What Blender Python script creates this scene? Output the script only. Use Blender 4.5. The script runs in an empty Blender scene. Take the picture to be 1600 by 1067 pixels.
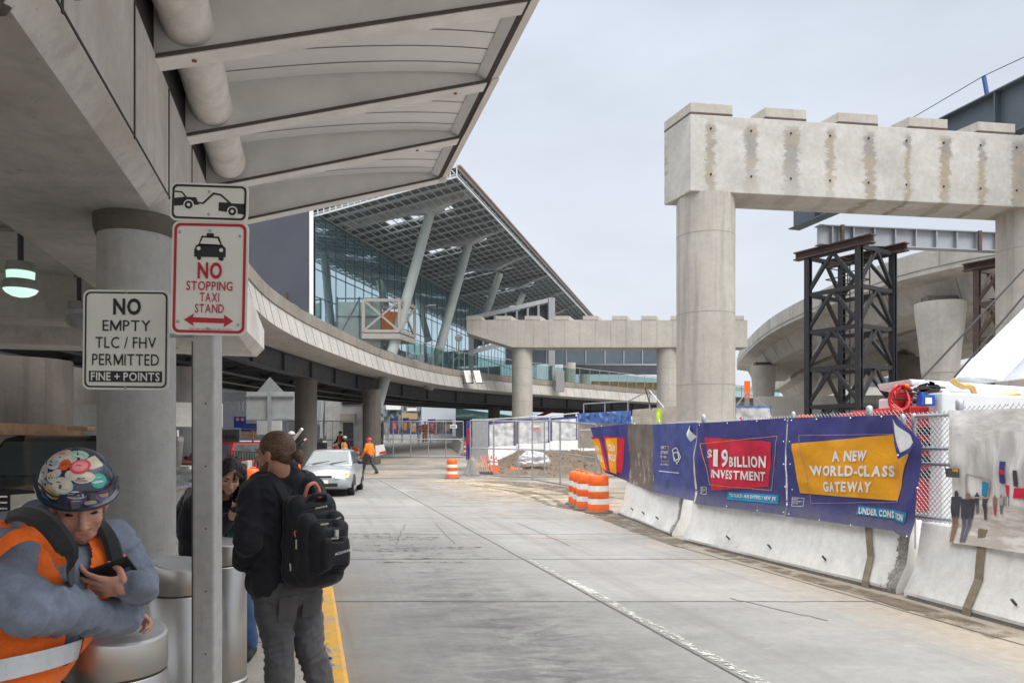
import bpy, bmesh, math, random
from mathutils import Vector, Matrix, Euler, noise as mnoise
random.seed(7)
R = math.radians
SC = bpy.context.scene
COL = SC.collection

# ---------------------------------------------------------------- camera, sky, sun, exposure
EYE = 1.7
FPX = 1155.0                      # focal length in pixels of the 1600 px wide photograph
cam = bpy.data.objects.new('camera', bpy.data.cameras.new('camera'))
COL.objects.link(cam)
cam.location = (0, 0, EYE)
cam.rotation_euler = (R(90), 0, 0)
cam.data.sensor_width = 36.0
cam.data.lens = 36.0 * FPX / 1600.0
cam.data.shift_y = 155.5 / 1600.0
cam.data.clip_end = 3000
SC.camera = cam

SUN_EL, SUN_AZ = R(55), R(140)
world = bpy.data.worlds.new('World')
SC.world = world
world.use_nodes = True
wn = world.node_tree
wn.nodes.clear()
w_out = wn.nodes.new('ShaderNodeOutputWorld')
w_bg = wn.nodes.new('ShaderNodeBackground')
w_sky = wn.nodes.new('ShaderNodeTexSky')
w_sky.sky_type = 'NISHITA'
w_sky.sun_disc = False
w_sky.sun_elevation = SUN_EL
w_sky.sun_rotation = SUN_AZ
w_sky.dust_density = 6
w_tc = wn.nodes.new('ShaderNodeTexCoord')
w_sep = wn.nodes.new('ShaderNodeSeparateXYZ')
w_ramp = wn.nodes.new('ShaderNodeValToRGB')      # overcast cloud layer: brighter overhead than at the horizon
w_noise = wn.nodes.new('ShaderNodeTexNoise')
w_noise.inputs['Scale'].default_value = 2.2
w_noise.inputs['Detail'].default_value = 7
w_noise.inputs['Roughness'].default_value = 0.55
w_map = wn.nodes.new('ShaderNodeMapping')
w_map.inputs['Scale'].default_value = (1, 1, 2.6)
els = w_ramp.color_ramp.elements
els[0].position = 0.0; els[0].color = (0.28, 0.292, 0.31, 1)
els[1].position = 1.0; els[1].color = (1.5, 1.48, 1.45, 1)
for p, c in ((0.22, (0.258, 0.277, 0.305)), (0.53, (0.236, 0.259, 0.295)), (0.68, (0.75, 0.77, 0.79)), (0.85, (1.25, 1.24, 1.22))):
    e = els.new(p); e.color = (*c, 1)
w_cl = wn.nodes.new('ShaderNodeMixRGB'); w_cl.blend_type = 'MULTIPLY'; w_cl.inputs[0].default_value = 1
w_nr = wn.nodes.new('ShaderNodeMapRange')
w_nr.inputs[1].default_value = 0.3; w_nr.inputs[2].default_value = 0.7
w_nr.inputs[3].default_value = 16.3; w_nr.inputs[4].default_value = 20.0
w_mix = wn.nodes.new('ShaderNodeMixRGB'); w_mix.inputs[0].default_value = 0.93
L = wn.links.new
L(w_tc.outputs['Generated'], w_sep.inputs[0]); L(w_sep.outputs['Z'], w_ramp.inputs[0])
L(w_tc.outputs['Generated'], w_map.inputs[0]); L(w_map.outputs[0], w_noise.inputs['Vector'])
L(w_noise.outputs[0], w_nr.inputs[0])
L(w_ramp.outputs[0], w_cl.inputs[1]); L(w_nr.outputs[0], w_cl.inputs[2])
L(w_sky.outputs[0], w_mix.inputs[1]); L(w_cl.outputs[0], w_mix.inputs[2])
L(w_mix.outputs[0], w_bg.inputs['Color']); L(w_bg.outputs[0], w_out.inputs['Surface'])
w_bg.inputs['Strength'].default_value = 0.1

sun = bpy.data.objects.new('sun', bpy.data.lights.new('sun', 'SUN'))
COL.objects.link(sun)
sun.data.energy = 1.5
sun.data.angle = R(25)
sun.data.color = (1, 0.97, 0.92)
sun.rotation_euler = (R(90) - SUN_EL, 0, R(180) - SUN_AZ)
SC.view_settings.view_transform = 'Standard'
SC.view_settings.look = 'None'
SC.view_settings.exposure = 0.74
SC.view_settings.gamma = 1.0
SC.cycles.max_bounces = 8
SC.cycles.transparent_max_bounces = 24

# ---------------------------------------------------------------- coordinates
def at(u, v, Y):                   # the point at depth Y seen at photo pixel (u, v)
    return Vector(((u - 800) / FPX * Y, Y, EYE - (v - 689) / FPX * Y))
def gp(u, v, z=0.0):               # the point at height z
    return at(u, v, FPX * (EYE - z) / (v - 689))
DX, DY = -0.2652, 0.9642           # the direction of the kerb
def st(s, t, z=0.0):               # s along the kerb, t to its right
    return Vector((DX * s + DY * t, DY * s - DX * t, z))
def zg(Y):                         # the ground climbs gently beyond 35 m
    return 0.0 if Y < 35 else min(0.05 * (Y - 35), 1.75)

# ---------------------------------------------------------------- materials
def lin(h):                        # sRGB hex to linear
    h = h.lstrip('#')
    return tuple((lambda c: c / 12.92 if c <= 0.04045 else ((c + 0.055) / 1.055) ** 2.4)(int(h[i:i + 2], 16) / 255) for i in (0, 2, 4))
def col(c):
    return lin(c) if isinstance(c, str) else tuple(c)
class NT:
    def __init__(s, name):
        s.m = bpy.data.materials.new(name); s.m.use_nodes = True
        s.t = s.m.node_tree; s.b = s.t.nodes['Principled BSDF']
        s.out = s.t.nodes['Material Output']
    def n(s, typ, **k):
        nd = s.t.nodes.new(typ)
        for a, v in k.items(): setattr(nd, a, v)
        return nd
    def put(s, sock, v):
        if hasattr(v, 'is_output'): s.t.links.new(v, sock)
        elif isinstance(v, (tuple, list)) and len(v) == 3 and sock.type == 'RGBA': sock.default_value = (*v, 1)
        else: sock.default_value = v
    def coord(s, kind='Object', scale=(1, 1, 1), rot=(0, 0, 0)):
        if kind == 'World': o = s.n('ShaderNodeNewGeometry').outputs['Position']
        else: o = s.n('ShaderNodeTexCoord').outputs[kind]
        mp = s.n('ShaderNodeMapping'); s.put(mp.inputs['Vector'], o)
        mp.inputs['Scale'].default_value = scale; mp.inputs['Rotation'].default_value = rot
        return mp.outputs[0]
    def noise(s, vec, scale, detail=5, rough=0.6, dist=0):
        nd = s.n('ShaderNodeTexNoise'); s.put(nd.inputs['Vector'], vec)
        nd.inputs['Scale'].default_value = scale; nd.inputs['Detail'].default_value = detail
        nd.inputs['Roughness'].default_value = rough; nd.inputs['Distortion'].default_value = dist
        return nd.outputs[0]
    def rng(s, v, a, b, c=0.0, d=1.0):
        nd = s.n('ShaderNodeMapRange'); nd.clamp = True
        s.put(nd.inputs[0], v)
        for i, x in enumerate((a, b, c, d)): nd.inputs[i + 1].default_value = x
        return nd.outputs[0]
    def math(s, op, a, b=0.0):
        nd = s.n('ShaderNodeMath', operation=op); s.put(nd.inputs[0], a); s.put(nd.inputs[1], b); return nd.outputs[0]
    def mix(s, f, a, b, blend='MIX'):
        nd = s.n('ShaderNodeMixRGB', blend_type=blend); s.put(nd.inputs[0], f); s.put(nd.inputs[1], a); s.put(nd.inputs[2], b); return nd.outputs[0]
    def sep(s, vec):
        nd = s.n('ShaderNodeSeparateXYZ'); s.put(nd.inputs[0], vec); return nd.outputs
    def comb(s, x, y, z):
        nd = s.n('ShaderNodeCombineXYZ')
        for i, a in enumerate((x, y, z)): s.put(nd.inputs[i], a)
        return nd.outputs[0]
    def bump(s, h, strength=0.3, dist=0.02):
        nd = s.n('ShaderNodeBump'); s.put(nd.inputs['Height'], h)
        nd.inputs['Strength'].default_value = strength; nd.inputs['Distance'].default_value = dist
        s.put(s.b.inputs['Normal'], nd.outputs[0])
    def fin(s, c=None, rough=None, metal=None, spec=None):
        if c is not None: s.put(s.b.inputs['Base Color'], c)
        if rough is not None: s.put(s.b.inputs['Roughness'], rough)
        if metal is not None: s.put(s.b.inputs['Metallic'], metal)
        if spec is not None: s.put(s.b.inputs['Specular IOR Level'], spec)
        return s.m
def plain(name, c, rough=0.6, metal=0.0, var=0.12, scale=6.0, bump=0.0, bscale=40.0, kind='Object', spec=None):
    c = col(c); t = NT(name); v = t.coord(kind)
    n = t.noise(v, scale, 6, 0.62)
    f = t.rng(n, 0.3, 0.7, 1 - var, 1 + var)
    cc = t.mix(1.0, c, t.comb(f, f, f), 'MULTIPLY')
    if bump: t.bump(t.noise(v, bscale, 3), bump, 0.01)
    r = t.rng(t.noise(v, scale * 2.3, 4), 0.3, 0.7, max(0.02, rough - 0.09), min(1, rough + 0.09))
    return t.fin(cc, r, metal, spec)
def concrete(name, c, dark=0.6, streak=0.35, scale=1.0, tint=None, board=0.0, bump=0.25, rough=0.88, kind='World', pits=True):
    c = col(c); t = NT(name); v = t.coord(kind)
    big = t.noise(v, 0.55 * scale, 7, 0.65)
    fine = t.noise(v, 7 * scale, 8, 0.7)
    f = t.math('MULTIPLY', t.rng(big, 0.3, 0.72, 1 - 0.32 * dark, 1.1), t.rng(fine, 0.25, 0.75, 0.86, 1.1))
    cc = t.mix(1.0, c, t.comb(f, f, f), 'MULTIPLY')
    if tint is not None:
        cc = t.mix(t.rng(t.noise(v, 0.9 * scale, 5, 0.6), 0.48, 0.72, 0, 0.65), cc, col(tint))
    if streak:
        vs = t.coord(kind, (3.2 * scale, 3.2 * scale, 0.16 * scale))
        sk = t.noise(vs, 1.6, 5, 0.6)
        g = t.rng(sk, 0.5, 0.72, 0, streak)
        cc = t.mix(g, cc, tuple(x * 0.42 for x in c))
    if pits:
        pt = t.noise(v, 26 * scale, 3, 0.5)
        cc = t.mix(t.rng(pt, 0.68, 0.74, 0, 0.5), cc, tuple(x * 0.35 for x in c))
    h = t.math('ADD', fine, t.math('MULTIPLY', t.noise(v, 45 * scale, 3), 0.4))
    t.bump(h, bump * 1.5, 0.012)
    return t.fin(cc, rough, 0.0, 0.3)

# ---------------------------------------------------------------- meshes
class MB:
    def __init__(s): s.v = []; s.f = []; s.mi = []; s.cur = 0
    def add(s, vs, fs):
        o = len(s.v); s.v += [Vector(x) for x in vs]
        for f in fs: s.f.append(tuple(i + o for i in f)); s.mi.append(s.cur)
        return s
    def obox(s, c, a, b, d):       # centre and three half axes
        c, a, b, d = Vector(c), Vector(a), Vector(b), Vector(d)
        vs = [c + i * a + j * b + k * d for k in (-1, 1) for j in (-1, 1) for i in (-1, 1)]
        return s.add(vs, [(0, 2, 3, 1), (4, 5, 7, 6), (0, 1, 5, 4), (2, 6, 7, 3), (0, 4, 6, 2), (1, 3, 7, 5)])
    def box(s, x, y, z, sx, sy, sz, rz=0.0):   # centre, full sizes
        c, n = math.cos(rz), math.sin(rz)
        return s.obox((x, y, z), (c * sx / 2, n * sx / 2, 0), (-n * sy / 2, c * sy / 2, 0), (0, 0, sz / 2))
    def beam(s, p, q, w, h, up=(0, 0, 1)):
        p, q = Vector(p), Vector(q); d = q - p
        if d.length < 1e-6: return s
        u = Vector(up); a = d.cross(u)
        if a.length < 1e-4: a = d.cross(Vector((1, 0, 0)))
        a.normalize(); b = a.cross(d).normalized()
        return s.obox((p + q) / 2, d / 2, a * w / 2, b * h / 2)
    def ibeam(s, p, q, w, h, t=0.03, up=(0, 0, 1)):
        p, q = Vector(p), Vector(q); d = (q - p).normalized()
        a = d.cross(Vector(up)).normalized(); b = a.cross(d).normalized()
        o = b * (h / 2 - t / 2)
        s.beam(p + o, q + o, w, t, up); s.beam(p - o, q - o, w, t, up)
        return s.beam(p, q, t, h - 2 * t, up)
    def tube(s, p, q, r, r2=None, n=10, cap=True):
        p, q = Vector(p), Vector(q); r2 = r if r2 is None else r2; d = (q - p)
        if d.length < 1e-6: return s
        d.normalize(); a = d.orthogonal().normalized(); b = d.cross(a)
        vs = []
        for c, rr in ((p, r), (q, r2)):
            for i in range(n):
                an = 2 * math.pi * i / n
                vs.append(c + (a * math.cos(an) + b * math.sin(an)) * rr)
        fs = [(i, (i + 1) % n, n + (i + 1) % n, n + i) for i in range(n)]
        if cap: fs += [tuple(range(n - 1, -1, -1)), tuple(range(n, 2 * n))]
        return s.add(vs, fs)
    def path(s, pts, r, n=8, cap=True):
        pts = [Vector(p) for p in pts]; vs = []; prev = None
        for k, p in enumerate(pts):
            d = (pts[min(k + 1, len(pts) - 1)] - pts[max(k - 1, 0)]).normalized()
            a = d.orthogonal().normalized() if prev is None else (prev - d * prev.dot(d)).normalized()
            prev = a; b = d.cross(a); rr = r[k] if isinstance(r, (list, tuple)) else r
            for i in range(n):
                an = 2 * math.pi * i / n; vs.append(p + (a * math.cos(an) + b * math.sin(an)) * rr)
        fs = []
        for k in range(len(pts) - 1):
            for i in range(n):
                j = (i + 1) % n; fs.append((k * n + i, k * n + j, k * n + n + j, k * n + n + i))
        if cap: fs += [tuple(range(n - 1, -1, -1)), tuple(range(len(vs) - n, len(vs)))]
        return s.add(vs, fs)
    def lathe(s, c, prof, n=24, cap=True):     # profile of (radius, z), upwards
        c = Vector(c); vs = []
        for r, z in prof:
            for i in range(n):
                an = 2 * math.pi * i / n; vs.append(c + Vector((r * math.cos(an), r * math.sin(an), z)))
        fs = []
        for k in range(len(prof) - 1):
            for i in range(n):
                j = (i + 1) % n; fs.append((k * n + i, k * n + j, k * n + n + j, k * n + n + i))
        if cap: fs += [tuple(range(n - 1, -1, -1)), tuple(range(len(vs) - n, len(vs)))]
        return s.add(vs, fs)
    def prism(s, pts, d):          # planar polygon of 3D points, pushed by d
        d = Vector(d); n = len(pts); pts = [Vector(p) for p in pts]
        vs = pts + [p + d for p in pts]
        fs = [tuple(range(n - 1, -1, -1)), tuple(range(n, 2 * n))] + [(i, (i + 1) % n, n + (i + 1) % n, n + i) for i in range(n)]
        return s.add(vs, fs)
    def loft(s, secs, closed=True, cap=True):
        n = len(secs[0]); vs = [p for sec in secs for p in sec]; fs = []
        for k in range(len(secs) - 1):
            for i in range(n if closed else n - 1):
                j = (i + 1) % n; fs.append((k * n + i, k * n + j, k * n + n + j, k * n + n + i))
        if cap and closed: fs += [tuple(range(n - 1, -1, -1)), tuple(range(len(vs) - n, len(vs)))]
        return s.add(vs, fs)
    def grid(s, fn, nu, nv, u0=0., u1=1., v0=0., v1=1.):
        vs = [fn(u0 + (u1 - u0) * i / nu, v0 + (v1 - v0) * j / nv) for j in range(nv + 1) for i in range(nu + 1)]
        fs = [(j * (nu + 1) + i, j * (nu + 1) + i + 1, (j + 1) * (nu + 1) + i + 1, (j + 1) * (nu + 1) + i) for j in range(nv) for i in range(nu)]
        return s.add(vs, fs)
    def ball(s, c, r, n=16, m=10, M=None):
        c = Vector(c); r = (r, r, r) if not isinstance(r, (tuple, list)) else r; vs = []
        for j in range(1, m):
            th = math.pi * j / m
            for i in range(n):
                ph = 2 * math.pi * i / n
                p = Vector((r[0] * math.sin(th) * math.cos(ph), r[1] * math.sin(th) * math.sin(ph), -r[2] * math.cos(th)))
                vs.append(c + (M @ p if M else p))
        bot = Vector((0, 0, -r[2])); top = Vector((0, 0, r[2]))
        vs += [c + (M @ bot if M else bot), c + (M @ top if M else top)]
        fs = []
        for j in range(m - 2):
            for i in range(n):
                k = (i + 1) % n; fs.append((j * n + i, j * n + k, (j + 1) * n + k, (j + 1) * n + i))
        nb, ntp = len(vs) - 2, len(vs) - 1
        for i in range(n):
            k = (i + 1) % n; fs.append((nb, k, i)); fs.append((ntp, (m - 2) * n + i, (m - 2) * n + k))
        return s.add(vs, fs)
    def capsule(s, p, q, r, r2=None, n=14):
        p, q = Vector(p), Vector(q); r2 = r if r2 is None else r2
        d = q - p; L_ = d.length
        if L_ < 1e-6: return s.ball(p, max(r, r2), n)
        d /= L_; a = d.orthogonal().normalized(); b = d.cross(a); vs = []; rings = []
        for j in range(1, 6): rings.append((p - d * r * math.cos(math.pi / 2 * j / 5), r * math.sin(math.pi / 2 * j / 5)))
        for j in range(0, 5): rings.append((q + d * r2 * math.sin(math.pi / 2 * j / 5), r2 * math.cos(math.pi / 2 * j / 5)))
        for c, rr in rings:
            for i in range(n):
                an = 2 * math.pi * i / n; vs.append(c + (a * math.cos(an) + b * math.sin(an)) * rr)
        m = len(rings)
        fs = [(k * n + i, k * n + (i + 1) % n, (k + 1) * n + (i + 1) % n, (k + 1) * n + i) for k in range(m - 1) for i in range(n)]
        fs += [tuple(range(n - 1, -1, -1)), tuple(range((m - 1) * n, m * n))]
        return s.add(vs, fs)
    def build(s, name, mats, parent=None, smooth=False, local=False, bevel=0.0):
        off = Vector((0, 0, 0))
        if parent is not None and not local: off = worldloc(parent)
        me = bpy.data.meshes.new(name)
        me.from_pydata([v - off for v in s.v], [], s.f)
        mats = mats if isinstance(mats, (list, tuple)) else [mats]
        for m in mats: me.materials.append(m)
        if len(mats) > 1: me.polygons.foreach_set('material_index', s.mi)
        bm = bmesh.new(); bm.from_mesh(me)
        bmesh.ops.recalc_face_normals(bm, faces=bm.faces)
        if bevel:
            es = [e for e in bm.edges if len(e.link_faces) == 2 and e.calc_face_angle(0) > 0.6]
            bmesh.ops.bevel(bm, geom=es, offset=bevel, segments=2, affect='EDGES', profile=0.6, clamp_overlap=True)
        if smooth:
            for f in bm.faces: f.smooth = True
            for e in bm.edges:
                if len(e.link_faces) == 2 and e.calc_face_angle(0) > R(smooth if smooth is not True else 40): e.smooth = False
        bm.to_mesh(me); bm.free(); me.update()
        o = bpy.data.objects.new(name, me); COL.objects.link(o)
        if parent is not None: o.parent = parent
        return o
def worldloc(o):
    l = Vector(o.location)
    while o.parent: o = o.parent; l += Vector(o.location)
    return l
def tag(o, label=None, cat=None, group=None, kind=None):
    if label: o['label'] = label
    if cat: o['category'] = cat
    if group: o['group'] = group
    if kind: o['kind'] = kind
    return o
def thing(name, label, cat, loc=(0, 0, 0), rz=0.0, group=None):
    o = bpy.data.objects.new(name, None); COL.objects.link(o)
    o.location = loc; o.rotation_euler = (0, 0, rz); o.empty_display_size = 0.2
    return tag(o, label, cat, group)
def struct(o): o['kind'] = 'structure'; return o
def dup(root, loc=None, rz=None, label=None, scale=None):
    c = root.copy(); COL.objects.link(c)
    if loc is not None: c.location = loc
    if rz is not None: c.rotation_euler = (0, 0, rz)
    if scale is not None: c.scale = (scale,) * 3
    if label: c['label'] = label
    for ch in list(root.children):
        d = dup(ch); d.parent = c
    return c
GLYPHS = {}
def glyph(ch, bold):
    if (ch, bold) in GLYPHS: return GLYPHS[ch, bold]
    if ch == 'M':                  # drawn as one clean outline
        _, _, nx0, nx1, y0, y1 = glyph('H', bold); s, W, H = .088 + 2 * bold, .74 + 2 * bold, y1 - y0
        vs = [(0, y0), (0, y1), (s * 1.2, y1), (W / 2, y0 + .34 * H), (W - s * 1.2, y1), (W, y1), (W, y0), (W - s, y0), (W - s, y1 - .36 * H), (W / 2 + .4 * s, y0 + .03 * H), (W / 2 - .4 * s, y0 + .03 * H), (s, y1 - .36 * H), (s, y0)]
        g = (vs, [tuple(range(13))])
    else:
        cu = bpy.data.curves.new('lettering', 'FONT'); cu.body = ch; cu.size = 1.0; cu.offset = bold; cu.resolution_u = 3
        o = bpy.data.objects.new('lettering', cu); COL.objects.link(o); bpy.context.view_layer.update()
        me = o.evaluated_get(bpy.context.evaluated_depsgraph_get()).to_mesh()
        g = ([(v.co.x, v.co.y) for v in me.vertices], [tuple(p.vertices) for p in me.polygons])
        bpy.data.objects.remove(o); bpy.data.curves.remove(cu)
    xs, ys = [v[0] for v in g[0]], [v[1] for v in g[0]]
    GLYPHS[ch, bold] = (g[0], g[1], min(xs), max(xs), min(ys), max(ys)); return GLYPHS[ch, bold]
def text_geo(txt, size, bold=0.0, sx=1.0, shear=0.0, spacing=.10):
    V_, F_ = [], []
    for li, line in enumerate(txt.split('\n')):
        x = 0; row = []
        for ch in line:
            if ch == ' ': x += .28; continue
            vs, fs, x0, x1, y0, y1 = glyph(ch, bold); o = len(V_) + len(row)
            row += [(vx - x0 + x, vy - li * 1.05) for vx, vy in vs]; F_ += [tuple(i + o for i in f) for f in fs]; x += x1 - x0 + spacing
        V_ += [((vx - x / 2 + shear * vy) * sx * size, vy * size) for vx, vy in row]
    return V_, F_
def cat(pts, n=8):                 # Catmull-Rom through points
    pts = [Vector(p) for p in pts]; out = []
    for i in range(len(pts) - 1):
        p0 = pts[i - 1] if i else pts[0] * 2 - pts[1]; p1, p2 = pts[i], pts[i + 1]
        p3 = pts[i + 2] if i + 2 < len(pts) else pts[-1] * 2 - pts[-2]
        for k in range(n):
            t = k / n
            out.append(0.5 * (2 * p1 + (p2 - p0) * t + (2 * p0 - 5 * p1 + 4 * p2 - p3) * t * t + (3 * p1 - p0 - 3 * p2 + p3) * t ** 3))
    out.append(pts[-1]); return out
def resample(pts, step):
    L_ = [0.0]
    for a, b in zip(pts, pts[1:]): L_.append(L_[-1] + (b - a).length)
    n = max(1, round(L_[-1] / step)); out = []; k = 0
    for i in range(n + 1):
        d = L_[-1] * i / n
        while k < len(pts) - 2 and L_[k + 1] < d: k += 1
        seg = L_[k + 1] - L_[k]; out.append(pts[k].lerp(pts[k + 1], (d - L_[k]) / seg if seg else 0))
    return out
def sweep(mb, path, prof, closed=True):   # path of plan points (z ignored), profile of (n to the right, z)
    secs = []
    for k, p in enumerate(path):
        d = path[min(k + 1, len(path) - 1)] - path[max(k - 1, 0)]; d.z = 0; d.normalize()
        nr = Vector((d.y, -d.x, 0)); z0 = p.z
        secs.append([Vector((p.x, p.y, z0 + z)) + nr * n for n, z in prof])
    return mb.loft(secs, closed, closed)

# ---------------------------------------------------------------- palette
M = {}
M['conc_old'] = concrete('old_concrete', (0.56, 0.545, 0.52), 0.9, 0.35, 1.0, tint=(0.44, 0.415, 0.38))
M['conc_wall'] = concrete('wall_concrete', (0.62, 0.60, 0.57), 0.8, 0.5, 1.2, tint=(0.40, 0.36, 0.31))
M['conc_col'] = concrete('column_concrete', (0.47, 0.465, 0.455), 0.8, 0.25, 1.3)
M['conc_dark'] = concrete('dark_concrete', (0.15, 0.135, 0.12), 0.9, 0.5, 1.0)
M['conc_new'] = concrete('new_concrete', (0.45, 0.425, 0.385), 0.5, 0.22, 1.0, tint=(0.40, 0.365, 0.315))
M['conc_ramp'] = concrete('ramp_concrete', (0.46, 0.445, 0.415), 0.5, 0.3, 0.8)
M['conc_fly'] = concrete('flyover_concrete', (0.47, 0.45, 0.415), 0.6, 0.4, 0.5, tint=(0.34, 0.31, 0.28))
M['ramp_cap'] = concrete('cap_concrete', (0.31, 0.28, 0.24), 0.9, 0.5, 0.9)
M['barrier'] = concrete('barrier_concrete', (0.74, 0.735, 0.72), 0.35, 0.2, 1.5, rough=0.7)
M['conc_chip'] = concrete('broken_concrete', (0.24, 0.23, 0.22), 1.0, 0.0, 3.0, bump=0.8)
M['panel'] = plain('ceiling_panel', (0.86, 0.86, 0.855), 0.55, 0, 0.06, 1.2, kind='World')
M['panel_web'] = plain('canopy_web', (0.70, 0.70, 0.69), 0.6, 0, 0.1, 2, kind='World')
M['flange'] = plain('canopy_flange', (0.78, 0.77, 0.75), 0.6, 0, 0.12, 3, kind='World')
M['fascia'] = plain('fascia_metal', (0.66, 0.62, 0.57), 0.5, 0, 0.08, 2, kind='World')
M['seam'] = plain('dark_seam', (0.05, 0.045, 0.045), 0.9)
M['duct'] = plain('duct_wrap', (0.72, 0.70, 0.66), 0.75, 0, 0.16, 4, bump=0.8, bscale=18, kind='World')
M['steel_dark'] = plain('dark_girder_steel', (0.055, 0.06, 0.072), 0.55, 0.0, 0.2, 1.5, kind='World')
M['steel_blue'] = plain('blue_grey_steel', (0.085, 0.11, 0.135), 0.5, 0.1, 0.12, 1.0, kind='World')
M['steel_grey'] = plain('grey_girder_steel', (0.34, 0.36, 0.39), 0.5, 0.1, 0.12, 1.0, kind='World')
M['steel_black'] = plain('black_shoring_steel', (0.022, 0.022, 0.026), 0.5, 0.0, 0.3, 4, kind='World')
M['steel_rust'] = plain('rusty_steel', (0.085, 0.058, 0.05), 0.75, 0.0, 0.3, 4, kind='World')
M['galv'] = plain('galvanised_steel', (0.42, 0.44, 0.46), 0.42, 0.7, 0.1, 8)
M['galv_dull'] = plain('dull_zinc', (0.36, 0.37, 0.38), 0.55, 0.35, 0.12, 8)
M['truss'] = plain('roof_steel', (0.33, 0.355, 0.37), 0.6, 0.0, 0.12, 1.0, kind='World')
M['roofdeck'] = plain('roof_deck', (0.115, 0.135, 0.15), 0.7, 0, 0.15, 0.6, kind='World')
M['polecol'] = plain('painted_pole', (0.33, 0.37, 0.355), 0.5, 0, 0.08, 1.0, kind='World')
M['black'] = plain('black_paint', (0.012, 0.012, 0.013), 0.5)
M['white'] = plain('white_paint', (0.78, 0.78, 0.76), 0.45, 0, 0.06, 4)
M['rubber'] = plain('black_rubber', (0.02, 0.02, 0.021), 0.8, 0, 0.2, 12)
M['orange'] = plain('orange_plastic', (0.85, 0.13, 0.015), 0.45, 0, 0.12, 7)
M['reflect'] = plain('reflective_white', (0.8, 0.79, 0.76), 0.35, 0, 0.14, 9)
M['red'] = plain('red_paint', (0.52, 0.02, 0.025), 0.4, 0, 0.12, 4)
M['yellow'] = plain('yellow_paint', (0.72, 0.36, 0.035), 0.7, 0, 0.25, 5, bump=0.3)
M['wood'] = plain('raw_wood', (0.45, 0.27, 0.15), 0.8, 0, 0.25, 6)
M['chrome'] = plain('chrome', (0.75, 0.76, 0.77), 0.15, 1.0, 0.04, 6)
M['plastic_blk'] = plain('black_plastic', (0.02, 0.02, 0.022), 0.35, 0, 0.2, 9)
M['carglass'] = plain('car_glass', (0.08, 0.10, 0.105), 0.06, 0.0, 0.1, 3, spec=1.0)
M['skin_l'] = None
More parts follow.
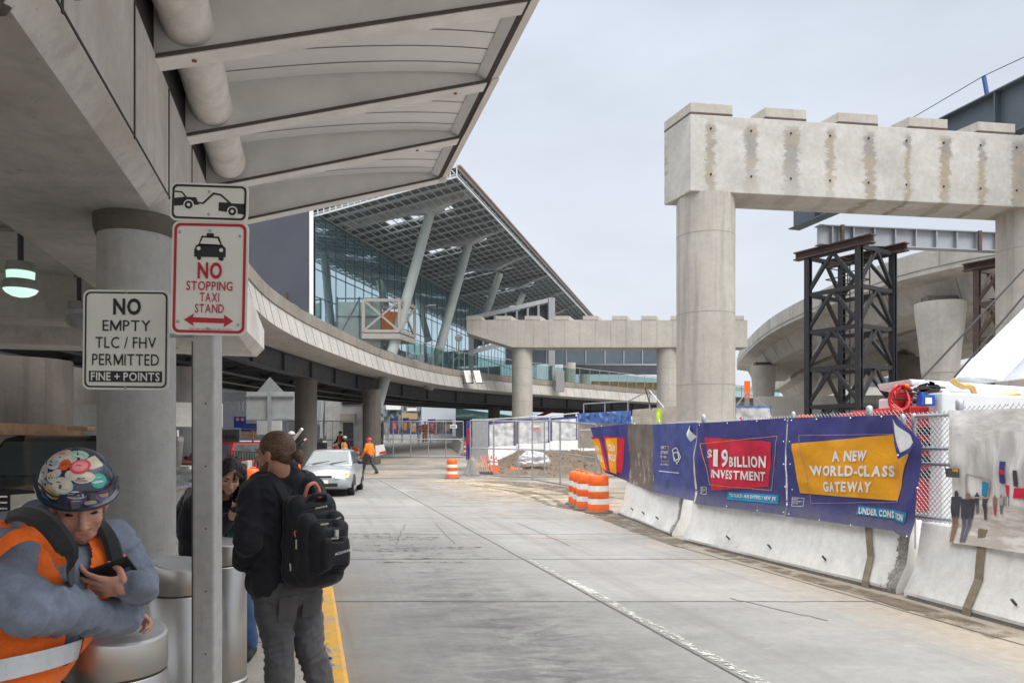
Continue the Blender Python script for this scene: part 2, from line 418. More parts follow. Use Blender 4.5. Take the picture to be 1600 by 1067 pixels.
# ================================================================ ground, road, pavement
def mat_road():
    t = NT('road_concrete'); p = t.n('ShaderNodeNewGeometry').outputs['Position']; x, y, z = t.sep(p)
    tt = t.math('ADD', t.math('MULTIPLY', x, 0.9642), t.math('MULTIPLY', y, 0.2652))
    si = t.math('FLOOR', t.math('DIVIDE', t.math('SUBTRACT', tt, 0.22), 2.76)); sj = t.math('FLOOR', t.math('DIVIDE', t.math('SUBTRACT', y, 7.8), 2.85))
    wn_ = t.n('ShaderNodeTexWhiteNoise'); wn_.noise_dimensions = '2D'; t.put(wn_.inputs['Vector'], t.comb(si, sj, 0.0))
    slab = t.rng(wn_.outputs['Value'], 0, 1, 0.86, 1.08)
    vs = t.coord('World', (0.55, 1.5, 1), (0, 0, R(-8)))
    big = t.noise(vs, 0.7, 8, 0.68, 0.3); fine = t.noise(t.coord('World'), 9, 8, 0.72)
    grit = t.noise(t.coord('World'), 95, 2, 0.5)
    f = t.math('MULTIPLY', t.rng(big, 0.28, 0.72, 0.74, 1.14), t.rng(fine, 0.25, 0.75, 0.86, 1.1))
    f = t.math('MULTIPLY', t.math('MULTIPLY', f, slab), t.rng(grit, 0.3, 0.7, 0.9, 1.09))
    c = t.mix(1.0, (0.265, 0.262, 0.256), t.comb(f, f, f), 'MULTIPLY')
    # oily tyre-worn lane in the near slabs and scattered dark stains
    lane = t.math('MULTIPLY', t.rng(t.math('ABSOLUTE', t.math('SUBTRACT', tt, 1.75)), 0.15, 1.35, 1, 0), t.rng(y, 7.0, 17.0, 1, 0.1))
    st_n = t.noise(t.coord('World', (1.3, 3.0, 1), (0, 0, R(-6))), 1.3, 12, 0.8, 0.7)
    oil = t.math('MULTIPLY', t.rng(st_n, 0.42, 0.60, 0.08, 0.9), lane)
    c = t.mix(oil, c, (0.10, 0.098, 0.10))
    blot = t.rng(t.noise(t.coord('World', (1.0, 2.6, 1)), 1.9, 7, 0.75, 0.8), 0.62, 0.7, 0, 0.45)
    c = t.mix(blot, c, (0.15, 0.142, 0.135))
    pale = t.rng(t.noise(t.coord('World', (2.0, 5.0, 1)), 1.6, 6, 0.7), 0.6, 0.72, 0, 0.35)
    c = t.mix(pale, c, (0.42, 0.41, 0.39))
    sc_ = t.math('ADD', t.math('MULTIPLY', x, -0.2652), t.math('MULTIPLY', y, 0.9642))
    trk = t.noise(t.comb(t.math('MULTIPLY', tt, 3.4), t.math('MULTIPLY', sc_, 0.10), 0.0), 1.0, 6, 0.65)
    c = t.mix(t.math('MULTIPLY', t.rng(trk, .5, .68, 0, .5), t.rng(fine, .3, .6, .5, 1)), c, (0.145, 0.14, 0.138))
    spk = t.noise(t.coord('World'), 34, 4, .7); c = t.mix(t.rng(spk, .66, .72, 0, .55), c, (0.09, 0.085, 0.08)); c = t.mix(t.rng(spk, .32, .27, 0, .5), c, (0.5, 0.49, 0.46))
    # tan dust along the barriers and in front of the site gate
    edge = t.math('ADD', tt, t.math('MULTIPLY', t.noise(t.coord('World', (1, .5, 1)), 1.2, 6, 0.65), 1.5))
    bd = t.math('ADD', t.math('MULTIPLY', y, 0.085), 5.05)
    dust = t.rng(t.math('SUBTRACT', edge, bd), 0.0, 0.9, 0, 0.7)
    sand = t.math('MULTIPLY', t.rng(t.math('ADD', y, t.math('MULTIPLY', big, 7.0)), 21.5, 28, 0, 0.75), t.rng(edge, 4.6, 6.6, 0, 1))
    dust = t.math('MAXIMUM', dust, sand)
    c = t.mix(dust, c, t.mix(t.rng(fine, 0.3, 0.7), (0.28, 0.225, 0.16), (0.40, 0.34, 0.26)))
    mud = t.math('MULTIPLY', t.rng(t.noise(t.coord('World', (.7, 1.3, 1), (0, 0, R(25))), 1.1, 7, 0.7, 1.2), 0.50, 0.58, 0, 0.85), t.rng(y, 14, 21, 0, 1))
    c = t.mix(t.math('MULTIPLY', mud, t.rng(edge, 3.3, 5.0, 0.12, 1)), c, (0.175, 0.135, 0.10))
    kerbdirt = t.math('MULTIPLY', t.rng(t.math('SUBTRACT', edge, 0.9), 0.0, 0.5, 0.75, 0), t.rng(fine, 0.4, 0.6, 0.4, 1))
    c = t.mix(kerbdirt, c, (0.26, 0.20, 0.145))
    t.bump(t.math('ADD', fine, t.math('MULTIPLY', grit, 0.5)), 0.22, 0.008)
    return t.fin(c, t.rng(big, 0.3, 0.7, 0.75, 0.93), 0, 0.25)
def mat_ground():
    t = NT('site_ground'); v = t.coord('World'); x, y, z = t.sep(v)
    a = t.noise(t.coord('World', (0.6, 1.4, 1)), 0.35, 8, 0.7, 0.6); b = t.noise(v, 5, 8, 0.75)
    c = t.mix(t.rng(a, 0.35, 0.65), (0.115, 0.112, 0.112), (0.32, 0.295, 0.265))
    c = t.mix(t.rng(t.noise(v, 0.22, 5), 0.5, 0.62, 0, 0.7), c, (0.36, 0.30, 0.225))
    f = t.rng(b, 0.25, 0.75, 0.75, 1.2); c = t.mix(1.0, c, t.comb(f, f, f), 'MULTIPLY')
    t.bump(b, 0.4, 0.03); return t.fin(c, 0.92, 0, 0.25)
M['road'] = mat_road(); M['ground'] = mat_ground()
M['asphalt'] = concrete('dark_asphalt', (0.075, 0.073, 0.073), 0.7, 0.0, 1.0, bump=0.5)
M['walk'] = concrete('pavement_concrete', (0.42, 0.39, 0.345), 0.6, 0.0, 1.2, tint=(0.29, 0.25, 0.2), bump=0.5)
M['dirt'] = concrete('heaped_dirt', (0.17, 0.128, 0.092), 1.0, 0.0, 1.0, tint=(0.25, 0.2, 0.15), bump=1.0, rough=0.95)
M['joint'] = plain('joint_sealant', (0.095, 0.09, 0.085), 0.9, 0, .4, 9)
def mat_worn(name, c, lo, hi, scale=14):
    t = NT(name); v = t.coord('World'); n = t.noise(v, scale, 8, 0.8)
    a = t.rng(n, lo, hi)
    t.put(t.b.inputs['Alpha'], a); f = t.rng(t.noise(v, 40, 3), .3, .7, .85, 1.05)
    return t.fin(t.mix(1.0, c, t.comb(f, f, f), 'MULTIPLY'), 0.7)
M['worn_white'] = mat_worn('worn_white_paint', (0.55, 0.545, 0.525), 0.42, 0.52)
M['faint_white'] = mat_worn('faint_white_paint', (0.50, 0.495, 0.475), 0.48, 0.55)
M['worn_red'] = mat_worn('worn_red_paint', (0.5, 0.1, 0.08), 0.45, 0.55)
M['worn_blue'] = mat_worn('worn_blue_paint', (0.1, 0.3, 0.55), 0.45, 0.56)
M['skid'] = mat_worn('dark_skid_stain', (0.07, 0.06, 0.055), 0.5, 0.6, 9)

mb = MB()
ys = [-60, -20, 0, 20, 33, 35, 36] + [37 + i for i in range(34)] + [72, 78, 90, 120, 200, 400, 900, 2000]
xs = [-1500, -400, -120, -50, -25, -12, -6, 0, 6, 12, 25, 50, 120, 400, 1500]
mb.add([Vector((x, y, zg(y) - 0.012)) for y in ys for x in xs],
       [(j * len(xs) + i, j * len(xs) + i + 1, (j + 1) * len(xs) + i + 1, (j + 1) * len(xs) + i) for j in range(len(ys) - 1) for i in range(len(xs) - 1)])
struct(mb.build('ground', M['ground']))
mb = MB(); mb.add([st(-8, .2), st(-8, 9), Vector((7.2, 5)).to_3d(), Vector((6, 18, 0)), Vector((5, 24, 0)), Vector((-1.2, 33.2, 0)), Vector((-12, 33.2, 0)), Vector((-8.7, 33.2, 0)), st(20, .2)], [(0, 1, 2, 3, 4, 5, 7, 8)])
struct(mb.build('road', M['road']))
def strip(mb, pts, w, z=0.004):
    pts = [Vector((p[0], p[1], 0)) for p in pts]; L_, R_ = [], []
    for k, p in enumerate(pts):
        d = (pts[min(k + 1, len(pts) - 1)] - pts[max(k - 1, 0)]).normalized(); n = Vector((d.y, -d.x, 0))
        ww = w[k] if isinstance(w, (list, tuple)) else w
        L_.append(p - n * ww / 2 + Vector((0, 0, z))); R_.append(p + n * ww / 2 + Vector((0, 0, z)))
    n = len(pts); mb.add(L_ + R_, [(i, n + i, n + i + 1, i + 1) for i in range(n - 1)])
def wob(p, q, n=14, a=0.012):
    p, q = Vector(p[:2]).to_3d(), Vector(q[:2]).to_3d(); d = (q - p); m = Vector((-d.y, d.x, 0)).normalized()
    return [p.lerp(q, i / n) + m * random.uniform(-a, a) for i in range(n + 1)]
mb = MB()
strip(mb, wob(st(0, 2.98), st(33, 2.98), 40, 0.006), 0.022)
strip(mb, wob(st(2, 5.75), st(11, 5.75), 20, 0.006), 0.018)
for k in range(-1, 9):
    Y = 7.8 + 2.85 * k
    x0 = (0.22 - 0.2652 * Y) / 0.9642; x1 = min(6.0, (5.1 + .09 * Y - .2652 * Y) / .9642)
    strip(mb, wob((x0, Y + random.uniform(-.05, .05)), (x1, Y + random.uniform(-.05, .05)), 26, 0.012), 0.02)
for p, q in (((-1.9, 12.1), (-2.2, 15.2)), ((-.95, 12.2), (-1.6, 15.3)), ((.95, 12), (.1, 15.4)), ((2.35, 8.0), (3.0, 7.0))): strip(mb, wob(p, q, 12, .02), 0.014)
strip(mb, wob((-7, 33.25), (-1.0, 33.25), 20, .05), .05)
struct(mb.build('road_joint', M['joint']))
mb = MB(); strip(mb, wob(st(7.7, 3.07), st(8.5, 3.07), 20), 0.11, 0.006); struct(mb.build('lane_marking', M['worn_white']))
mb = MB(); strip(mb, wob(st(2.5, 3.07), st(7.7, 3.07), 20), 0.10, 0.006); strip(mb, wob(st(8.5, 3.06), st(10.2, 3.05), 20), 0.07, 0.006); strip(mb, wob(st(22, 3.05), st(33, 3.05), 30), 0.06, 0.006); struct(mb.build('lane_marking', M['faint_white']))
mb = MB(); strip(mb, [(0.9, 19.4), (1.5, 18.0), (2.15, 16.0), (2.6, 14.6)], 0.11, 0.006); struct(mb.build('edge_marking', M['worn_white']))
mb = MB(); strip(mb, wob((.35, 12.95), (1.35, 12.75), 8, .02), .05, .006); strip(mb, wob((2.2, 19.2), (2.9, 19.1), 8, .02), .05, .006); struct(mb.build('spray_marking', M['worn_red']))
mb = MB()
for i in range(26):
    Y = random.uniform(10.3, 13.6); x0 = -.27 * Y + .45 + random.uniform(0, .9); strip(mb, wob((x0, Y), (x0 + random.uniform(.5, 1.6), Y + random.uniform(-.05, .05)), 8, .02), random.uniform(.03, .12), .005)
struct(mb.build('skid_stain', M['skid']))

M['mud'] = mat_worn('brown_mud', (0.15, 0.115, 0.085), 0.42, 0.58, 1.6); M['sand'] = mat_worn('tan_sand', (0.42, 0.35, 0.25), 0.40, 0.56, 1.1)
mb = MB()
for pts, w in (([(1.1, 19.6), (2.0, 17.6), (2.35, 15.5), (2.6, 13.4), (2.85, 11.8)], [.5, .9, .8, .5, .2]), ([(-1.0, 31.5), (.6, 29), (2.0, 25.5), (2.6, 22)], [1.2, 1.6, 1.4, .8]), ([(.2, 24.6), (1.0, 23.6), (2.3, 23.4)], [.3, .7, .4]), ([(3.1, 11.6), (3.6, 9.4), (4.0, 8.0), (4.3, 6.4)], [.12, .2, .25, .3])):
    P_ = cat([(*p, 0) for p in pts], 6); n = len(P_); strip(mb, P_, [w[0] + (w[min(len(w) - 1, int(k / (n - 1) * (len(w) - 1)) + 1)] - w[0]) * k / (n - 1) * .6 + .1 for k in range(n)], .009)
struct(mb.build('mud_patch', M['mud']))
mb = MB()
for off in (0, .55, 1.5): P_ = cat([(-1.6 + off, 28.5, 0), (.0 + off, 25.0, 0), (.75 + off * .8, 21.5, 0), (1.0 + off * .6, 19.2, 0)], 8); strip(mb, P_, .2, .011)
struct(mb.build('mud_tyre_track', M['mud']))
mb = MB(); P_ = cat([(-3.5, 32.6, 0), (-.5, 29.5, 0), (1.0, 25, 0), (1.4, 21, 0)], 8); strip(mb, P_, [1.2 + 2.2 * math.sin(3.14 * k / (len(P_) - 1)) for k in range(len(P_))], .006); struct(mb.build('sand_patch', M['sand']))

# pavement with its yellow kerb
SWZ = 0.1
mb = MB(); mb.add([st(-8, .02, SWZ), st(21, .02, SWZ), st(21, -22, SWZ), st(-8, -22, SWZ)], [(0, 1, 2, 3)])
mb.add([st(21, .02, SWZ), st(21, .02, -.05), st(21, -22, -.05), st(21, -22, SWZ)], [(0, 1, 2, 3)])
struct(mb.build('pavement', M['walk']))
mb = MB()
for a, b in ((-8, 1.9), (1.9, 4.9), (4.9, 8.45)): sweep(mb, [st(a + .006, .02), st(b - .006, .02)], [(0, -.05), (0, SWZ + .006), (.21, SWZ + .006), (.24, SWZ - .02), (.25, -.05)])
def mat_kerb():
    t = NT('yellow_kerb_paint'); v = t.coord('World'); n = t.noise(v, 5, 9, .75); m = t.noise(v, 22, 6, .7)
    c = t.mix(t.rng(m, .3, .7), (.62, .33, .035), (.75, .43, .09)); c = t.mix(t.rng(n, .50, .60, 0, .85), c, (.36, .33, .28))
    t.bump(m, .4, .01); return t.fin(c, .8)
M['kerbpaint'] = mat_kerb()
struct(mb.build('kerb', M['kerbpaint'], smooth=35))
mb = MB(); sweep(mb, [st(8.45, .02), st(9.1, -.12), st(11, -.2), st(21, -.2)], [(0, -.05), (0, SWZ + .006), (.16, SWZ + .006), (.19, SWZ - .02), (.2, -.05)])
struct(mb.build('kerb', M['walk'], smooth=35))
mb = MB(); sweep(mb, [st(18.2, .0), st(20.9, .0)], [(0, -.05), (0, SWZ + .006), (.2, SWZ + .006), (.21, -.05)]); struct(mb.build('kerb', M['kerbpaint']))
mb = MB()
for sx in (5.35, 5.75): strip(mb, wob(st(sx, .06), st(sx + .25, .15), 6, .02), .035, SWZ + .012)
strip(mb, wob(st(5.5, .06), st(5.95, .06), 6, .02), .03, SWZ + .012); strip(mb, wob(st(5.4, .15), st(5.9, .13), 6, .02), .03, SWZ + .012)
struct(mb.build('spray_marking', M['worn_blue']))
mb = MB()
for s_ in (3.0, 6.2, 9.4, 12.6, 15.8): strip(mb, wob(st(s_, -.02), st(s_, -9), 20, .01), .015, SWZ + .004)
for t_ in (-1.55, -3.1, -6): strip(mb, wob(st(-3, t_), st(20.8, t_), 20, .01), .015, SWZ + .004)
struct(mb.build('pavement_joint', M['joint']))

# ================================================================ the elevated deck we stand under
DK = thing('elevated_deck', 'weathered concrete deck overhead with a thick edge beam, dark joints and stains', 'viaduct', st(8, -1.6, 0))
TW = -1.16                                           # plane of the beam's outer face
mb = MB()
prof = [(TW, 3.78), (TW, 4.73), (-2.3, 4.73), (-2.3, 3.6), (TW - .16, 3.6)]
mb.loft([[st(s, t, z) for t, z in prof] for s in (-6, 14.3)], True, False)
endp = [(TW + .05, 3.78), (TW + .05, 4.2), (-2.3, 4.2), (-2.3, 3.6), (TW - .11, 3.6)]
mb.loft([[st(14.3, t, z) for t, z in prof], [st(17.6, t + .14, z) for t, z in endp]], True, True)
mb.build('edge_beam', M['conc_wall'], DK)
mb = MB()
mb.box(*st(7.5, -1.22, 3.6), .02, .02, .02)
for s in (-1.5, 1.5, 4.05, 5.6, 6.9, 8.2, 9.5, 10.8, 12.1):
    mb.obox(st(s, TW + .004, 4.25), Vector((DX, DY, 0)) * .012, Vector((DY, -DX, 0)) * .004, (0, 0, .47))
mb.obox(st(5, TW + .003, 3.80), Vector((DX, DY, 0)) * 9.3, Vector((DY, -DX, 0)) * .004, (0, 0, .008))
mb.build('beam_joint', M['seam'], DK)
mb = MB()   # soffit of the edge strip with its haunch to the recessed ceiling
mb.add([st(-6, -1.32, 3.596), st(17.5, -1.2, 3.596), st(17.5, -2.55, 3.596), st(-6, -2.55, 3.596)], [(0, 1, 2, 3)])
mb.loft([[st(s, t, z) for t, z in ((-2.3, 3.62), (-2.56, 3.6), (-2.62, 4.2), (-2.3, 4.4))] for s in (-6, 17.5)], True, True)
for t0 in (-8.6, -14.5): mb.loft([[st(s, t0 + t, z) for t, z in ((.5, 3.6), (-.5, 3.6), (-.62, 4.25), (.62, 4.25))] for s in (-6, 17.5)], True, True)
mb.build('soffit', M['conc_old'], DK)
mb = MB(); mb.obox(st(5.8, -10, 4.35), Vector((DX, DY, 0)) * 11.8, Vector((DY, -DX, 0)) * 7.6, (0, 0, .15)); mb.build('deck_slab', M['conc_old'], DK)
mb = MB()
for s0 in (17.0, 13.4): mb.loft([[st(s0 + a, t, z) for a, z in ((-.45, 3.6), (.45, 3.6), (.5, 4.2), (-.8, 4.2))] for t in (-2.5, -22)], True, True)
mb.build('cross_beam', M['conc_old'], DK)
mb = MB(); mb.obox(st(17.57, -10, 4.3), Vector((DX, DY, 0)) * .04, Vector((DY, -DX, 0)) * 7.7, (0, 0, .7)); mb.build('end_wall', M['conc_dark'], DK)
# damp dark patch where a drain leaks
mb = MB()
for i in range(12): mb.ball(st(3.62 + random.uniform(-.12, .12), -1.36 + random.uniform(-.1, .07), 3.59), (random.uniform(.03, .1), random.uniform(.03, .09), .018), 10, 6)
mb.build('leak_stain', M['conc_dark'], DK, True)
mb = MB()
mb.beam(st(3.8, TW + .06, 3.95), st(3.8, TW + .06, 4.5), .05, .03); mb.beam(st(4.05, TW + .06, 3.86), st(4.05, TW + .06, 4.2), .03, .03)
mb.beam(st(3.75, TW + .1, 4.52), st(4.35, TW + .1, 4.52), .09, .03); mb.beam(st(3.45, TW + .06, 3.86), st(3.45, TW + .06, 4.66), .06, .05)
mb.build('rusty_bracket', M['steel_rust'], DK)

# round columns below the deck
def column(name, label, p, r, z1, m, group=None, collar=True, z0=None):
    root = thing(name, label, 'column', (p[0], p[1], SWZ if z0 is None else z0), 0, group); z0 = root.location.z
    mb = MB(); mb.lathe((p[0], p[1], 0), [(r, z0), (r, z1 - .12), (r, z1)], 40); mb.build('shaft', m, root, 50)
    if collar:
        mb = MB(); mb.lathe((p[0], p[1], 0), [(r + .012, z1 - .16), (r + .03, z1 - .1), (r + .035, z1)], 40); mb.build('collar', M['conc_dark'], root, 50)
    return root
column('concrete_column', 'grey concrete column right behind the two parking signs', (-3.22, 6.35), .305, 3.6, M['conc_col'])
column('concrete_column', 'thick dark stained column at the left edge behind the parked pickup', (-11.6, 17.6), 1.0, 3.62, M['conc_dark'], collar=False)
column('concrete_column', 'slim concrete column in shade beside the red parked car', (-12.9, 29), .42, 4.6, M['conc_col'], collar=False, z0=0)
# low walls of the booth row under the deck
W = thing('concrete_wall', 'pale panel wall over dark windows behind the parked pickup', 'wall', (-16, 27, 0))
mb = MB(); mb.beam((-24, 26, 2.55), (-13.6, 26, 2.55), .3, .85); mb.build('panel_band', M['conc_ramp'], W)
mb = MB(); mb.beam((-24, 26.25, 1.06), (-13.8, 26.25, 1.06), .25, 2.1); mb.build('wall', M['conc_col'], W)
mb = MB()
for x in (-20.5, -18.6, -16.95, -15.2): mb.box(x, 26.1, 1.2, .62, .08, 1.4)
mb.build('window', M['black'], W)
W = thing('concrete_wall', 'light precast beam meeting the slim column left of the sign post', 'wall', (-9, 20, 0))
mb = MB(); mb.obox((-8.9, 20.2, 2.42), (.72, .6, 0), (.08, -.1, 0), (0, 0, .33)); mb.build('beam', M['conc_ramp'], W)
mb = MB(); mb.tube((-9.3, 20.6, 1.05), (-7.8, 17.4, 1.75), .07, n=8); mb.build('rail', M['galv_dull'], W)
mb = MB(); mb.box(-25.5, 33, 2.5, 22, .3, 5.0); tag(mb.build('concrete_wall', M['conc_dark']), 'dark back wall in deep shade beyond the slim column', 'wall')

# pendant lamps on conduit
def lamp_glow(name, strength):
    t = NT(name); e = t.b; t.put(e.inputs['Emission Color'], (.62, 1.0, .82)); e.inputs['Emission Strength'].default_value = strength
    return t.fin((.7, .8, .76), .2)
M['lampglow'] = lamp_glow('lit_lamp_lens', .55)
def pendant(x, y, label, lit):
    r = thing('pendant_lamp', label, 'lamp', (x, y, 3.35), 0, 'pendant lamps under the deck')
    mb = MB(); mb.tube((x, y, 3.780), (x, y, 4.2), .032, n=8); mb.lathe((x, y, 4.16), [(.07, 0), (.07, .04)], 12); mb.build('stem', M['steel_dark'], r, 40)
    mb = MB(); mb.lathe((x, y, 0), [(.06, 3.800), (.14, 3.785), (.15, 3.740), (.155, 3.680)], 24); mb.lathe((x, y, 0), [(.165, 3.580), (.18, 3.540), (.185, 3.47)], 24); mb.build('housing', M['galv_dull'], r, 40)
    mb = MB(); mb.lathe((x, y, 0), [(.14, 3.585), (.145, 3.675)], 24); mb.build('glass_band', M['lampglow'] if lit else M['galv_dull'], r, 40)
    mb = MB(); mb.lathe((x, y, 0), [(.02, 3.380), (.09, 3.395), (.15, 3.430), (.178, 3.468)], 24); mb.build('lens', M['lampglow'] if lit else M['galv_dull'], r, 40)
pendant(-5.75, 8.65, 'lit pendant lamp with a glowing lens under the deck ceiling', True)
pendant(-6.5, 11.1, 'unlit pendant lamp half hidden behind the no empty sign', False)
mb = MB(); mb.path([(-5.75, 8.65, 4.17), (-6.5, 11.1, 4.17), (-7.2, 13.4, 4.17)], .025); mb.path([(-9, 8.3, 4.17), (-5.75, 8.65, 4.17)], .025)
tag(mb.build('conduit', M['galv_dull'], None, True), 'thin electrical conduit running along the deck ceiling to the lamps', 'conduit')

# ================================================================ canopy
CAN = thing('canopy', 'white panelled canopy with tapering ribs reaching out from the deck over the road', 'canopy', st(5, 0, 4.73))
TE, ZE = 1.89, 5.72
M['rib_edge'] = plain('rib_edge_brown', (.085, .07, .06), .8)
RIBS = [-4.44, -2.89, -1.34, .21, 1.76, 3.31, 4.86, 6.41, 7.96, 9.51, 11.06]
def rib_bottom(t): return 4.735 + (t - TW) / (TE - TW) * (ZE - .06 - 4.735)
def pan_z(t):
    q = (t - TW) / (TE - TW); return 5.2 + (ZE - 5.2) * (1 - max(0, 1 - q) ** 1.55)
for a, b in zip(RIBS, RIBS[1:]):
    mb = MB()
    mb.grid(lambda u, v: st(u, v, pan_z(v)), 1, 14, a + .05, b - .05, TW - .3, TE - .12)
    mb.build('ceiling_panel', M['panel'], CAN, True)
    mb = MB()
    for k in range(1, 5):
        s = a + (b - a) * k / 5 + .03
        mb.grid(lambda u, v: st(u, v, pan_z(v) - .004), 1, 14, s - .006, s + .006, TW - .3, TE - .12)
    mb.build('panel_seam', M['seam'], CAN)
for i, s in enumerate(RIBS):
    last = i == len(RIBS) - 1
    mb = MB(); n = 14; lo, hi = [], []
    for k in range(n + 1):
        t = TW - .02 + (TE - TW) * k / n; lo.append((t, rib_bottom(t) + .01)); hi.append((t, max(pan_z(t) + .02, rib_bottom(t) + .03)))
    pl = lo + hi[::-1]; mb.prism([st(s - .03, t, z) for t, z in pl], Vector((DX, DY, 0)) * .04)
    mb.build('rib_web', M['panel_web'], CAN)
    mb = MB(); mb.loft([[st(s + a, t, rib_bottom(t) + z) for a, z in ((-.06, -.035), (.14, -.035), (.14, .0), (-.06, .0))] for t in (TW - .02, TE)], True, True); mb.build('rib_flange', M['flange'], CAN)
    mb = MB(); mb.loft([[st(s + a, t, rib_bottom(t) + z) for a, z in ((-.085, -.028), (-.0615, -.028), (-.0615, -.002), (-.085, -.002))] for t in (TW - .02, TE)], True, True); mb.build('rib_edge', M['rib_edge'], CAN)
mb = MB(); mb.obox(st(2.95, -.62, 5.95), Vector((DX, DY, 0)) * 8.2, Vector((DY, -DX, 0)) * 2.6, (0, 0, .02)); mb.build('roof_sheet', M['panel_web'], CAN)
mb = MB(); sweep(mb, [st(-5, TE - .12), st(11.1, TE - .12)], [(0, ZE - .02), (.1, ZE - .06), (.12, ZE + .14), (0, ZE + .14)]); mb.build('inner_channel', M['panel_web'], CAN)
mb = MB(); sweep(mb, [st(-5, TE - .01), st(11.12, TE - .01)], [(0, ZE - .05), (.07, ZE - .02), (.07, ZE + .2), (0, ZE + .2)]); mb.build('gutter', M['seam'], CAN)
for a, b in zip(RIBS, RIBS[1:]):
    mb = MB(); j = random.uniform(-.012, .012)
    sweep(mb, [st(a + .01, TE + .06), st(b - .01, TE + .06)], [(0, ZE - .03 + j), (.10, ZE + .02 + j), (.12, ZE + .25), (.0, ZE + .27)]); mb.build('fascia', M['fascia'], CAN, bevel=.006)
mb = MB(); mb.loft([[st(11.08 + a, t, z) for a, z in ((.02, rib_bottom(t) - .03), (.14, rib_bottom(t) - .03), (.14, pan_z(t) + .2), (.02, pan_z(t) + .2))] for t in [TW + (TE + .15 - TW) * k / 8 for k in range(9)]], True, True); mb.build('end_fascia', M['fascia'], CAN)
for s, t in ((4.86, -.1), (4.86, .5), (4.86, 1.0), (7.96, 1.55), (9.51, 1.35), (6.41, -.9)): mb = MB(); mb.ball(st(s + .05, t, rib_bottom(t) - .036), (.03, .03, .004), 8, 5); mb.build('rust_spot', plain('orange_rust', (.32, .12, .04), .9), CAN, True)
mb = MB(); mb.obox(st(3.2, TW - .08, 5.0), Vector((DX, DY, 0)) * 8.2, Vector((DY, -DX, 0)) * .05, (0, 0, .27)); mb.build('gap_backing', M['seam'], CAN)
mb = MB()
pp = [st(s, -.93 + random.uniform(-.008, .008), 5.04 + random.uniform(-.006, .006)) for s in [-5 + .45 * i for i in range(33)]]
mb.path(pp, [.2 + random.uniform(-.006, .006) for _ in pp], 24)
tag(mb.build('wrapped_duct', M['duct'], None, 60), 'thick pale wrapped duct running through the canopy ribs', 'duct')
for s in RIBS[4:-1]:
    pass

# ================================================================ curved ramp
RP = thing('curved_ramp', 'elevated concrete ramp on dark steel girders sweeping round to the right', 'viaduct', (-6, 45, 0))
plan = cat([(-5.6, 12.8, 0), (-6.9, 17.6, 0), (-7.8, 21.9, 0), (-8.3, 26.2, 0), (-8.25, 32.4, 0), (-7.2, 43.5, 0), (-4.7, 52.7, 0), (0, 59.8, 0), (6.2, 66.6, 0), (15.5, 76.5, 0), (22, 83, 0), (34, 94, 0)], 10)
plan = [p for p in plan if p.y > 17.9]
mb = MB(); sweep(mb, plan, [(.06, 6.46), (.06, 6.9), (-.3, 6.9), (-.3, 5.8), (.0, 5.8), (.0, 6.46)]); mb.build('parapet_cap', M['ramp_cap'], RP, 30)
mb = MB(); sweep(mb, plan, [(.02, 6.455), (.2, 5.62), (.16, 5.6), (-.02, 5.6), (-.02, 6.455)]); mb.cur = 1
fp = resample(plan, 1.15)
for k in range(1, len(fp) - 1):
    d = (fp[k + 1] - fp[k - 1]).normalized(); n = Vector((d.y, -d.x, 0)); p = fp[k]
    mb.beam(p + n * .025 + Vector((0, 0, 6.45)), p + n * .203 + d * .12 + Vector((0, 0, 5.63)), .022, .012, n)
mb.build('parapet_face', [M['conc_ramp'], plain('parapet_joint', (.16, .155, .15), .9)], RP, 30)
mb = MB(); sweep(mb, plan, [(.15, 5.6), (.15, 5.62), (-9.8, 5.9), (-9.8, 5.62), (-1.7, 5.55)]); mb.build('deck_slab', M['conc_old'], RP, 30)
for n in (-1.75, -4.2, -6.6, -9): 
    mb = MB()
    sweep(mb, plan, [(n - .22, 4.68), (n + .22, 4.68), (n + .22, 4.73), (n + .02, 4.74), (n + .02, 5.54), (n + .2, 5.55), (n - .2, 5.58), (n - .02, 5.54), (n - .02, 4.74), (n - .22, 4.73)])
    mb.build('girder', M['steel_dark'], RP, 30)
cp = resample(plan, 3.6)
for k in range(1, len(cp) - 1):
    d = (cp[k + 1] - cp[k - 1]).normalized(); n = Vector((d.y, -d.x, 0)); p = cp[k]; mb = MB()
    for a, b in ((-1.8, -4.2), (-4.2, -6.6), (-6.6, -9)):
        mb.beam(p + n * a + Vector((0, 0, 5.4)), p + n * b + Vector((0, 0, 4.85)), .08, .08); mb.beam(p + n * a + Vector((0, 0, 4.85)), p + n * b + Vector((0, 0, 4.85)), .08, .1)
    for a in (-1.7,): mb.obox(p + n * a + Vector((0, 0, 5.14)), n * .08, d * .012, (0, 0, .38))
    mb.build('cross_frame', M['steel_dark'], RP)
# ramp piers (dark, round)
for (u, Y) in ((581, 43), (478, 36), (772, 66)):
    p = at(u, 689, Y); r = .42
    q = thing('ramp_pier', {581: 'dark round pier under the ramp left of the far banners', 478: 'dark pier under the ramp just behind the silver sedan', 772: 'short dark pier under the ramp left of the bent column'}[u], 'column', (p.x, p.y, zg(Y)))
    mb = MB(); mb.lathe((p.x, p.y, 0), [(r * 1.25, zg(Y)), (r * 1.25, 4.3), (r * 1.35, 4.68)], 24); mb.build('shaft', M['conc_dark'], q, 50)
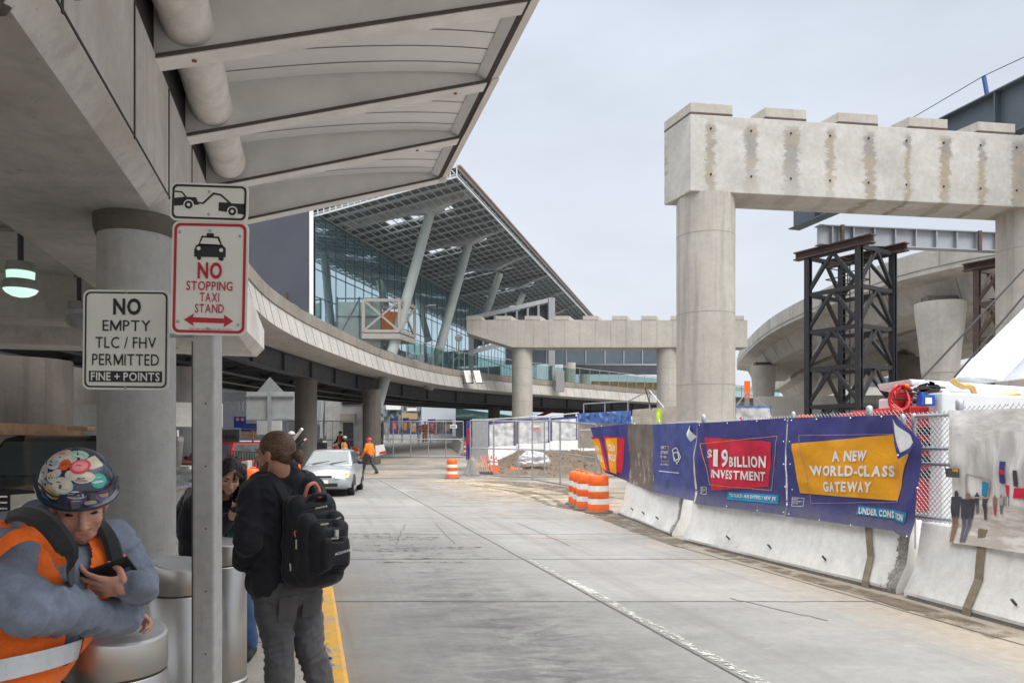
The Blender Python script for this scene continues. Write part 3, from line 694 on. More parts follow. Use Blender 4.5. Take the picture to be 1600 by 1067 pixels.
# glass railing on the far part of the ramp
M['railglass'] = None
def mat_glass(name, tint, alpha, rough=.05):
    t = NT(name); tr = t.n('ShaderNodeBsdfTransparent'); gl = t.n('ShaderNodeBsdfGlossy'); mx = t.n('ShaderNodeMixShader')
    t.put(tr.inputs[0], tint); t.put(gl.inputs[0], (.85, .92, .92)); gl.inputs['Roughness'].default_value = rough
    mx.inputs[0].default_value = alpha; L2 = t.t.links.new
    L2(tr.outputs[0], mx.inputs[1]); L2(gl.outputs[0], mx.inputs[2]); L2(mx.outputs[0], t.out.inputs['Surface']); return t.m
M['railglass'] = mat_glass('railing_glass', (.72, .84, .83), .16)
gr = thing('glass_railing', 'greenish glass railing on top of the far ramp parapet', 'railing', (0, 60, 6.9))
rl = [p for p in resample(plan, 1.5) if p.y > 45.0]
mb = MB(); mb2 = MB()
for a, b in zip(rl, rl[1:]):
    mb.beam(a + Vector((0, 0, 6.9)), a + Vector((0, 0, 8.25)), .05, .05); mb2.beam(a + Vector((0, 0, 7.55)), b + Vector((0, 0, 7.55)), .02, 1.15)
mb.path([p + Vector((0, 0, 8.25)) for p in rl], .035, 6)
mb.build('post_and_rail', M['galv'], gr); mb2.build('pane', M['railglass'], gr)
mb = MB(); sweep(mb, [p for p in plan if p.y > 28], [(-.02, 6.9), (.02, 6.9), (.02, 6.96), (-.02, 6.96)]); tag(mb.build('base_rail', mat_glass('green_glass_edge', (.55, .8, .76), .5), gr))
# blank light boxes leaning on the parapet, with the crossbuck-like mast beside them
pf = thing('panel_frame', 'three dark framed white panels leaning together on the ramp parapet', 'sign board', at(735, 585, 55))
for k in range(3):
    a = at(708 + 15 * k, 577, 54.2); b = at(720 + 15 * k, 577, 54.6); d = Vector((.25, 0, -1.05))
    mb = MB(); mb.prism([a, b, b + d, a + d], (0, .06, 0)); mb.build('frame', M['black'], pf)
    mb = MB(); c = (a + b) / 2 + d / 2; mb.prism([c + (x - c) * .86 + Vector((0, -.01, 0)) for x in (a, b, b + d, a + d)], (0, .02, 0)); mb.build('panel', M['white'], pf)
ms = thing('lattice_mast', 'small white crossed lattice mast rising behind the ramp parapet', 'mast', at(717, 585, 57))
mb = MB(); mb.tube(at(717, 590, 57), at(717, 528, 57), .07); mb.beam(at(708, 545, 57), at(726, 565, 57), .1, .06); mb.beam(at(726, 545, 57), at(708, 565, 57), .1, .06); mb.beam(at(709, 560, 57), at(725, 560, 57), .08, .06); mb.build('mast', M['white'], ms)
mb = MB(); mb.ball(at(717, 528, 57), .3, 12, 8); mb.build('head', M['white'], ms, True)

# ================================================================ terminal under construction
P0 = Vector((-11.73, 44, 0)); FN = Vector((.252, .968, 0)).normalized(); NN = Vector((FN.y, -FN.x, 0))
ZR0, RS = 15.2, .172
def tp(a, k, z): return P0 + FN * a + NN * k + Vector((0, 0, z))
def roofz(k): return ZR0 + RS * k
def roof_hit(u, v):
    cx, cz = (u - 800) / FPX, (689 - v) / FPX
    # P0+a F+k N = (X,Y); X = cx Y ; Z-1.7 = cz Y
    a11, a12, b1 = FN.x - cx * FN.y, NN.x - cx * NN.y, cx * P0.y - P0.x
    a21, a22, b2 = -cz * FN.y, RS - cz * NN.y, cz * P0.y - (ZR0 - EYE)
    det = a11 * a22 - a12 * a21
    return (b1 * a22 - b2 * a12) / det, (a11 * b2 - a21 * b1) / det
TB = thing('terminal_building', 'large glass fronted terminal with a steep overhanging steel roof still under construction', 'building', P0)
def mat_curtain():
    t = NT('curtain_glass'); gl = t.n('ShaderNodeBsdfGlossy'); mx = t.n('ShaderNodeMixShader'); lw = t.n('ShaderNodeLayerWeight'); lw.inputs['Blend'].default_value = .45
    v = t.coord('World'); n = t.noise(v, .35, 4, .5); f = t.rng(n, .3, .7, .75, 1.1)
    t.put(t.b.inputs['Base Color'], t.mix(1.0, (.10, .185, .205), t.comb(f, f, f), 'MULTIPLY')); t.b.inputs['Roughness'].default_value = .2
    t.put(gl.inputs[0], (.74, .92, .99)); gl.inputs['Roughness'].default_value = .015
    bp = t.n('ShaderNodeBump'); t.put(bp.inputs['Height'], t.noise(v, .45, 2)); bp.inputs['Strength'].default_value = .035; bp.inputs['Distance'].default_value = .1; t.put(gl.inputs['Normal'], bp.outputs[0])
    t.put(mx.inputs[0], t.rng(lw.outputs['Facing'], 0, 1, .45, .95))
    t.t.links.new(t.b.outputs[0], mx.inputs[1]); t.t.links.new(gl.outputs[0], mx.inputs[2]); t.t.links.new(mx.outputs[0], t.out.inputs['Surface']); return t.m
M['curtain'] = mat_curtain()
M['camo'] = None
def mat_camo():
    t = NT('patterned_cladding'); n = t.noise(t.coord('World', (2.2, 2.2, 1.1), (R(25), 0, R(10))), 1.4, 3, .5)
    c = t.mix(t.rng(n, .46, .54), (.05, .065, .08), (.22, .25, .28)); return t.fin(c, .5)
M['camo'] = mat_camo()
AL, ZB = 60, 8.6
mb = MB(); mb.add([tp(0, 0, ZB), tp(AL, 0, ZB), tp(AL, 0, ZR0), tp(0, 0, ZR0)], [(0, 1, 2, 3)]); mb.obox(tp(AL / 2, -.4, 10), FN * AL / 2, NN * .2, (0, 0, 5.2)); mb.build('glass_wall', M['curtain'], TB)
mb = MB()
for i in range(int(AL / 1.3) + 1): mb.obox(tp(i * 1.3, .014, (ZB + ZR0) / 2), FN * .02, NN * .012, (0, 0, (ZR0 - ZB) / 2))
for z in (ZB, 10.3, 11.95, 13.6, ZR0 - .05): mb.obox(tp(AL / 2, .017, z), FN * AL / 2, NN * .014, (0, 0, .025))
mb.build('mullions', plain('mullion_metal', (.10, .13, .15), .5, .3), TB)
mb = MB(); mb.obox(tp(AL / 2, .1, ZB - 1.2), FN * AL / 2, NN * .2, (0, 0, 1.15)); mb.build('base_cladding', M['camo'], TB)
mb = MB(); mb.obox(tp(AL / 2, .0, 6.3), FN * AL / 2, NN * .2, (0, 0, 1.0)); mb.build('lower_glass', M['curtain'], TB)
M['navy'] = plain('dark_membrane', (.055, .06, .078), .6, 0, .12, .5, kind='World')
mb = MB(); mb.obox(tp(-.15, -13, 10.6), -NN * 12.9, FN * .15, (0, 0, 4.8)); mb.build('side_wall', M['navy'], TB)
mb = MB(); mb.obox(tp(-.32, -.05, 10.3), NN * .12, FN * .03, (0, 0, 5.0)); mb.obox(tp(-.34, -2.3, 9.0), NN * 2.2, FN * .03, (0, 0, .1)); mb.build('corner_trim', M['white'], TB)
mb = MB(); mb.tube(tp(-.4, -1.7, 9.1), tp(-.4, -1.7, 10.6), .05); mb.build('standpipe', M['steel_rust'], TB)
# roof: deck with skylight slots, purlins both ways, eave and gable rails
KE = 8.9
heads = [roof_hit(*p) for p in ((672, 328), (732, 378), (781, 424), (817, 456))]
step = heads[1][0] - heads[0][0]
mb = MB(); da = .75; dk = .55; na = int((AL + 1) / da); nk = int((KE + 1.0) / dk) + 1
def hole(a, k):
    for ha, hk in [(heads[0][0] + i * step, heads[0][1]) for i in range(-1, 7)]:
        if .5 < a - ha < 1.8 and (-3.4 < k - hk < -.5 or .5 < k - hk < 1.7): return (int(k / dk) % 3) != 0
    return False
for i in range(na):
    for j in range(nk):
        a, k = i * da, -1 + j * dk
        if hole(a + da / 2, k + dk / 2): continue
        o = len(mb.v); mb.add([tp(a, k, roofz(k) + .42), tp(a + da, k, roofz(k) + .42), tp(a + da, min(k + dk, KE), roofz(min(k + dk, KE)) + .42), tp(a, min(k + dk, KE), roofz(min(k + dk, KE)) + .42)], [(0, 1, 2, 3)])
mb.build('roof_deck', M['roofdeck'], TB)
mb = MB()
for i in range(int(AL / .62)):
    a = .05 + i * .62; z = .24 if i % 2 else .06
    mb.beam(tp(a, -.4, roofz(-.4) + z), tp(a, KE, roofz(KE) + z), .055, .08)
for j in range(18):
    k = .1 + j * .52; mb.beam(tp(0, k, roofz(k) + .02), tp(AL, k, roofz(k) + .02), .035, .05)
for i in range(int(AL / 1.24)):
    for j in range(8):
        a = .4 + i * 1.24; k = .2 + j * 1.08; mb.beam(tp(a, k, roofz(k)), tp(a + .3, k + .45, roofz(k) + .42), .04, .04)
mb.build('purlins', M['truss'], TB)
for i in range(-1, 7):
    mb = MB(); a = heads[0][0] + i * step
    if a > AL - 1: break
    mb.loft([[tp(a + w, k, roofz(k) + z) for w, z in ((-.32, b), (.32, b), (.32, .4), (-.32, .4))] for k, b in ((.0, .25), (heads[0][1] - 1.6, .1), (heads[0][1], -.28), (heads[0][1] + 1.5, .1), (KE - .3, .25))], True, True)
    mb.build('roof_beam', M['truss'], TB)
mb = MB()
M['truss_l'] = plain('bright_roof_steel', (.55, .58, .60), .45, .1, .05, 1, kind='World')
for z in (-.12, .46): mb.beam(tp(0, KE, roofz(KE) + z), tp(AL, KE, roofz(KE) + z), .08, .1); mb.beam(tp(0, -1, roofz(-1) + z), tp(0, KE, roofz(KE) + z), .09, .09)
for j in range(26): k = -1 + j * (KE + 1) / 25; mb.beam(tp(0, k, roofz(k) - .12), tp(0, k, roofz(k) + .46), .06, .05, FN)
for i in range(int(AL / .62)): a = -1 + i * .62; mb.beam(tp(a, KE, roofz(KE) - .05), tp(a, KE - .35, roofz(KE) + .3), .05, .05)
mb.build('eave_rail', M['truss_l'], TB)
mb = MB(); mb.beam(tp(0, KE + .1, roofz(KE) + .52), tp(AL, KE + .1, roofz(KE) + .52), .25, .08); mb.build('eave_cap', plain('copper_edge', (.35, .25, .22), .6), TB)
# raking poles
for (u, v), (ha, hk) in zip(((611, 556), (686, 548), (748, 520), (797, 510)), heads):
    top = tp(ha, hk, roofz(hk) - .2); bot = at(u, v, top.y - 1.2 if u < 700 else top.y - .4); bot = top + (bot - top) * 1.35
    mb = MB(); mb.tube(bot, top, .34, .30, 20); mb.build('raking_pole', M['polecol'], TB, 50)
# box of cross braced scaffold hung on the facade, and a red light mast
sc = thing('scaffold_box', 'pale cross braced steel frame box with orange boarding hung before the glass facade', 'scaffold', tp(9, 1, 7))
c0 = at(609, 500, 46); ax, ay = Vector((1.08, .05, 0)), Vector((.3, 1.2, 0))
mb = MB()
z0, z1 = at(609, 522, 46).z, at(609, 475, 46).z
for sx in (-1, 1):
    for sy in (-1, 1): p = c0 + ax * sx + ay * sy; mb.beam((p.x, p.y, z0), (p.x, p.y, z1), .17, .17)
for z in (z0, z1):
    for sx in (-1, 1): p, q = c0 + ax * sx - ay, c0 + ax * sx + ay; mb.beam((p.x, p.y, z), (q.x, q.y, z), .16, .18)
    for sy in (-1, 1): p, q = c0 - ax + ay * sy, c0 + ax + ay * sy; mb.beam((p.x, p.y, z), (q.x, q.y, z), .16, .18)
for s in (-1, 1):
    p, q = c0 - ax - ay, c0 + ax - ay; mb.beam((p.x, p.y, z0 if s > 0 else z1), (q.x, q.y, z1 if s > 0 else z0), .12, .12)
    p, q = c0 + ax - ay, c0 + ax + ay; mb.beam((p.x, p.y, z0 if s > 0 else z1), (q.x, q.y, z1 if s > 0 else z0), .12, .12)
mb.build('frame', plain('pale_scaffold', (.30, .275, .245), .7), sc)
mb = MB(); p = c0 - ax * .35 + ay * .6; mb.obox((p.x, p.y, (z0 + z1) / 2 - .1), ax * .5, ay * .05, (0, 0, (z1 - z0) * .36)); mb.build('boarding', plain('orange_boarding', (.45, .16, .06), .7), sc)
mb = MB(); mb.obox((c0.x, c0.y, z0 - .3), ax * 1.05, ay * 1.05, (0, 0, .16)); mb.build('platform', plain('pale_platform', (.30, .285, .26), .7), sc)
gb = thing('green_scaffold', 'green sheeted scaffold bay beside the cross braced box on the facade', 'scaffold', tp(6, .7, 7))
mb = MB(); c = at(562, 500, 45.6); mb.obox((c.x, c.y, c.z - .6), (1.35, .06, 0), (0, .05, 0), (0, 0, 1.7)); mb.build('sheeting', mat_glass('green_sheet', (.35, .5, .4), .25, .4), gb)
mb = MB()
for dx in (-1.35, 0, 1.35): mb.beam((c.x + dx, c.y - .1, c.z - 2.2), (c.x + dx, c.y - .1, c.z + 1.4), .08, .08)
for dz in (-1.2, .2, 1.3): mb.beam((c.x - 1.35, c.y - .1, c.z + dz), (c.x + 1.35, c.y - .1, c.z + dz), .08, .08)
mb.beam((c.x - 1.35, c.y - .1, c.z - 1.2), (c.x, c.y - .1, c.z + 1.3), .06, .06); mb.build('frame', M['steel_blue'], gb)
lm = thing('light_mast', 'thin red mast with a small lamp arm in front of the facade', 'street lamp', at(664, 570, 50))
mb = MB(); mb.tube(at(664, 575, 50), at(664, 478, 50), .05, .035); mb.build('mast', M['steel_rust'], lm)
mb = MB(); mb.tube(at(664, 479, 50), at(672, 477, 50), .03); mb.box(*at(675, 477, 50), .5, .2, .08); mb.build('lamp_arm', M['galv'], lm)

# steel gantry frame standing on the far parapet
gt = thing('steel_gantry', 'blue grey steel truss gantry with two posts rising behind the far bent', 'gantry', at(862, 600, 63.5))
pl_, pr = at(737, 497, 61), at(858, 469, 64)
mb = MB(); mb.beam(at(862, 612, 64), at(862, 466, 64), .55, .55); mb.build('post', M['galv_dull'], gt); mb = MB(); mb.beam(at(736, 580, 61), at(736, 497, 61), .4, .4); mb.build('post', M['galv_dull'], gt)
mb = MB(); dn = Vector((0, 0, -2.8)); mb.beam(pl_, pr, .3, .35); mb.beam(pl_ + dn, pr + dn, .3, .35)
for k in range(8): a = pl_.lerp(pr, k / 7); mb.beam(a, a + dn, .18, .18, (0, 1, 0))
mb.build('truss', M['galv_dull'], gt)
mb = MB(); a, b = at(745, 500, 61.4), at(855, 476, 64.4); mb.prism([a, b, b + Vector((0, 0, -2.2)), a + Vector((0, 0, -2.2))], (0, .08, 0)); mb.build('sign_back', M['navy'], gt)
mb = MB(); mb.beam(at(875, 580, 63.2), at(875, 612, 63.2), .7, .7); mb.build('bracket', M['galv_dull'], gt)

# ================================================================ bents (column pairs with cap beams)
def mat_stained():
    t = NT('stained_cap_concrete'); v = t.coord('Object'); x, y, z = t.sep(v)
    big = t.noise(v, .8, 7, .65); fine = t.noise(v, 8, 8, .72)
    f = t.math('MULTIPLY', t.rng(big, .3, .7, .82, 1.1), t.rng(fine, .25, .75, .85, 1.1)); c = t.mix(1.0, (.47, .455, .43), t.comb(f, f, f), 'MULTIPLY')
    pale = t.rng(t.noise(v, 2.2, 6, .7), .5, .68, 0, .5); c = t.mix(pale, c, (.58, .57, .56))
    # one ragged stain under every form tie, 1.12 m apart
    wob_ = t.math('MULTIPLY', t.math('SUBTRACT', t.noise(t.coord('Object', (1.2, 1.2, 2.6)), 2.6, 7, .72), .5), .7)
    ph = t.math('FRACT', t.math('ADD', t.math('DIVIDE', t.math('ADD', x, wob_), 1.12), 10.02))
    cell = t.math('FLOOR', t.math('ADD', t.math('DIVIDE', x, 1.12), 10.02)); wnz = t.n('ShaderNodeTexWhiteNoise'); wnz.noise_dimensions = '1D'; t.put(wnz.inputs['W'], cell); rnd = wnz.outputs['Value']; rc = t.sep(wnz.outputs['Color'])
    d = t.math('ADD', t.math('ABSOLUTE', t.math('SUBTRACT', ph, .5)), t.math('MULTIPLY', t.math('SUBTRACT', rnd, .5), .13))
    g = t.math('MULTIPLY', t.math('MULTIPLY', t.rng(d, .09, .17, 1, 0), t.rng(z, -.28, -.1, 1, 0)), t.math('MULTIPLY', t.rng(rc[1], 0, 1, .8, 1.0), t.rng(t.math('ADD', t.math('MULTIPLY', z, .5), rc[2]), -1.0, -.4, .3, 1)))
    tone = t.mix(t.rng(t.noise(v, 1.1, 4), .45, .58), (.30, .25, .17), (.20, .19, .175))
    c = t.mix(t.math('MULTIPLY', g, t.rng(fine, .25, .6, .6, .95)), c, tone)
    t.bump(fine, .25, .012); return t.fin(c, .88, 0, .3)
M['cap_stained'] = mat_stained()
C1 = Vector((4.66, 19.3, 0)); AX = Vector((.99, .14, 0)); SK = Vector((-.44, 1.2, 0))
B1 = thing('concrete_bent', 'near tall concrete bent whose cap beam has a row of brown stains', 'pier', C1)
mb = MB(); ZT, ZL = 10.24, 8.23
e = AX * 16
mb.prism([Vector((0, 0, ZL - ZT)), e + Vector((0, 0, ZL - ZT)), e, Vector((0, 0, 0))], SK); o = mb.build('cap_beam', M['cap_stained'], B1, local=True, bevel=.02); o.location = (0, 0, ZT)
for k in range(8):
    p = C1 + AX * (2.08 * k); q = p + AX * 1.16
    mb = MB(); mb.prism([p + Vector((0, 0, ZT)), q + Vector((0, 0, ZT)), q + Vector((0, 0, ZT + .05)), p + Vector((0, 0, ZT + .05))], SK); mb.build('bearing_strip', M['steel_rust'], B1)
    mb = MB(); mb.prism([p + Vector((0, 0, ZT + .052)), q + Vector((0, 0, ZT + .052)), q + Vector((0, 0, ZT + .3)), p + Vector((0, 0, ZT + .3))], SK); mb.build('pedestal', M['conc_new'], B1, bevel=.01)
def shaft(root, p, r, z0, z1, m, rings):
    mb = MB(); mb.lathe((p[0], p[1], 0), [(r, z0), (r, z1)], 44); mb.build('column', m, root, 50)
    mb = MB()
    for z in rings: mb.lathe((p[0], p[1], 0), [(r + .001, z - .012), (r + .006, z), (r + .001, z + .012)], 44, False)
    mb.build('form_joint', plain('form_joint', (.30, .285, .26), .9), root, 50)
M['conc_streak'] = concrete('streaked_column', (.45, .425, .385), .55, .5, 1.2, tint=(.42, .385, .335))
shaft(B1, (5.25, 20.05), .775, 0, ZL + .01, M['conc_streak'], (3.2, 5.1, 7.2)); shaft(B1, (14.95, 21.45), .775, 0, ZL + .01, M['conc_streak'], (3.2, 5.1, 7.2))
for k in range(14):
    for z in (-.35, -1.55): mb = MB(); p = C1 + AX * (.56 + 1.12 * k) + Vector((0, -.004, ZT + z)); mb.ball(p, .03, 8, 6); mb.build('tie_hole', M['seam'], B1, True)
B2 = thing('concrete_bent', 'farther concrete bent with a tapered left end standing over the curved ramp', 'pier', (5, 56, 0))
zt, zl = 10.72, 8.68; xl, xc, xr = at(730, 0, 56).x, at(801, 0, 56).x, at(1162, 0, 56).x
mb = MB(); mb.prism([(xl, 55.1, zt), (xl, 55.1, 9.75), (xc, 55.1, zl), (xr, 55.1, zl), (xr, 55.1, zt)], (0, 1.8, 0)); mb.build('cap_beam', M['conc_new'], B2, bevel=.02)
mb = MB()
for k in range(18): x = xl + 1.15 * (k + .35); mb.box(x, 55.095, (zt + zl) / 2 + (.45 if k < 3 else 0), .025, .012, 1.95 - (.9 if k < 3 else 0))
mb.build('form_joint', plain('cap_joint', (.29, .275, .255), .9), B2)
for k in range(10):
    mb = MB(); x = xl + 2.17 * k; mb.prism([(x, 55.08, zt), (x + 1.15, 55.08, zt), (x + 1.15, 55.08, zt + .3), (x, 55.08, zt + .3)], (.55 if k else .2, 1.8, 0)); mb.build('pedestal', M['conc_new'], B2)
rg = [2.2 + 1.24 * k for k in range(6)]
shaft(B2, (at(816, 0, 56).x, 56), .78, 1.0, zl + .01, M['conc_new'], rg); shaft(B2, (at(1043, 0, 56).x, 56), .8, 1.0, zl + .01, M['conc_new'], rg)
# bare column stubs beyond
for (u, v0, v1, Y, rr) in ((890, 567, 640, 78, .55), (913, 585, 640, 82, .5)):
    p = at(u, v0, Y); mb = MB(); mb.lathe((p.x, p.y, 0), [(rr * 1.15, 1.7), (rr * 1.15, p.z)], 24)
    tag(mb.build('column_stub', M['conc_new'], None, 50), 'taller bare column stub seen beyond the ramp between the bent columns' if u == 890 else 'shorter bare column stub right of its taller neighbour beyond the ramp', 'column')
sg = thing('steel_girder', 'dark blue girder line with stiffeners seen through the far bent', 'girder', at(930, 560, 84))
a, b = at(790, 557, 80), at(1060, 557, 86)
mb = MB(); mb.beam(a, b, .3, 1.75); mb.build('web', M['steel_blue'], sg)
for k in range(10): mb = MB(); p = a.lerp(b, k / 9.0); mb.box(p.x, p.y - .2, p.z, .1, .15, 1.7); mb.build('stiffener', M['steel_grey'], sg)
sg = thing('steel_girder', 'lower dark girder farther back under the blue girder line', 'girder', at(960, 577, 98))
mb = MB(); mb.beam(at(880, 577, 98), at(1065, 578, 98), .3, 1.25); mb.build('web', M['steel_dark'], sg)
mb = MB(); mb.beam(at(925, 603, 84), at(1060, 606, 88), .3, 1.1)
tag(mb.build('excavation_wall', plain('orange_earth', (.36, .17, .075), .9, 0, .4, 1.2, kind='World')), 'orange brown earth bank behind the ramp parapet at the far bent', 'wall')

# ================================================================ shoring towers, girders
def tower(p, w, z0, z1, m, name, label, rz, lev, ladder):
    r = thing(name, label, 'shoring tower', (p[0], p[1], z0), rz, 'steel shoring towers')
    h = (z1 - z0) / lev; mb = MB()
    cs = [Vector((sx * w / 2, sy * w / 2, 0)) for sx, sy in ((-1, -1), (1, -1), (1, 1), (-1, 1))]
    for c in cs:
        mb = MB(); mb.ibeam(c, c + Vector((0, 0, z1 - z0)), .23, .23, .045, (1, 0, 0)); mb.build('leg', m, r, local=True)
    for i in range(1, lev + 1):
        mb = MB()
        for k in range(4): mb.beam(cs[k] + Vector((0, 0, i * h)), cs[(k + 1) % 4] + Vector((0, 0, i * h)), .14, .16)
        mb.build('ring_beam', m, r, local=True)
    mb = MB()
    for i in range(lev):
        for k in range(4):
            a, b = cs[k], cs[(k + 1) % 4]; mid = (a + b) / 2 + Vector((0, 0, (i + 1) * h)); mb.beam(a + Vector((0, 0, i * h + .1)), mid, .125, .125); mb.beam(b + Vector((0, 0, i * h + .1)), mid, .125, .125)
    mb.build('brace', m, r, local=True)
    mb = MB()
    for sx in (-.3, .3): mb.tube((sx, .2, .3), (sx, .2, z1 - z0 - .3), .025, n=6)
    for i in range(int((z1 - z0) / .3)): mb.tube((-.3, .2, .3 + i * .3), (.3, .2, .3 + i * .3), .018, n=5)
    for i in (0, 1, 5):
        for z in (.5, 1.0): 
            zz = i * h + z + .1
            mb.path([(-.75, -.4, zz), (.75, -.4, zz), (.75, .6, zz), (-.75, .6, zz), (-.75, -.4, zz)], .025, 6)
        for x in (-.75, 0, .75): mb.tube((x, -.4, i * h), (x, -.4, i * h + 1.1), .025, n=6)
    mb.build('ladder', m, r, local=True)
    return r
pc = at(1328, 689, 30.6)
ZTW = 9.35
tower((pc.x, pc.y), 2.3, 0, ZTW, M['steel_black'], 'shoring_tower', 'black lattice shoring tower rising behind the blue banners', R(32), 6, True)
pc2 = at(1592, 689, 32)
tower((pc2.x, pc2.y), 2.3, 0, ZTW - .15, M['steel_rust'], 'shoring_tower', 'rusty lattice shoring tower half hidden by the right bent column', R(32), 6, True)
def rbeam(a, b, w, h, label):
    mb = MB(); mb.ibeam(a, b, w, h, .05); tag(mb.build('steel_beam', M['steel_rust']), label, 'beam')
ct, sn = math.cos(R(32)), math.sin(R(32))
def trel(c, x, y, z): return Vector((c.x + ct * x - sn * y, c.y + sn * x + ct * y, z))
for x, lb in ((-1.15, 'rusty beam along the left top edge of the black tower'), (1.15, 'rusty beam along the right top edge of the black tower')): rbeam(trel(pc, x, -1.75, ZTW + .17), trel(pc, x, 1.75, ZTW + .17), .35, .34, lb)
rbeam(trel(pc2, -1.15, -1.9, ZTW + .02), trel(pc2, -1.15, 1.7, ZTW + .02), .35, .34, 'rusty beam on top of the half hidden rusty tower')
tg = thing('steel_girder', 'light grey plate girder lying across the two shoring towers', 'girder', at(1420, 358, 30.5))
a, b = at(1277, 357, 30.2), at(1600, 361, 31.5); a.z = b.z = 10.1
mb = MB(); mb.ibeam(a, b, .4, .8, .04); mb.build('web', M['steel_grey'], tg)
d = (b - a).normalized()
for k in range(10): mb = MB(); p = a + d * (.6 + k * .93); mb.obox(p + Vector((.0, -.1, 0)), d * .02, Vector((0, .08, 0)), (0, 0, .36)); mb.build('stiffener', M['steel_grey'], tg)
for k in (1.0, 7.2): mb = MB(); p = a + d * k; mb.obox(p + Vector((0, -.22, 0)), d * .07, Vector((0, .06, 0)), (0, 0, .4)); mb.build('clamp', M['steel_rust'], tg)
bg = thing('steel_girder', 'long dark blue plate girder crossing above the near bent at the top right', 'girder', (13.5, 26, 11))
g0, g1 = Vector((17.2, 13.5, 11.46)), Vector((12.05, 31.6, 11.46)); dg = (g1 - g0).normalized(); ng = Vector((dg.y, -dg.x, 0))
mb = MB(); mb.ibeam(g0, g1, .55, 1.5, .045); mb.build('girder', M['steel_blue'], bg)
for k in range(7): mb = MB(); p = g0 + dg * (1.0 + k * 2.7); mb.obox(p - ng * .13, dg * .02, ng * .12, (0, 0, .7)); mb.build('stiffener', M['steel_blue'], bg)
wp = at(1544, 155, 23.2)
lp = thing('lifeline_post', 'short blue lifeline post clamped on the dark blue girder', 'post', wp)
pt = at(1537, 119, 23.2)
mb = MB(); mb.beam(wp + Vector((0, 0, -.06)), pt, .09, .09); mb.build('post', plain('blue_post', (.03, .09, .28), .5), lp)
mb = MB(); mb.box(wp.x, wp.y, wp.z, .3, .25, .12); mb.build('clamp', M['steel_dark'], lp)
mb = MB(); mb.path([at(1380, 214, 27), at(1430, 182, 26), pt, at(1610, 85, 20), at(1900, -60, 15)], .014, 5); tag(mb.build('lifeline_cable', M['steel_dark']), 'thin lifeline cable running from the blue post along the girder', 'cable')

# ================================================================ flyovers
def arc(dz, pts): return [Vector(((u - 800) / FPX * FPX * dz / (689 - v), FPX * dz / (689 - v), 0)) for u, v in pts]
def flyover(label, dz, pts, depth, par, width, piers, loc):
    r = thing('flyover_ramp', label, 'viaduct', loc)
    pth = cat(arc(dz, pts), 8); zt = EYE + dz
    mb = MB(); sweep(mb, pth, [(0.0, zt - par - .35), (0, zt), (-.35, zt), (-.35, zt - par), (-.35, zt - par - .35)][::-1]); mb.build('parapet', M['conc_fly'], r, 30)
    # the near side is on the left of the direction of travel: build inward to the right
    return r, pth, zt
def fly(label, dz, pts, par, ov, depth, width, loc):
    r = thing('flyover_ramp', label, 'viaduct', loc)
    pth = cat(arc(dz, pts), 8); zt = EYE + dz
    mb = MB(); sweep(mb, pth, [(0, zt), (.4, zt), (.4, zt - par), (.02, zt - par), (0, zt - par + .02)]); sweep(mb, pth, [(width - .4, zt), (width, zt), (width, zt - par), (width - .4, zt - par)]); mb.build('parapet', M['conc_fly'], r, 30)
    mb = MB(); sweep(mb, pth, [(.02, zt - par), (width - .02, zt - par), (width - .02, zt - par - .3), (width - ov, zt - par - .55), (width - ov - .7, zt - depth), (ov + .7, zt - depth), (ov, zt - par - .55), (.02, zt - par - .3)]); mb.build('box_girder', M['conc_fly'], r, 25)
    mb = MB(); sweep(mb, pth, [(-.012, zt - par + .02), (-.012, zt - par - .02), (.0, zt - par - .02), (.0, zt - par + .02)]); mb.build('shadow_joint', plain('fly_joint', (.2, .19, .175), .9), r)
    mb = MB()
    sp = resample(pth, 3.2)
    for k in range(1, len(sp) - 1):
        d = (sp[k + 1] - sp[k - 1]).normalized(); n = Vector((d.y, -d.x, 0)); mb.obox(sp[k] + n * .0 + Vector((0, 0, zt - par / 2)), d * .02, n * .015, (0, 0, par / 2 - .01))
        if k % 2: mb.beam(sp[k] + n * (ov - .012) + Vector((0, 0, zt - par - .6)), sp[k] + n * (ov + .68) + Vector((0, 0, zt - depth + .02)), .04, .02, n)
    mb.build('segment_joint', plain('segment_joint', (.24, .225, .205), .9), r)
    return r, pth, zt
def flared(label, u, v, Y, r0, w, m, zt=None):
    p = at(u, v, Y); z = p.z if zt is None else zt
    q = thing('flyover_pier', label, 'column', (p.x, p.y, 0))
    mb = MB(); mb.lathe((p.x, p.y, 0), [(r0, 0), (r0, z - 4.3), (r0 * 1.02, z - 4.2)], 32); mb.build('shaft', m, q, 50)
    mb = MB(); mb.lathe((p.x, p.y, 0), [(r0 * 1.04, z - 4.2), (r0 * 1.14, z - 2.8), (r0 * (w - .04), z - .7), (r0 * w, z - .1), (r0 * w, z)], 32); mb.build('flared_head', m, q, 40)
    mb = MB(); mb.box(p.x, p.y, z + .2, 1.9, .8, .4); mb.build('bearing', M['conc_dark'], q)
    return q
fly('nearer curved concrete flyover climbing to the right behind the shoring tower', 11.3, [(1560, 366), (1500, 378), (1400, 405), (1330, 433), (1270, 460), (1200, 500), (1160, 540), (1151, 562)], 1.1, 1.5, 3.1, 8.5, (24, 55, 12))
fly('lower farther concrete flyover passing under the curved one', 9.6, [(1620, 430), (1520, 458), (1433, 490), (1330, 530), (1268, 556), (1207, 600)], 1.0, 1.4, 2.7, 9, (32, 70, 10))
flared('flared concrete pier carrying the curved flyover between the two towers', 1469, 474, 44.5, .98, 1.42, M['conc_fly'])
flared('distant flared pier left of the black tower', 1193, 572, 80, 1.0, 1.35, M['conc_fly'])
flared('dark flared pier under the lower flyover right of the black tower', 1420, 556, 62, .95, 1.45, M['conc_dark'])
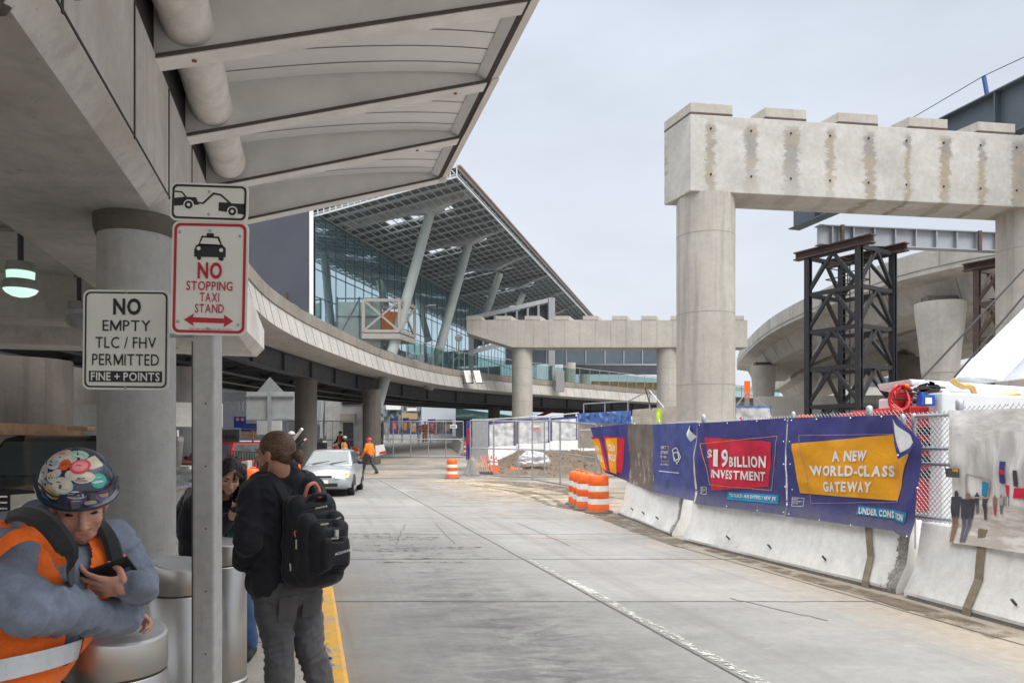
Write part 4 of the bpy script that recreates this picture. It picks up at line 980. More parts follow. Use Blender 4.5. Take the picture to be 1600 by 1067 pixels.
mb = MB(); mb.beam(at(1180, 640, 62), at(1440, 636, 66), .4, 2.2); tag(mb.build('concrete_wall', M['conc_ramp']), 'low concrete wall running behind the black tower base', 'wall')
fb = thing('far_building', 'pale low office building with window bands beyond the flyovers', 'building', (62, 130, 1.7))
mb = MB(); mb.box(72, 130, 8, 44, 12, 13); mb.build('wall', M['conc_ramp'], fb)
for z in (5.2, 8.4, 11.6): mb = MB(); mb.box(72, 123.96, z, 43, .12, 1.4); mb.build('window', M['steel_blue'], fb)

# ================================================================ buildings and clutter seen under the ramp
ub = thing('unfinished_wall', 'unfinished grey block wall with openings under the ramp behind the sedan', 'building', at(540, 690, 60))
def wallpiece(name, m, root, u0, v0, u1, v1, Y, th=.3):
    a, b = at(u0, v0, Y), at(u1, v1, Y); mb = MB(); mb.box((a.x + b.x) / 2, Y + th / 2, (a.z + b.z) / 2, abs(b.x - a.x), th, abs(b.z - a.z)); return mb.build(name, m, root)
M['patchy'] = concrete('patchy_plaster', (.50, .50, .49), 1.0, .3, 1.5)
wallpiece('wall', M['patchy'], ub, 510, 600, 566, 722, 60); wallpiece('opening', M['black'], ub, 534, 618, 564, 632, 59.9, .2); wallpiece('opening', M['black'], ub, 536, 660, 552, 700, 59.9, .2); wallpiece('frame', plain('stone_frame', (.34, .31, .26), .8), ub, 531, 646, 555, 660, 59.85, .2)
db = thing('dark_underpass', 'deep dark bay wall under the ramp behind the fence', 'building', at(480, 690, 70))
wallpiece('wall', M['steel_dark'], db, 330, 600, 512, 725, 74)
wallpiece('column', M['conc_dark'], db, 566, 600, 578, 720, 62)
pb = thing('cladding_wall', 'building wall with grey patterned cladding and two window openings under the ramp', 'building', at(620, 640, 82))
wallpiece('wall', M['camo'], pb, 590, 605, 658, 690, 82); wallpiece('window', M['steel_rust'], pb, 606, 610, 624, 636, 81.9, .2); wallpiece('window', M['steel_rust'], pb, 638, 610, 648, 640, 81.9, .2)
wallpiece('sill', M['white'], pb, 603, 632, 626, 640, 81.7, .2); wallpiece('sill', M['white'], pb, 636, 637, 651, 642, 81.7, .2); wallpiece('boarding', plain('plywood', (.42, .30, .17), .8), pb, 628, 645, 652, 670, 81.6, .3)
wb = thing('white_building', 'plain pale blue grey building side seen under the far ramp', 'building', at(690, 640, 95))
wallpiece('wall', plain('pale_cladding', (.44, .48, .53), .6, 0, .05, .3, kind='World'), wb, 655, 600, 716, 690, 95)
gbd = thing('glass_pavilion', 'green glass wall under the ramp behind the gate post', 'building', at(760, 650, 92)); wallpiece('wall', mat_glass('green_pavilion_glass', (.25, .36, .33), .35), gbd, 712, 600, 800, 690, 92); wallpiece('base', M['steel_dark'], gbd, 712, 655, 800, 692, 93)
# ================================================================ barriers, fence, banners
BPROF = [(-.3, 0), (-.3, .07), (-.15, .33), (-.075, .81), (.075, .81), (.15, .33), (.3, .07), (.3, 0)]
def mat_chip():
    t = NT('chip_mask'); v = t.coord('World'); n = t.noise(v, 7, 8, .75); m = t.noise(v, 30, 6, .7); u = t.sep(t.n('ShaderNodeTexCoord').outputs['UV'])[0]
    t.put(t.b.inputs['Alpha'], t.rng(t.math('SUBTRACT', n, t.math('MULTIPLY', u, .62)), .27, .29)); t.bump(m, .9, .03); return t.fin(t.mix(t.rng(m, .35, .65), (.17, .165, .155), (.42, .41, .39)), .95)
M['chip_mask'] = mat_chip()
def barrier(p, q, label, m=None, zb=0.0, group='concrete barriers', wear=False):
    p, q = Vector(p).to_3d() if len(p) == 2 else Vector(p), Vector(q).to_3d() if len(q) == 2 else Vector(q); mid = (p + q) / 2
    r = thing('concrete_barrier', label, 'barrier', (mid.x, mid.y, mid.z), 0, group)
    d = (q - p).normalized(); n = Vector((d.y, -d.x, 0)).normalized(); mb = MB(); secs = []
    L_ = (q - p).length
    for k in range(13):
        c = p.lerp(q, k / 12); secs.append([c + n * (a + random.uniform(-.004, .004)) + Vector((0, 0, z + random.uniform(-.003, .003))) for a, z in BPROF])
    mb.loft(secs, True, True); o = mb.build('body', m or M['barrier'], r, 28, bevel=.008)
    mb = MB(); mb.obox(mid + Vector((0, 0, .02)), d * L_ * .49, n * .305, (0, 0, .018)); mb.build('footing', M['conc_chip'], r)
    for k in (.28, .5, .74): mb = MB(); c = p.lerp(q, k) + n * .235 + Vector((0, 0, .2)); mb.tube(c, c + n * .05 + Vector((0, 0, .05)), .014, n=6); mb.build('lifting_pin', M['steel_dark'], r)
    if wear:                       # ragged grey patches where the paint and concrete have broken away
        fr = [(.075, .8), (.15, .33), (.3, .07), (.302, .0)]
        def skinpt(al, e): k = min(2, int(e * 3)); f_ = e * 3 - k; a, z = fr[k][0] + (fr[k + 1][0] - fr[k][0]) * f_, fr[k][1] + (fr[k + 1][1] - fr[k][1]) * f_; return q - d * al + n * (a + .005) + Vector((0, 0, z + .002))
        for nm, l0, l1, e0, e1, fn in (('broken_end', 0, .5, 0, 1, lambda x, y: x * (1.35 - .95 * max(0, y - .45))), ('chipped_toe', 0, L_, .8, 1, lambda x, y: (1 - y) * .9 + .22)):
            mb = MB(); nu, nv = 24, 16; mb.grid(lambda x, y: skinpt(l0 + (l1 - l0) * x, e0 + (e1 - e0) * y), nu, nv); o = mb.build(nm, M['chip_mask'], r)
            uv = o.data.uv_layers.new(); 
            for lp in o.data.loops: vi = lp.vertex_index; uv.data[lp.index].uv = (fn((vi % (nu + 1)) / nu, (vi // (nu + 1)) / nv), 0)
    return r
barrier((2.76, 17.25), (3.15, 13.2), 'white jersey barrier under the port authority banner, farthest of the three by the road', wear=True)
barrier((3.17, 12.62), (4.55, 8.3), 'long white jersey barrier under the red and yellow banners', wear=True)
barrier((4.56, 8.12), (5.62, 3.55), 'white jersey barrier under the printed concourse picture at the right edge', wear=True)
def strap(p, q, lean, label):
    mb = MB(); d = (Vector(q) - Vector(p)); d.z = 0; n = Vector((d.y, -d.x, 0)).normalized(); d = d.normalized()
    rows = []
    for a, z in ((-.02, .835), (.09, .83), (.165, .34), (.315, .075), (.33, .0)):
        rows.append((Vector(p) + n * a + Vector((0, 0, z)) - d * lean * (z - .05) * -1))
    L2 = [r - d * .045 for r in rows]; R2 = [r + d * .045 for r in rows]
    n_ = len(rows); mb.add(L2 + R2 + [x + n * .012 for x in L2] + [x + n * .012 for x in R2], [(i, i + 1, n_ + i + 1, n_ + i) for i in range(n_ - 1)] + [(2 * n_ + i, 3 * n_ + i, 3 * n_ + i + 1, 2 * n_ + i + 1) for i in range(n_ - 1)] + [(i, 2 * n_ + i, 2 * n_ + i + 1, i + 1) for i in range(n_ - 1)] + [(n_ + i, n_ + i + 1, 3 * n_ + i + 1, 3 * n_ + i) for i in range(n_ - 1)])
    tag(mb.build('lifting_strap', plain('strap_canvas', (.23, .19, .135), .9, 0, .2, 14, bump=.5)), label, 'strap', 'canvas straps over the barriers')
strap((4.42, 8.7, 0), (4.55, 8.3, 0), -.28, 'canvas strap slanting down the barrier below the yellow banner')
strap((4.76, 7.3, 0), (4.98, 6.4, 0), -.05, 'canvas strap hanging over the barrier below the concourse picture')

FP = resample(cat([(1.7, 18.5, 0), (2.2, 17.9, 0), (2.78, 17.1, 0), (3.14, 12.95, 0), (3.86, 10.42, 0), (4.55, 8.2, 0), (4.9, 6.7, 0), (5.3, 5.0, 0)], 10), .05)
FL = [0.0]
for a, b in zip(FP, FP[1:]): FL.append(FL[-1] + (b - a).length)
def fpos(a):
    a = max(0, min(FL[-1] - 1e-4, a)); k = min(int(a / FL[-1] * (len(FP) - 1)), len(FP) - 2)
    t = (a - FL[k]) / (FL[k + 1] - FL[k]); p = FP[k].lerp(FP[k + 1], t); d = (FP[k + 1] - FP[k]).normalized(); return p, Vector((d.y, -d.x, 0))
def a_of_u(u):
    lo, hi = 0.0, FL[-1]
    for _ in range(40):
        m = (lo + hi) / 2; p, n = fpos(m); p = p + n * .1
        if 800 + FPX * p.x / p.y < u: lo = m
        else: hi = m
    return (lo + hi) / 2
def wave(a, z):
    k = min(1, max(.25, (z - .7) * 3)); return k * (.016 * math.sin(a * 5.1 + 1.7 * math.sin(z * 2.1)) + .010 * math.sin(a * 11.3 + z * 3.0) + .014 * math.sin(z * 5.5 + a * 2.0) + .03 * (.5 - 2 * abs(mnoise.noise(Vector((a * 2.0 + z * 1.2, z * 1.6 - a * .5, 3.1))))) + .012 * mnoise.noise(Vector((a * 6, z * 5, 1))))
def fb(u, v, off=0.0):             # a spot on the fence banners, given by where the photo shows it
    a = a_of_u(u); p, n = fpos(a); q = p + n * .1; z = EYE - (v - 689) / FPX * q.y
    return p + n * (.1 + wave(a, z) + off + max(0, (.84 - z)) * .3) + Vector((0, 0, z))
def bil(c, x, y):                  # corners TL TR BR BL
    top = (c[0][0] + (c[1][0] - c[0][0]) * x, c[0][1] + (c[1][1] - c[0][1]) * x); bot = (c[3][0] + (c[2][0] - c[3][0]) * x, c[3][1] + (c[2][1] - c[3][1]) * x)
    return top[0] + (bot[0] - top[0]) * y, top[1] + (bot[1] - top[1]) * y
def patch(name, m, root, c, off=.008, nu=26, nv=14, f=fb):
    mb = MB(); mb.grid(lambda x, y: f(*bil(c, x, y), off), nu, nv); return mb.build(name, m, root, True)
def lettering(txt, m, root, c, off=.018, bold=.03, f=fb, name='lettering', shear=0.0):
    vs, fs = text_geo(txt, 1.0, bold, shear=shear); x0, x1 = min(v[0] for v in vs), max(v[0] for v in vs); y0, y1 = min(v[1] for v in vs), max(v[1] for v in vs)
    mb = MB(); mb.add([f(*bil(c, (x - x0) / (x1 - x0), 1 - (y - y0) / (y1 - y0)), off) for x, y in vs], fs); return mb.build(name, m, root)
def outline(m, root, c, w=1.3, off=.012, name='outline', f=fb):
    mb = MB()
    for i in range(4):
        (a, b), (p, q) = c[i], c[(i + 1) % 4]; L_ = math.hypot(p - a, q - b); nx, ny = -(q - b) / L_ * w / 2, (p - a) / L_ * w / 2
        mb.grid(lambda x, y: f(a + (p - a) * x + nx * (2 * y - 1), b + (q - b) * x + ny * (2 * y - 1), off), 20, 1)
    return mb.build(name, m, root)
def cloth(name, c, rough=.62, var=.08, dirt=True):
    c = col(c); t = NT(name); v = t.coord('World'); n = t.noise(v, 2.5, 6, .6); f = t.rng(n, .3, .7, 1 - var, 1 + var); cc = t.mix(1, c, t.comb(f, f, f), 'MULTIPLY')
    if dirt:
        z = t.sep(v)[2]; g = t.math('MULTIPLY', t.rng(t.math('ADD', z, t.math('MULTIPLY', n, .35)), .82, 1.15, .75, 0), t.rng(t.noise(v, 6, 6, .7), .3, .7, .5, 1)); cc = t.mix(g, cc, (.20, .19, .19))
    t.bump(t.math('ADD', t.noise(v, 6, 5, .6, .6), t.math('MULTIPLY', t.noise(v, 220, 2), .12)), .4, .04); return t.fin(cc, rough, 0, .35)
M['b_blue'] = cloth('banner_blue', (.052, .055, .215)); M['b_yel'] = cloth('banner_yellow', (.80, .36, .015)); M['b_red'] = cloth('banner_red', (.60, .022, .06)); M['b_cyan'] = cloth('banner_cyan', (.02, .27, .48), dirt=False)
M['b_white'] = cloth('banner_white', (.78, .77, .74), dirt=False); M['b_back'] = cloth('banner_back', (.74, .75, .76), dirt=False); M['b_line'] = cloth('banner_line', (.55, .3, .45), dirt=False); M['b_bluel'] = cloth('banner_soft_blue', (.065, .085, .27))
M['eyelet'] = M['chrome']
def banner(label, corners, m, nu=60, nv=26):
    p = fb(*corners[3]); r = thing('banner', label, 'banner', p, 0, 'printed banners on the barrier fence')
    patch('cloth', m, r, corners, 0, nu, nv); return r
def eyelets(r, pts):
    for u, v in pts: mb = MB(); mb.ball(fb(u, v, .004), .012, 8, 6); mb.build('eyelet', M['eyelet'], r, True)
b = banner('narrow folded blue banner with yellow panels at the far end of the fence', [(922, 668), (983, 662), (983, 752), (946, 738)], M['b_blue'])
patch('red_panel', M['b_red'], b, [(923, 682), (938, 684), (952, 738), (943, 733)], .006, 8, 8); patch('yellow_panel', M['b_yel'], b, [(925, 686), (936, 685), (948, 735), (941, 730)], .010, 8, 8)
patch('red_panel', M['b_red'], b, [(943, 681), (977, 684), (973, 739), (953, 736)], .006, 12, 10); patch('yellow_panel', M['b_yel'], b, [(946, 685), (964, 684), (964, 741), (954, 737)], .012, 10, 10)
lettering('OUR\nBOLD', M['b_white'], b, [(949, 694), (962, 695), (962, 721), (952, 719)], .018, .03); lettering('NEW\nWORLD', M['b_white'], b, [(929, 696), (936, 696), (943, 722), (936, 720)], .016, .03)
t = NT('faded_photo_print'); v = t.coord('World'); n1 = t.noise(t.coord('World', (3, 3, 1.4), (0, R(35), 0)), 2.4, 5, .6); n2 = t.noise(v, 3, 6, .7)
c = t.mix(t.rng(n2, .35, .65), (.10, .085, .08), (.20, .175, .155)); c = t.mix(t.math('MULTIPLY', t.rng(n1, .58, .64), t.rng(t.sep(v)[2], 1.55, 1.35)), c, (.5, .47, .44)); M['photo_print'] = t.fin(c, .5)
b = banner('dark faded photographic banner between two blue ones', [(983, 662), (1021, 663), (1022, 768), (983, 752)], M['photo_print'], 20, 26)
b = banner('blue banner with the small white port authority emblem', [(1021, 663), (1088, 660), (1086, 782), (1022, 768)], M['b_bluel'])
for i, (tx, y) in enumerate((('PORT', 699), ('AUTHORITY', 706.5), ('NY NJ', 714))): lettering(tx, M['b_white'], b, [(1031, y - 2.6), (1031 + (9, 15, 9)[i], y - 2.4), (1031 + (9, 15, 9)[i], y + 2.6), (1031, y + 2.4)], .016, .02)
lettering('AIR LAND RAIL SEA', M['b_white'], b, [(1031, 723.5), (1045, 724), (1045, 727), (1031, 726.5)], .016, .01)
outline(M['b_yel'], b, [(1035, 697), (1046, 697), (1044, 721), (1032, 720)], .9, .012); outline(M['b_white'], b, [(1053, 703), (1058, 699), (1062, 714), (1057, 725)], 1.1, .012, 'emblem'); outline(M['b_white'], b, [(1054, 708), (1059, 706), (1060, 716), (1055, 720)], 1.4, .014, 'emblem')
patch('rule', M['b_white'], b, [(1030, 735), (1059, 738), (1059, 739.2), (1030, 736.2)], .012, 8, 1)
mb = MB(); mb.grid(lambda x, y: fb(*bil([(1078, 664), (1089, 682), (1081, 690), (1074, 672)], x, y), .05 * math.sin(x * 3.14) + .01), 8, 8); mb.build('folded_corner', M['b_back'], b, True)
b = banner('purple blue banner with a red panel about a 19 billion investment', [(1088, 661), (1229, 653), (1230, 804), (1090, 787)], M['b_blue'])
patch('red_panel', M['b_red'], b, [(1101, 683), (1206, 690), (1199, 760), (1112, 766)], .007)
for tx, c in (('$', [(1104.5, 702), (1112.5, 701), (1113, 721), (1106, 719)]), ('1', [(1116, 702), (1121.5, 702), (1122.5, 729), (1117.5, 728)]), ('9', [(1125, 702), (1138.5, 702), (1138, 731), (1125, 729)]), ('BILLION', [(1142, 713), (1196, 712), (1196, 731), (1142, 729)]), ('INVESTMENT', [(1113, 733), (1196, 737), (1194, 752), (1115, 746)])): lettering(tx, M['b_white'], b, c, .02, .032)
outline(M['b_yel'], b, [(1096, 693), (1217, 681), (1205, 766), (1108, 757)], .7, .012)
patch('cyan_strip', M['b_cyan'], b, [(1138, 768), (1218, 773), (1218, 787), (1138, 780)], .008); lettering('TO BUILD AN ENTIRELY NEW JFK', M['b_white'], b, [(1141, 770.5), (1215, 776), (1215, 784), (1141, 777)], .018, .03)
def stamp(b, c):
    outline(M['b_white'], b, c, .6, .012, 'emblem'); (u0, v0), (u1, v1) = c[0], c[2]
    for i, tx in enumerate(('PORT', 'AUTHORITY', 'NY NJ')): y = v0 + (v1 - v0) * (.2 + .24 * i); lettering(tx, M['b_white'], b, [(u0 + 1, y - 1.3), (u0 + (u1 - u0) * (.5, .9, .5)[i], y - 1.3), (u0 + (u1 - u0) * (.5, .9, .5)[i], y + 1.3), (u0 + 1, y + 1.3)], .016, .01)
stamp(b, [(1096, 760), (1104, 761), (1104, 772), (1096, 771)])
eyelets(b, [(1092, 664), (1138, 661), (1184, 658), (1226, 656), (1227, 690), (1228, 725), (1229, 760), (1229, 800), (1188, 797), (1140, 791)])
def fold(u, v, off=0):             # the yellow banner: its right end has come loose and its top corner folds over
    k = max(0, u - 1402); return fb(u, v, off + .0016 * k + .05 * math.sin(min(1, k / 20) * 3.14 / 2) * (k > 0))
r = thing('banner', 'blue banner with an orange world class gateway panel and a folded corner', 'banner', fb(1231, 806), 0, 'printed banners on the barrier fence'); b = r
patch('cloth', M['b_blue'], b, [(1231, 653), (1402, 648), (1402, 829), (1232, 806)], 0, 70, 26)
mb = MB(); mb.grid(lambda x, y: fold(*bil([(1402, 648), (1457, 694), (1443, 842), (1402, 829)], x, y)), 18, 26); mb.build('loose_end', M['b_blue'], b, True)
patch('yellow_panel', M['b_yel'], b, [(1240, 693), (1402, 678), (1402, 782), (1248, 770)], .007)
mb = MB(); mb.grid(lambda x, y: fold(*bil([(1402, 678), (1431, 710), (1413, 757), (1402, 787)], x, y), .008), 12, 12); mb.build('yellow_panel', M['b_yel'], b, True)
lettering('A NEW', M['b_white'], b, [(1302, 704), (1359, 703), (1357, 720), (1303, 721)], .02, .045); lettering('WORLD-CLASS', M['b_white'], b, [(1266, 727), (1397, 727), (1396, 745), (1268, 743)], .02, .045); lettering('GATEWAY', M['b_white'], b, [(1287, 752), (1366, 752), (1364, 769), (1288, 768)], .02, .045)
patch('cyan_strip', M['b_cyan'], b, [(1342, 789), (1402, 796), (1402, 811), (1339, 803)], .008)
mb = MB(); mb.grid(lambda x, y: fold(*bil([(1402, 797), (1432, 800), (1427, 817), (1402, 812)], x, y), .009), 8, 4); mb.build('cyan_strip', M['b_cyan'], b, True)
lettering('UNDER CONS', M['b_white'], b, [(1344, 792), (1400, 798), (1400, 809), (1343, 802)], .02, .04); lettering('TION', M['b_white'], b, [(1403, 800), (1427, 803), (1424, 814), (1402, 809)], .022, .04, fold)
outline(M['b_line'], b, [(1252, 680), (1402, 678), (1402, 784), (1266, 786)], .6, .013)
stamp(b, [(1239, 777), (1255, 778), (1255, 791), (1239, 790)])
eyelets(b, [(1236, 657), (1276, 655), (1328, 653), (1380, 651), (1236, 690), (1237, 725), (1238, 765), (1238, 803), (1285, 812), (1335, 820)])
def flap(u, v, off=0): return fold(u, v, off + .085 + .02 * math.sin(u * .2))
mb = MB(); mb.grid(lambda x, y: flap(*bil([(1401, 649), (1457, 693.5), (1428, 716), (1424, 716)], x, y)), 12, 12); mb.build('folded_corner', M['b_back'], b, True)
mb = MB(); mb.grid(lambda x, y: flap(*bil([(1401, 649), (1407, 652), (1427, 707), (1424, 717)], x, y), .006), 10, 3); mb.grid(lambda x, y: flap(*bil([(1427, 707), (1457, 690), (1458, 695), (1424, 717)], x, y), .006), 10, 3); mb.build('folded_hem', M['b_blue'], b, True)
for u, v in ((1425, 711), (1452, 762), (1439, 837)): mb = MB(); mb.ball(flap(u, v, .012) if v < 720 else fold(u, v, .012), .013, 8, 6); mb.build('eyelet', M['eyelet'], b, True)
# the printed concourse picture
t = NT('printed_concourse'); v = t.coord('World'); x, y, z = t.sep(v)
a = t.noise(t.coord('World', (3, 3, .5), (0, R(14), 0)), 2.2, 5, .6); bz = t.noise(v, 2.5, 6, .65)
c = t.mix(t.rng(a, .40, .60), (.50, .485, .48), (.80, .79, .78)); flr = t.rng(z, 1.16, 1.06); c = t.mix(flr, c, t.mix(t.rng(t.noise(t.coord('World', (2, 2, 9)), 2, 5), .4, .6), (.48, .43, .39), (.70, .66, .62)))
c = t.mix(t.rng(t.math('ADD', z, t.math('MULTIPLY', bz, .9)), 2.15, 2.3), c, t.mix(t.rng(t.noise(t.coord('World', (1, 1, 4), (0, R(-25), 0)), 5, 6, .7), .4, .6), (.62, .60, .59), (.82, .81, .80))); t.bump(t.noise(v, 5, 4, .55), .25, .03); M['concourse'] = t.fin(c, .6, 0, .3)
b = banner('large printed picture of a bright concourse with walking people, right end of the fence', [(1487, 641), (1790, 632), (1790, 890), (1487, 846)], M['concourse'], 70, 30)
def figure(u, v0, v1, w, cloths, root):
    h = v1 - v0; mb = MB()
    mb.grid(lambda x, y: fb(u + (x - .5) * w * (1 - .25 * y), v0 + h * (.12 + .42 * y), .008), 4, 6); mb.build('printed_coat', cloths[0], root)
    mb = MB()
    for s in (-1, 1): mb.grid(lambda x, y: fb(u + s * w * .2 + (x - .5) * w * .28 * (1 - .4 * y) - s * y * w * .1, v0 + h * (.5 + .5 * y), .008), 2, 6)
    mb.build('printed_legs', cloths[1], root)
    mb = MB(); mb.add([fb(u + w * .2 * math.cos(i * .5236), v0 + h * .07 + h * .07 * math.sin(i * .5236), .01) for i in range(12)], [tuple(range(12))]); mb.build('printed_head', cloths[2], root)
pd, pl2, ps = plain('print_dark', (.05, .05, .065), .6), plain('print_jeans', (.11, .12, .16), .6), plain('print_skin', (.30, .18, .13), .6); pg = plain('print_pale', (.42, .36, .33), .6)
figure(1494, 766, 846, 15, (pd, ps, pd), b); figure(1511, 770, 846, 20, (pd, pl2, ps), b); figure(1524, 769, 802, 7, (pd, pl2, pd), b); figure(1537, 772, 812, 9, (pd, pd, ps), b); figure(1555, 773, 805, 8, (ps, M['b_red'], ps), b); figure(1566, 773, 803, 8, (pg, pl2, ps), b)
outline(pg, b, [(1510, 741), (1546, 751), (1541, 778), (1508, 776)], 2.2, .01, 'printed_doorway'); patch('printed_screen', M['b_cyan'], b, [(1532, 752), (1544, 755), (1539, 776), (1531, 774)], .012, 4, 4)
patch('printed_sign', M['b_blue'], b, [(1565, 720), (1573, 721), (1572, 756), (1564, 754)], .01, 4, 6); patch('printed_sign', M['b_red'], b, [(1565, 733), (1573, 735), (1572, 742), (1564, 740)], .013, 4, 3); patch('printed_sign', pd, b, [(1585, 734), (1592, 735), (1591, 761), (1584, 759)], .01, 4, 4); patch('printed_kiosk', M['b_red'], b, [(1585, 762), (1640, 764), (1640, 781), (1584, 778)], .01, 6, 4); patch('printed_kiosk', M['b_red'], b, [(1572, 757), (1578, 758), (1578, 776), (1575, 775)], .01, 3, 3)
mb = MB()
for u in (1571, 1574, 1578): mb.grid(lambda x, y: fb(u + x * .9, 775 + 16 * y, .01), 1, 3)
mb.build('printed_chair', pd, b)
# fence carrying the banners
fc = thing('chain_link_fence', 'galvanised chain link fence on the barriers carrying the printed banners', 'fence', FP[0])
def linkmesh(name, root, A, B_, hA, hB, pitch=.06, wire=.0035, m=None, yoff=0.0):
    # diamond wire mesh between ground points A, B over heights hA, hB
    A, B_ = Vector(A), Vector(B_); L_ = (B_ - A).length; H = hB - hA; mb = MB(); d = (B_ - A) / L_; up = Vector((0, 0, 1)); n = d.cross(up)
    for sg in (1, -1):
        k = -int(H / pitch) - 2
        while k * pitch < L_ + H:
            x0 = k * pitch; pts = []
            for h0, h1 in ((0, H),):
                a0, a1 = (x0, x0 + H) if sg > 0 else (x0 + H, x0)
                t0, t1 = 0.0, 1.0
                lo, hi = min(a0, a1), max(a0, a1)
                if hi <= 0 or lo >= L_: continue
                def clip(aa): return (aa - a0) / (a1 - a0)
                ts = sorted((clip(0), clip(L_))); t0, t1 = max(0, ts[0]), min(1, ts[1])
                if t1 - t0 < .01: continue
                p = A + d * (a0 + (a1 - a0) * t0) + up * (hA + H * t0); q = A + d * (a0 + (a1 - a0) * t1) + up * (hA + H * t1)
                mb.tube(p + n * sg * .003, q + n * sg * .003, wire, n=4, cap=False)
            k += 1
    return mb.build(name, m or M['galv'], root)
aa, bb = fpos(a_of_u(1398))[0], fpos(a_of_u(1494))[0]
linkmesh('mesh', fc, aa, bb, .82, 2.02)
for u0, u1 in ((1036, 1088), (1088, 1229), (1229, 1330), (1330, 1400), (1487, 1560), (1560, 1700)):
    a, b2 = fpos(a_of_u(u0))[0], fpos(a_of_u(u1))[0]; linkmesh('mesh', fc, a, b2, 1.86, 2.06, .06, .003)
mb = MB(); pts = [fpos(k * .1)[0] for k in range(int(FL[-1] / .1))]
mb.path([p + Vector((0, 0, 1.97)) for p in pts if 800 + FPX * p.x / p.y < 1396], .018, 6); mb.build('top_rail', M['galv'], fc, True)
mb = MB(); mb.path([p + Vector((0, 0, .86)) for p in pts], .018, 6); mb.build('bottom_rail', M['galv'], fc, True)
g1, g2 = fpos(a_of_u(1416))[0], fpos(a_of_u(1484))[0]
for z0 in (1.98, 1.62, 1.45): mb = MB(); mb.tube(g1 + Vector((0, 0, z0)), g2 + Vector((0, 0, z0)), .02, n=8); mb.build('gate_rail', M['galv'], fc, True)
for u, zt2 in ((935, 2.06), (985, 2.1), (1022, 2.12), (1091, 2.14), (1230, 2.1), (1348, 2.12), (1417, 2.0), (1400, 2.0), (1487, 2.13), (1640, 2.1)):
    p = fpos(a_of_u(u))[0]; mb = MB(); rr = .032 if u in (1091, 1348, 1487) else .022
    mb.tube((p.x, p.y, .5), (p.x, p.y, zt2), rr, n=12); mb.lathe((p.x, p.y, 0), [(rr + .006, zt2 - .1), (rr + .008, zt2 - .01), (rr * .6, zt2 + .01)], 12); mb.build('post', M['galv'], fc, 50)
tp_ = fb(1492, 742, .03); d = fpos(a_of_u(1492))[1]
lt = thing('lock_tag', 'small dark tag with a yellow corner tied to the fence post beside the concourse picture', 'tag', tp_)
mb = MB(); mb.grid(lambda x, y: fb(*bil([(1484, 731), (1506, 732), (1506, 746), (1484, 745)], x, y), .05), 4, 3); mb.build('plate', plain('tag_plate', (.09, .09, .09), .5), lt)
mb = MB(); mb.grid(lambda x, y: fb(*bil([(1497, 732.3), (1505, 732.6), (1505, 737), (1497, 736.6)], x, y), .054), 2, 2); mb.build('yellow_corner', M['b_yel'], lt)

# ================================================================ traffic drums and cones
def drum_proto():
    r = thing('traffic_drum', 'x', 'traffic drum', (0, 0, 0), 0, 'orange traffic drums')
    mb = MB(); mb.lathe((0, 0, 0), [(.38, 0), (.39, .02), (.37, .05), (.29, .065)], 28); mb.build('base', plain('grey_rubber', (.12, .115, .11), .85, 0, .4, 9), r, 40, local=True)
    mb = MB(); mb.lathe((0, 0, 0), [(.29, .05), (.285, .20), (.275, .22), (.275, .36), (.28, .37), (.28, .53), (.265, .55), (.265, .70), (.27, .71), (.26, .90), (.22, .955), (.1, .965)], 32); mb.build('body', M['orange'], r, 35, local=True)
    for z in (.225, .555):
        mb = MB(); mb.lathe((0, 0, 0), [(.281 if z < .4 else .271, z), (.279 if z < .4 else .269, z + .14)], 32, False); mb.build('band', M['reflect'], r, 40, local=True)
    mb = MB(); mb.box(0, 0, .985, .16, .05, .06); mb.build('handle', M['orange'], r, local=True, bevel=.012)
    return r
dp = drum_proto(); first = True
drums = [('nearest orange drum of the cluster at the end of the barriers, with a scuffed band', (2.06, 17.6)), ('second orange drum of the cluster by the barriers', (1.86, 18.4)), ('third orange drum of the cluster, mostly hidden by the others', (1.82, 19.1)), ('farthest orange drum of the cluster, its left edge showing', (1.775, 19.9)),
         ('lone orange drum standing at the end of the concrete road', (-2.72, 33.6)), ('small distant orange drum beside the blue gate banner', (at(729, 0, 50).x, 50)), ('orange drum up on the dirt heap in front of the sheeted fence', (at(903, 0, 46).x, 46)),
         ('orange drum just right of the worker in the orange vest', (at(555, 0, 44).x, 44)), ('orange drum half hidden behind the worker in the orange vest', (at(525, 0, 45).x, 45)), ('orange drum behind the bearded man, close to his face', (at(395, 0, 19).x, 19)), ('orange drum showing behind the hair bun of the bearded man', (at(459, 0, 26).x, 26))]
for lb, (x, y) in drums:
    o = dp if first else dup(dp); first = False
    z = {46: .92, 19: SWZ}.get(y, zg(y)); o.location = (x, y, z); o['label'] = lb; o.rotation_euler = (0, 0, random.uniform(0, 3)); o.scale = (.9, .9, .93)
def cone(p, label, lie=False, s=1.0):
    r = thing('traffic_cone', label, 'traffic cone', p, 0, 'orange traffic cones')
    mb = MB(); mb.box(0, 0, .02, .36, .36, .04); mb.build('base', M['orange'], r, local=True, bevel=.01)
    mb = MB(); mb.lathe((0, 0, 0), [(.14, .04), (.03, .72), (.015, .73)], 20); mb.build('body', M['orange'], r, 40, local=True)
    for z0, z1 in ((.36, .46), (.52, .6)):
        q = lambda z: .142 - .11 * (z - .04) / .68
        mb = MB(); mb.lathe((0, 0, 0), [(q(z0) + .003, z0), (q(z1) + .003, z1)], 20, False); mb.build('band', M['reflect'], r, 40, local=True)
    if lie: r.rotation_euler = (R(82), 0, R(70))
    r.scale = (s,) * 3; return r
cone((*at(768, 0, 36.5).xy, .08), 'tall orange cone standing behind the mesh gate', s=1.25); cone((*at(775, 0, 37.2).xy, .1), 'second orange cone right behind the tall one at the gate', s=1.1)
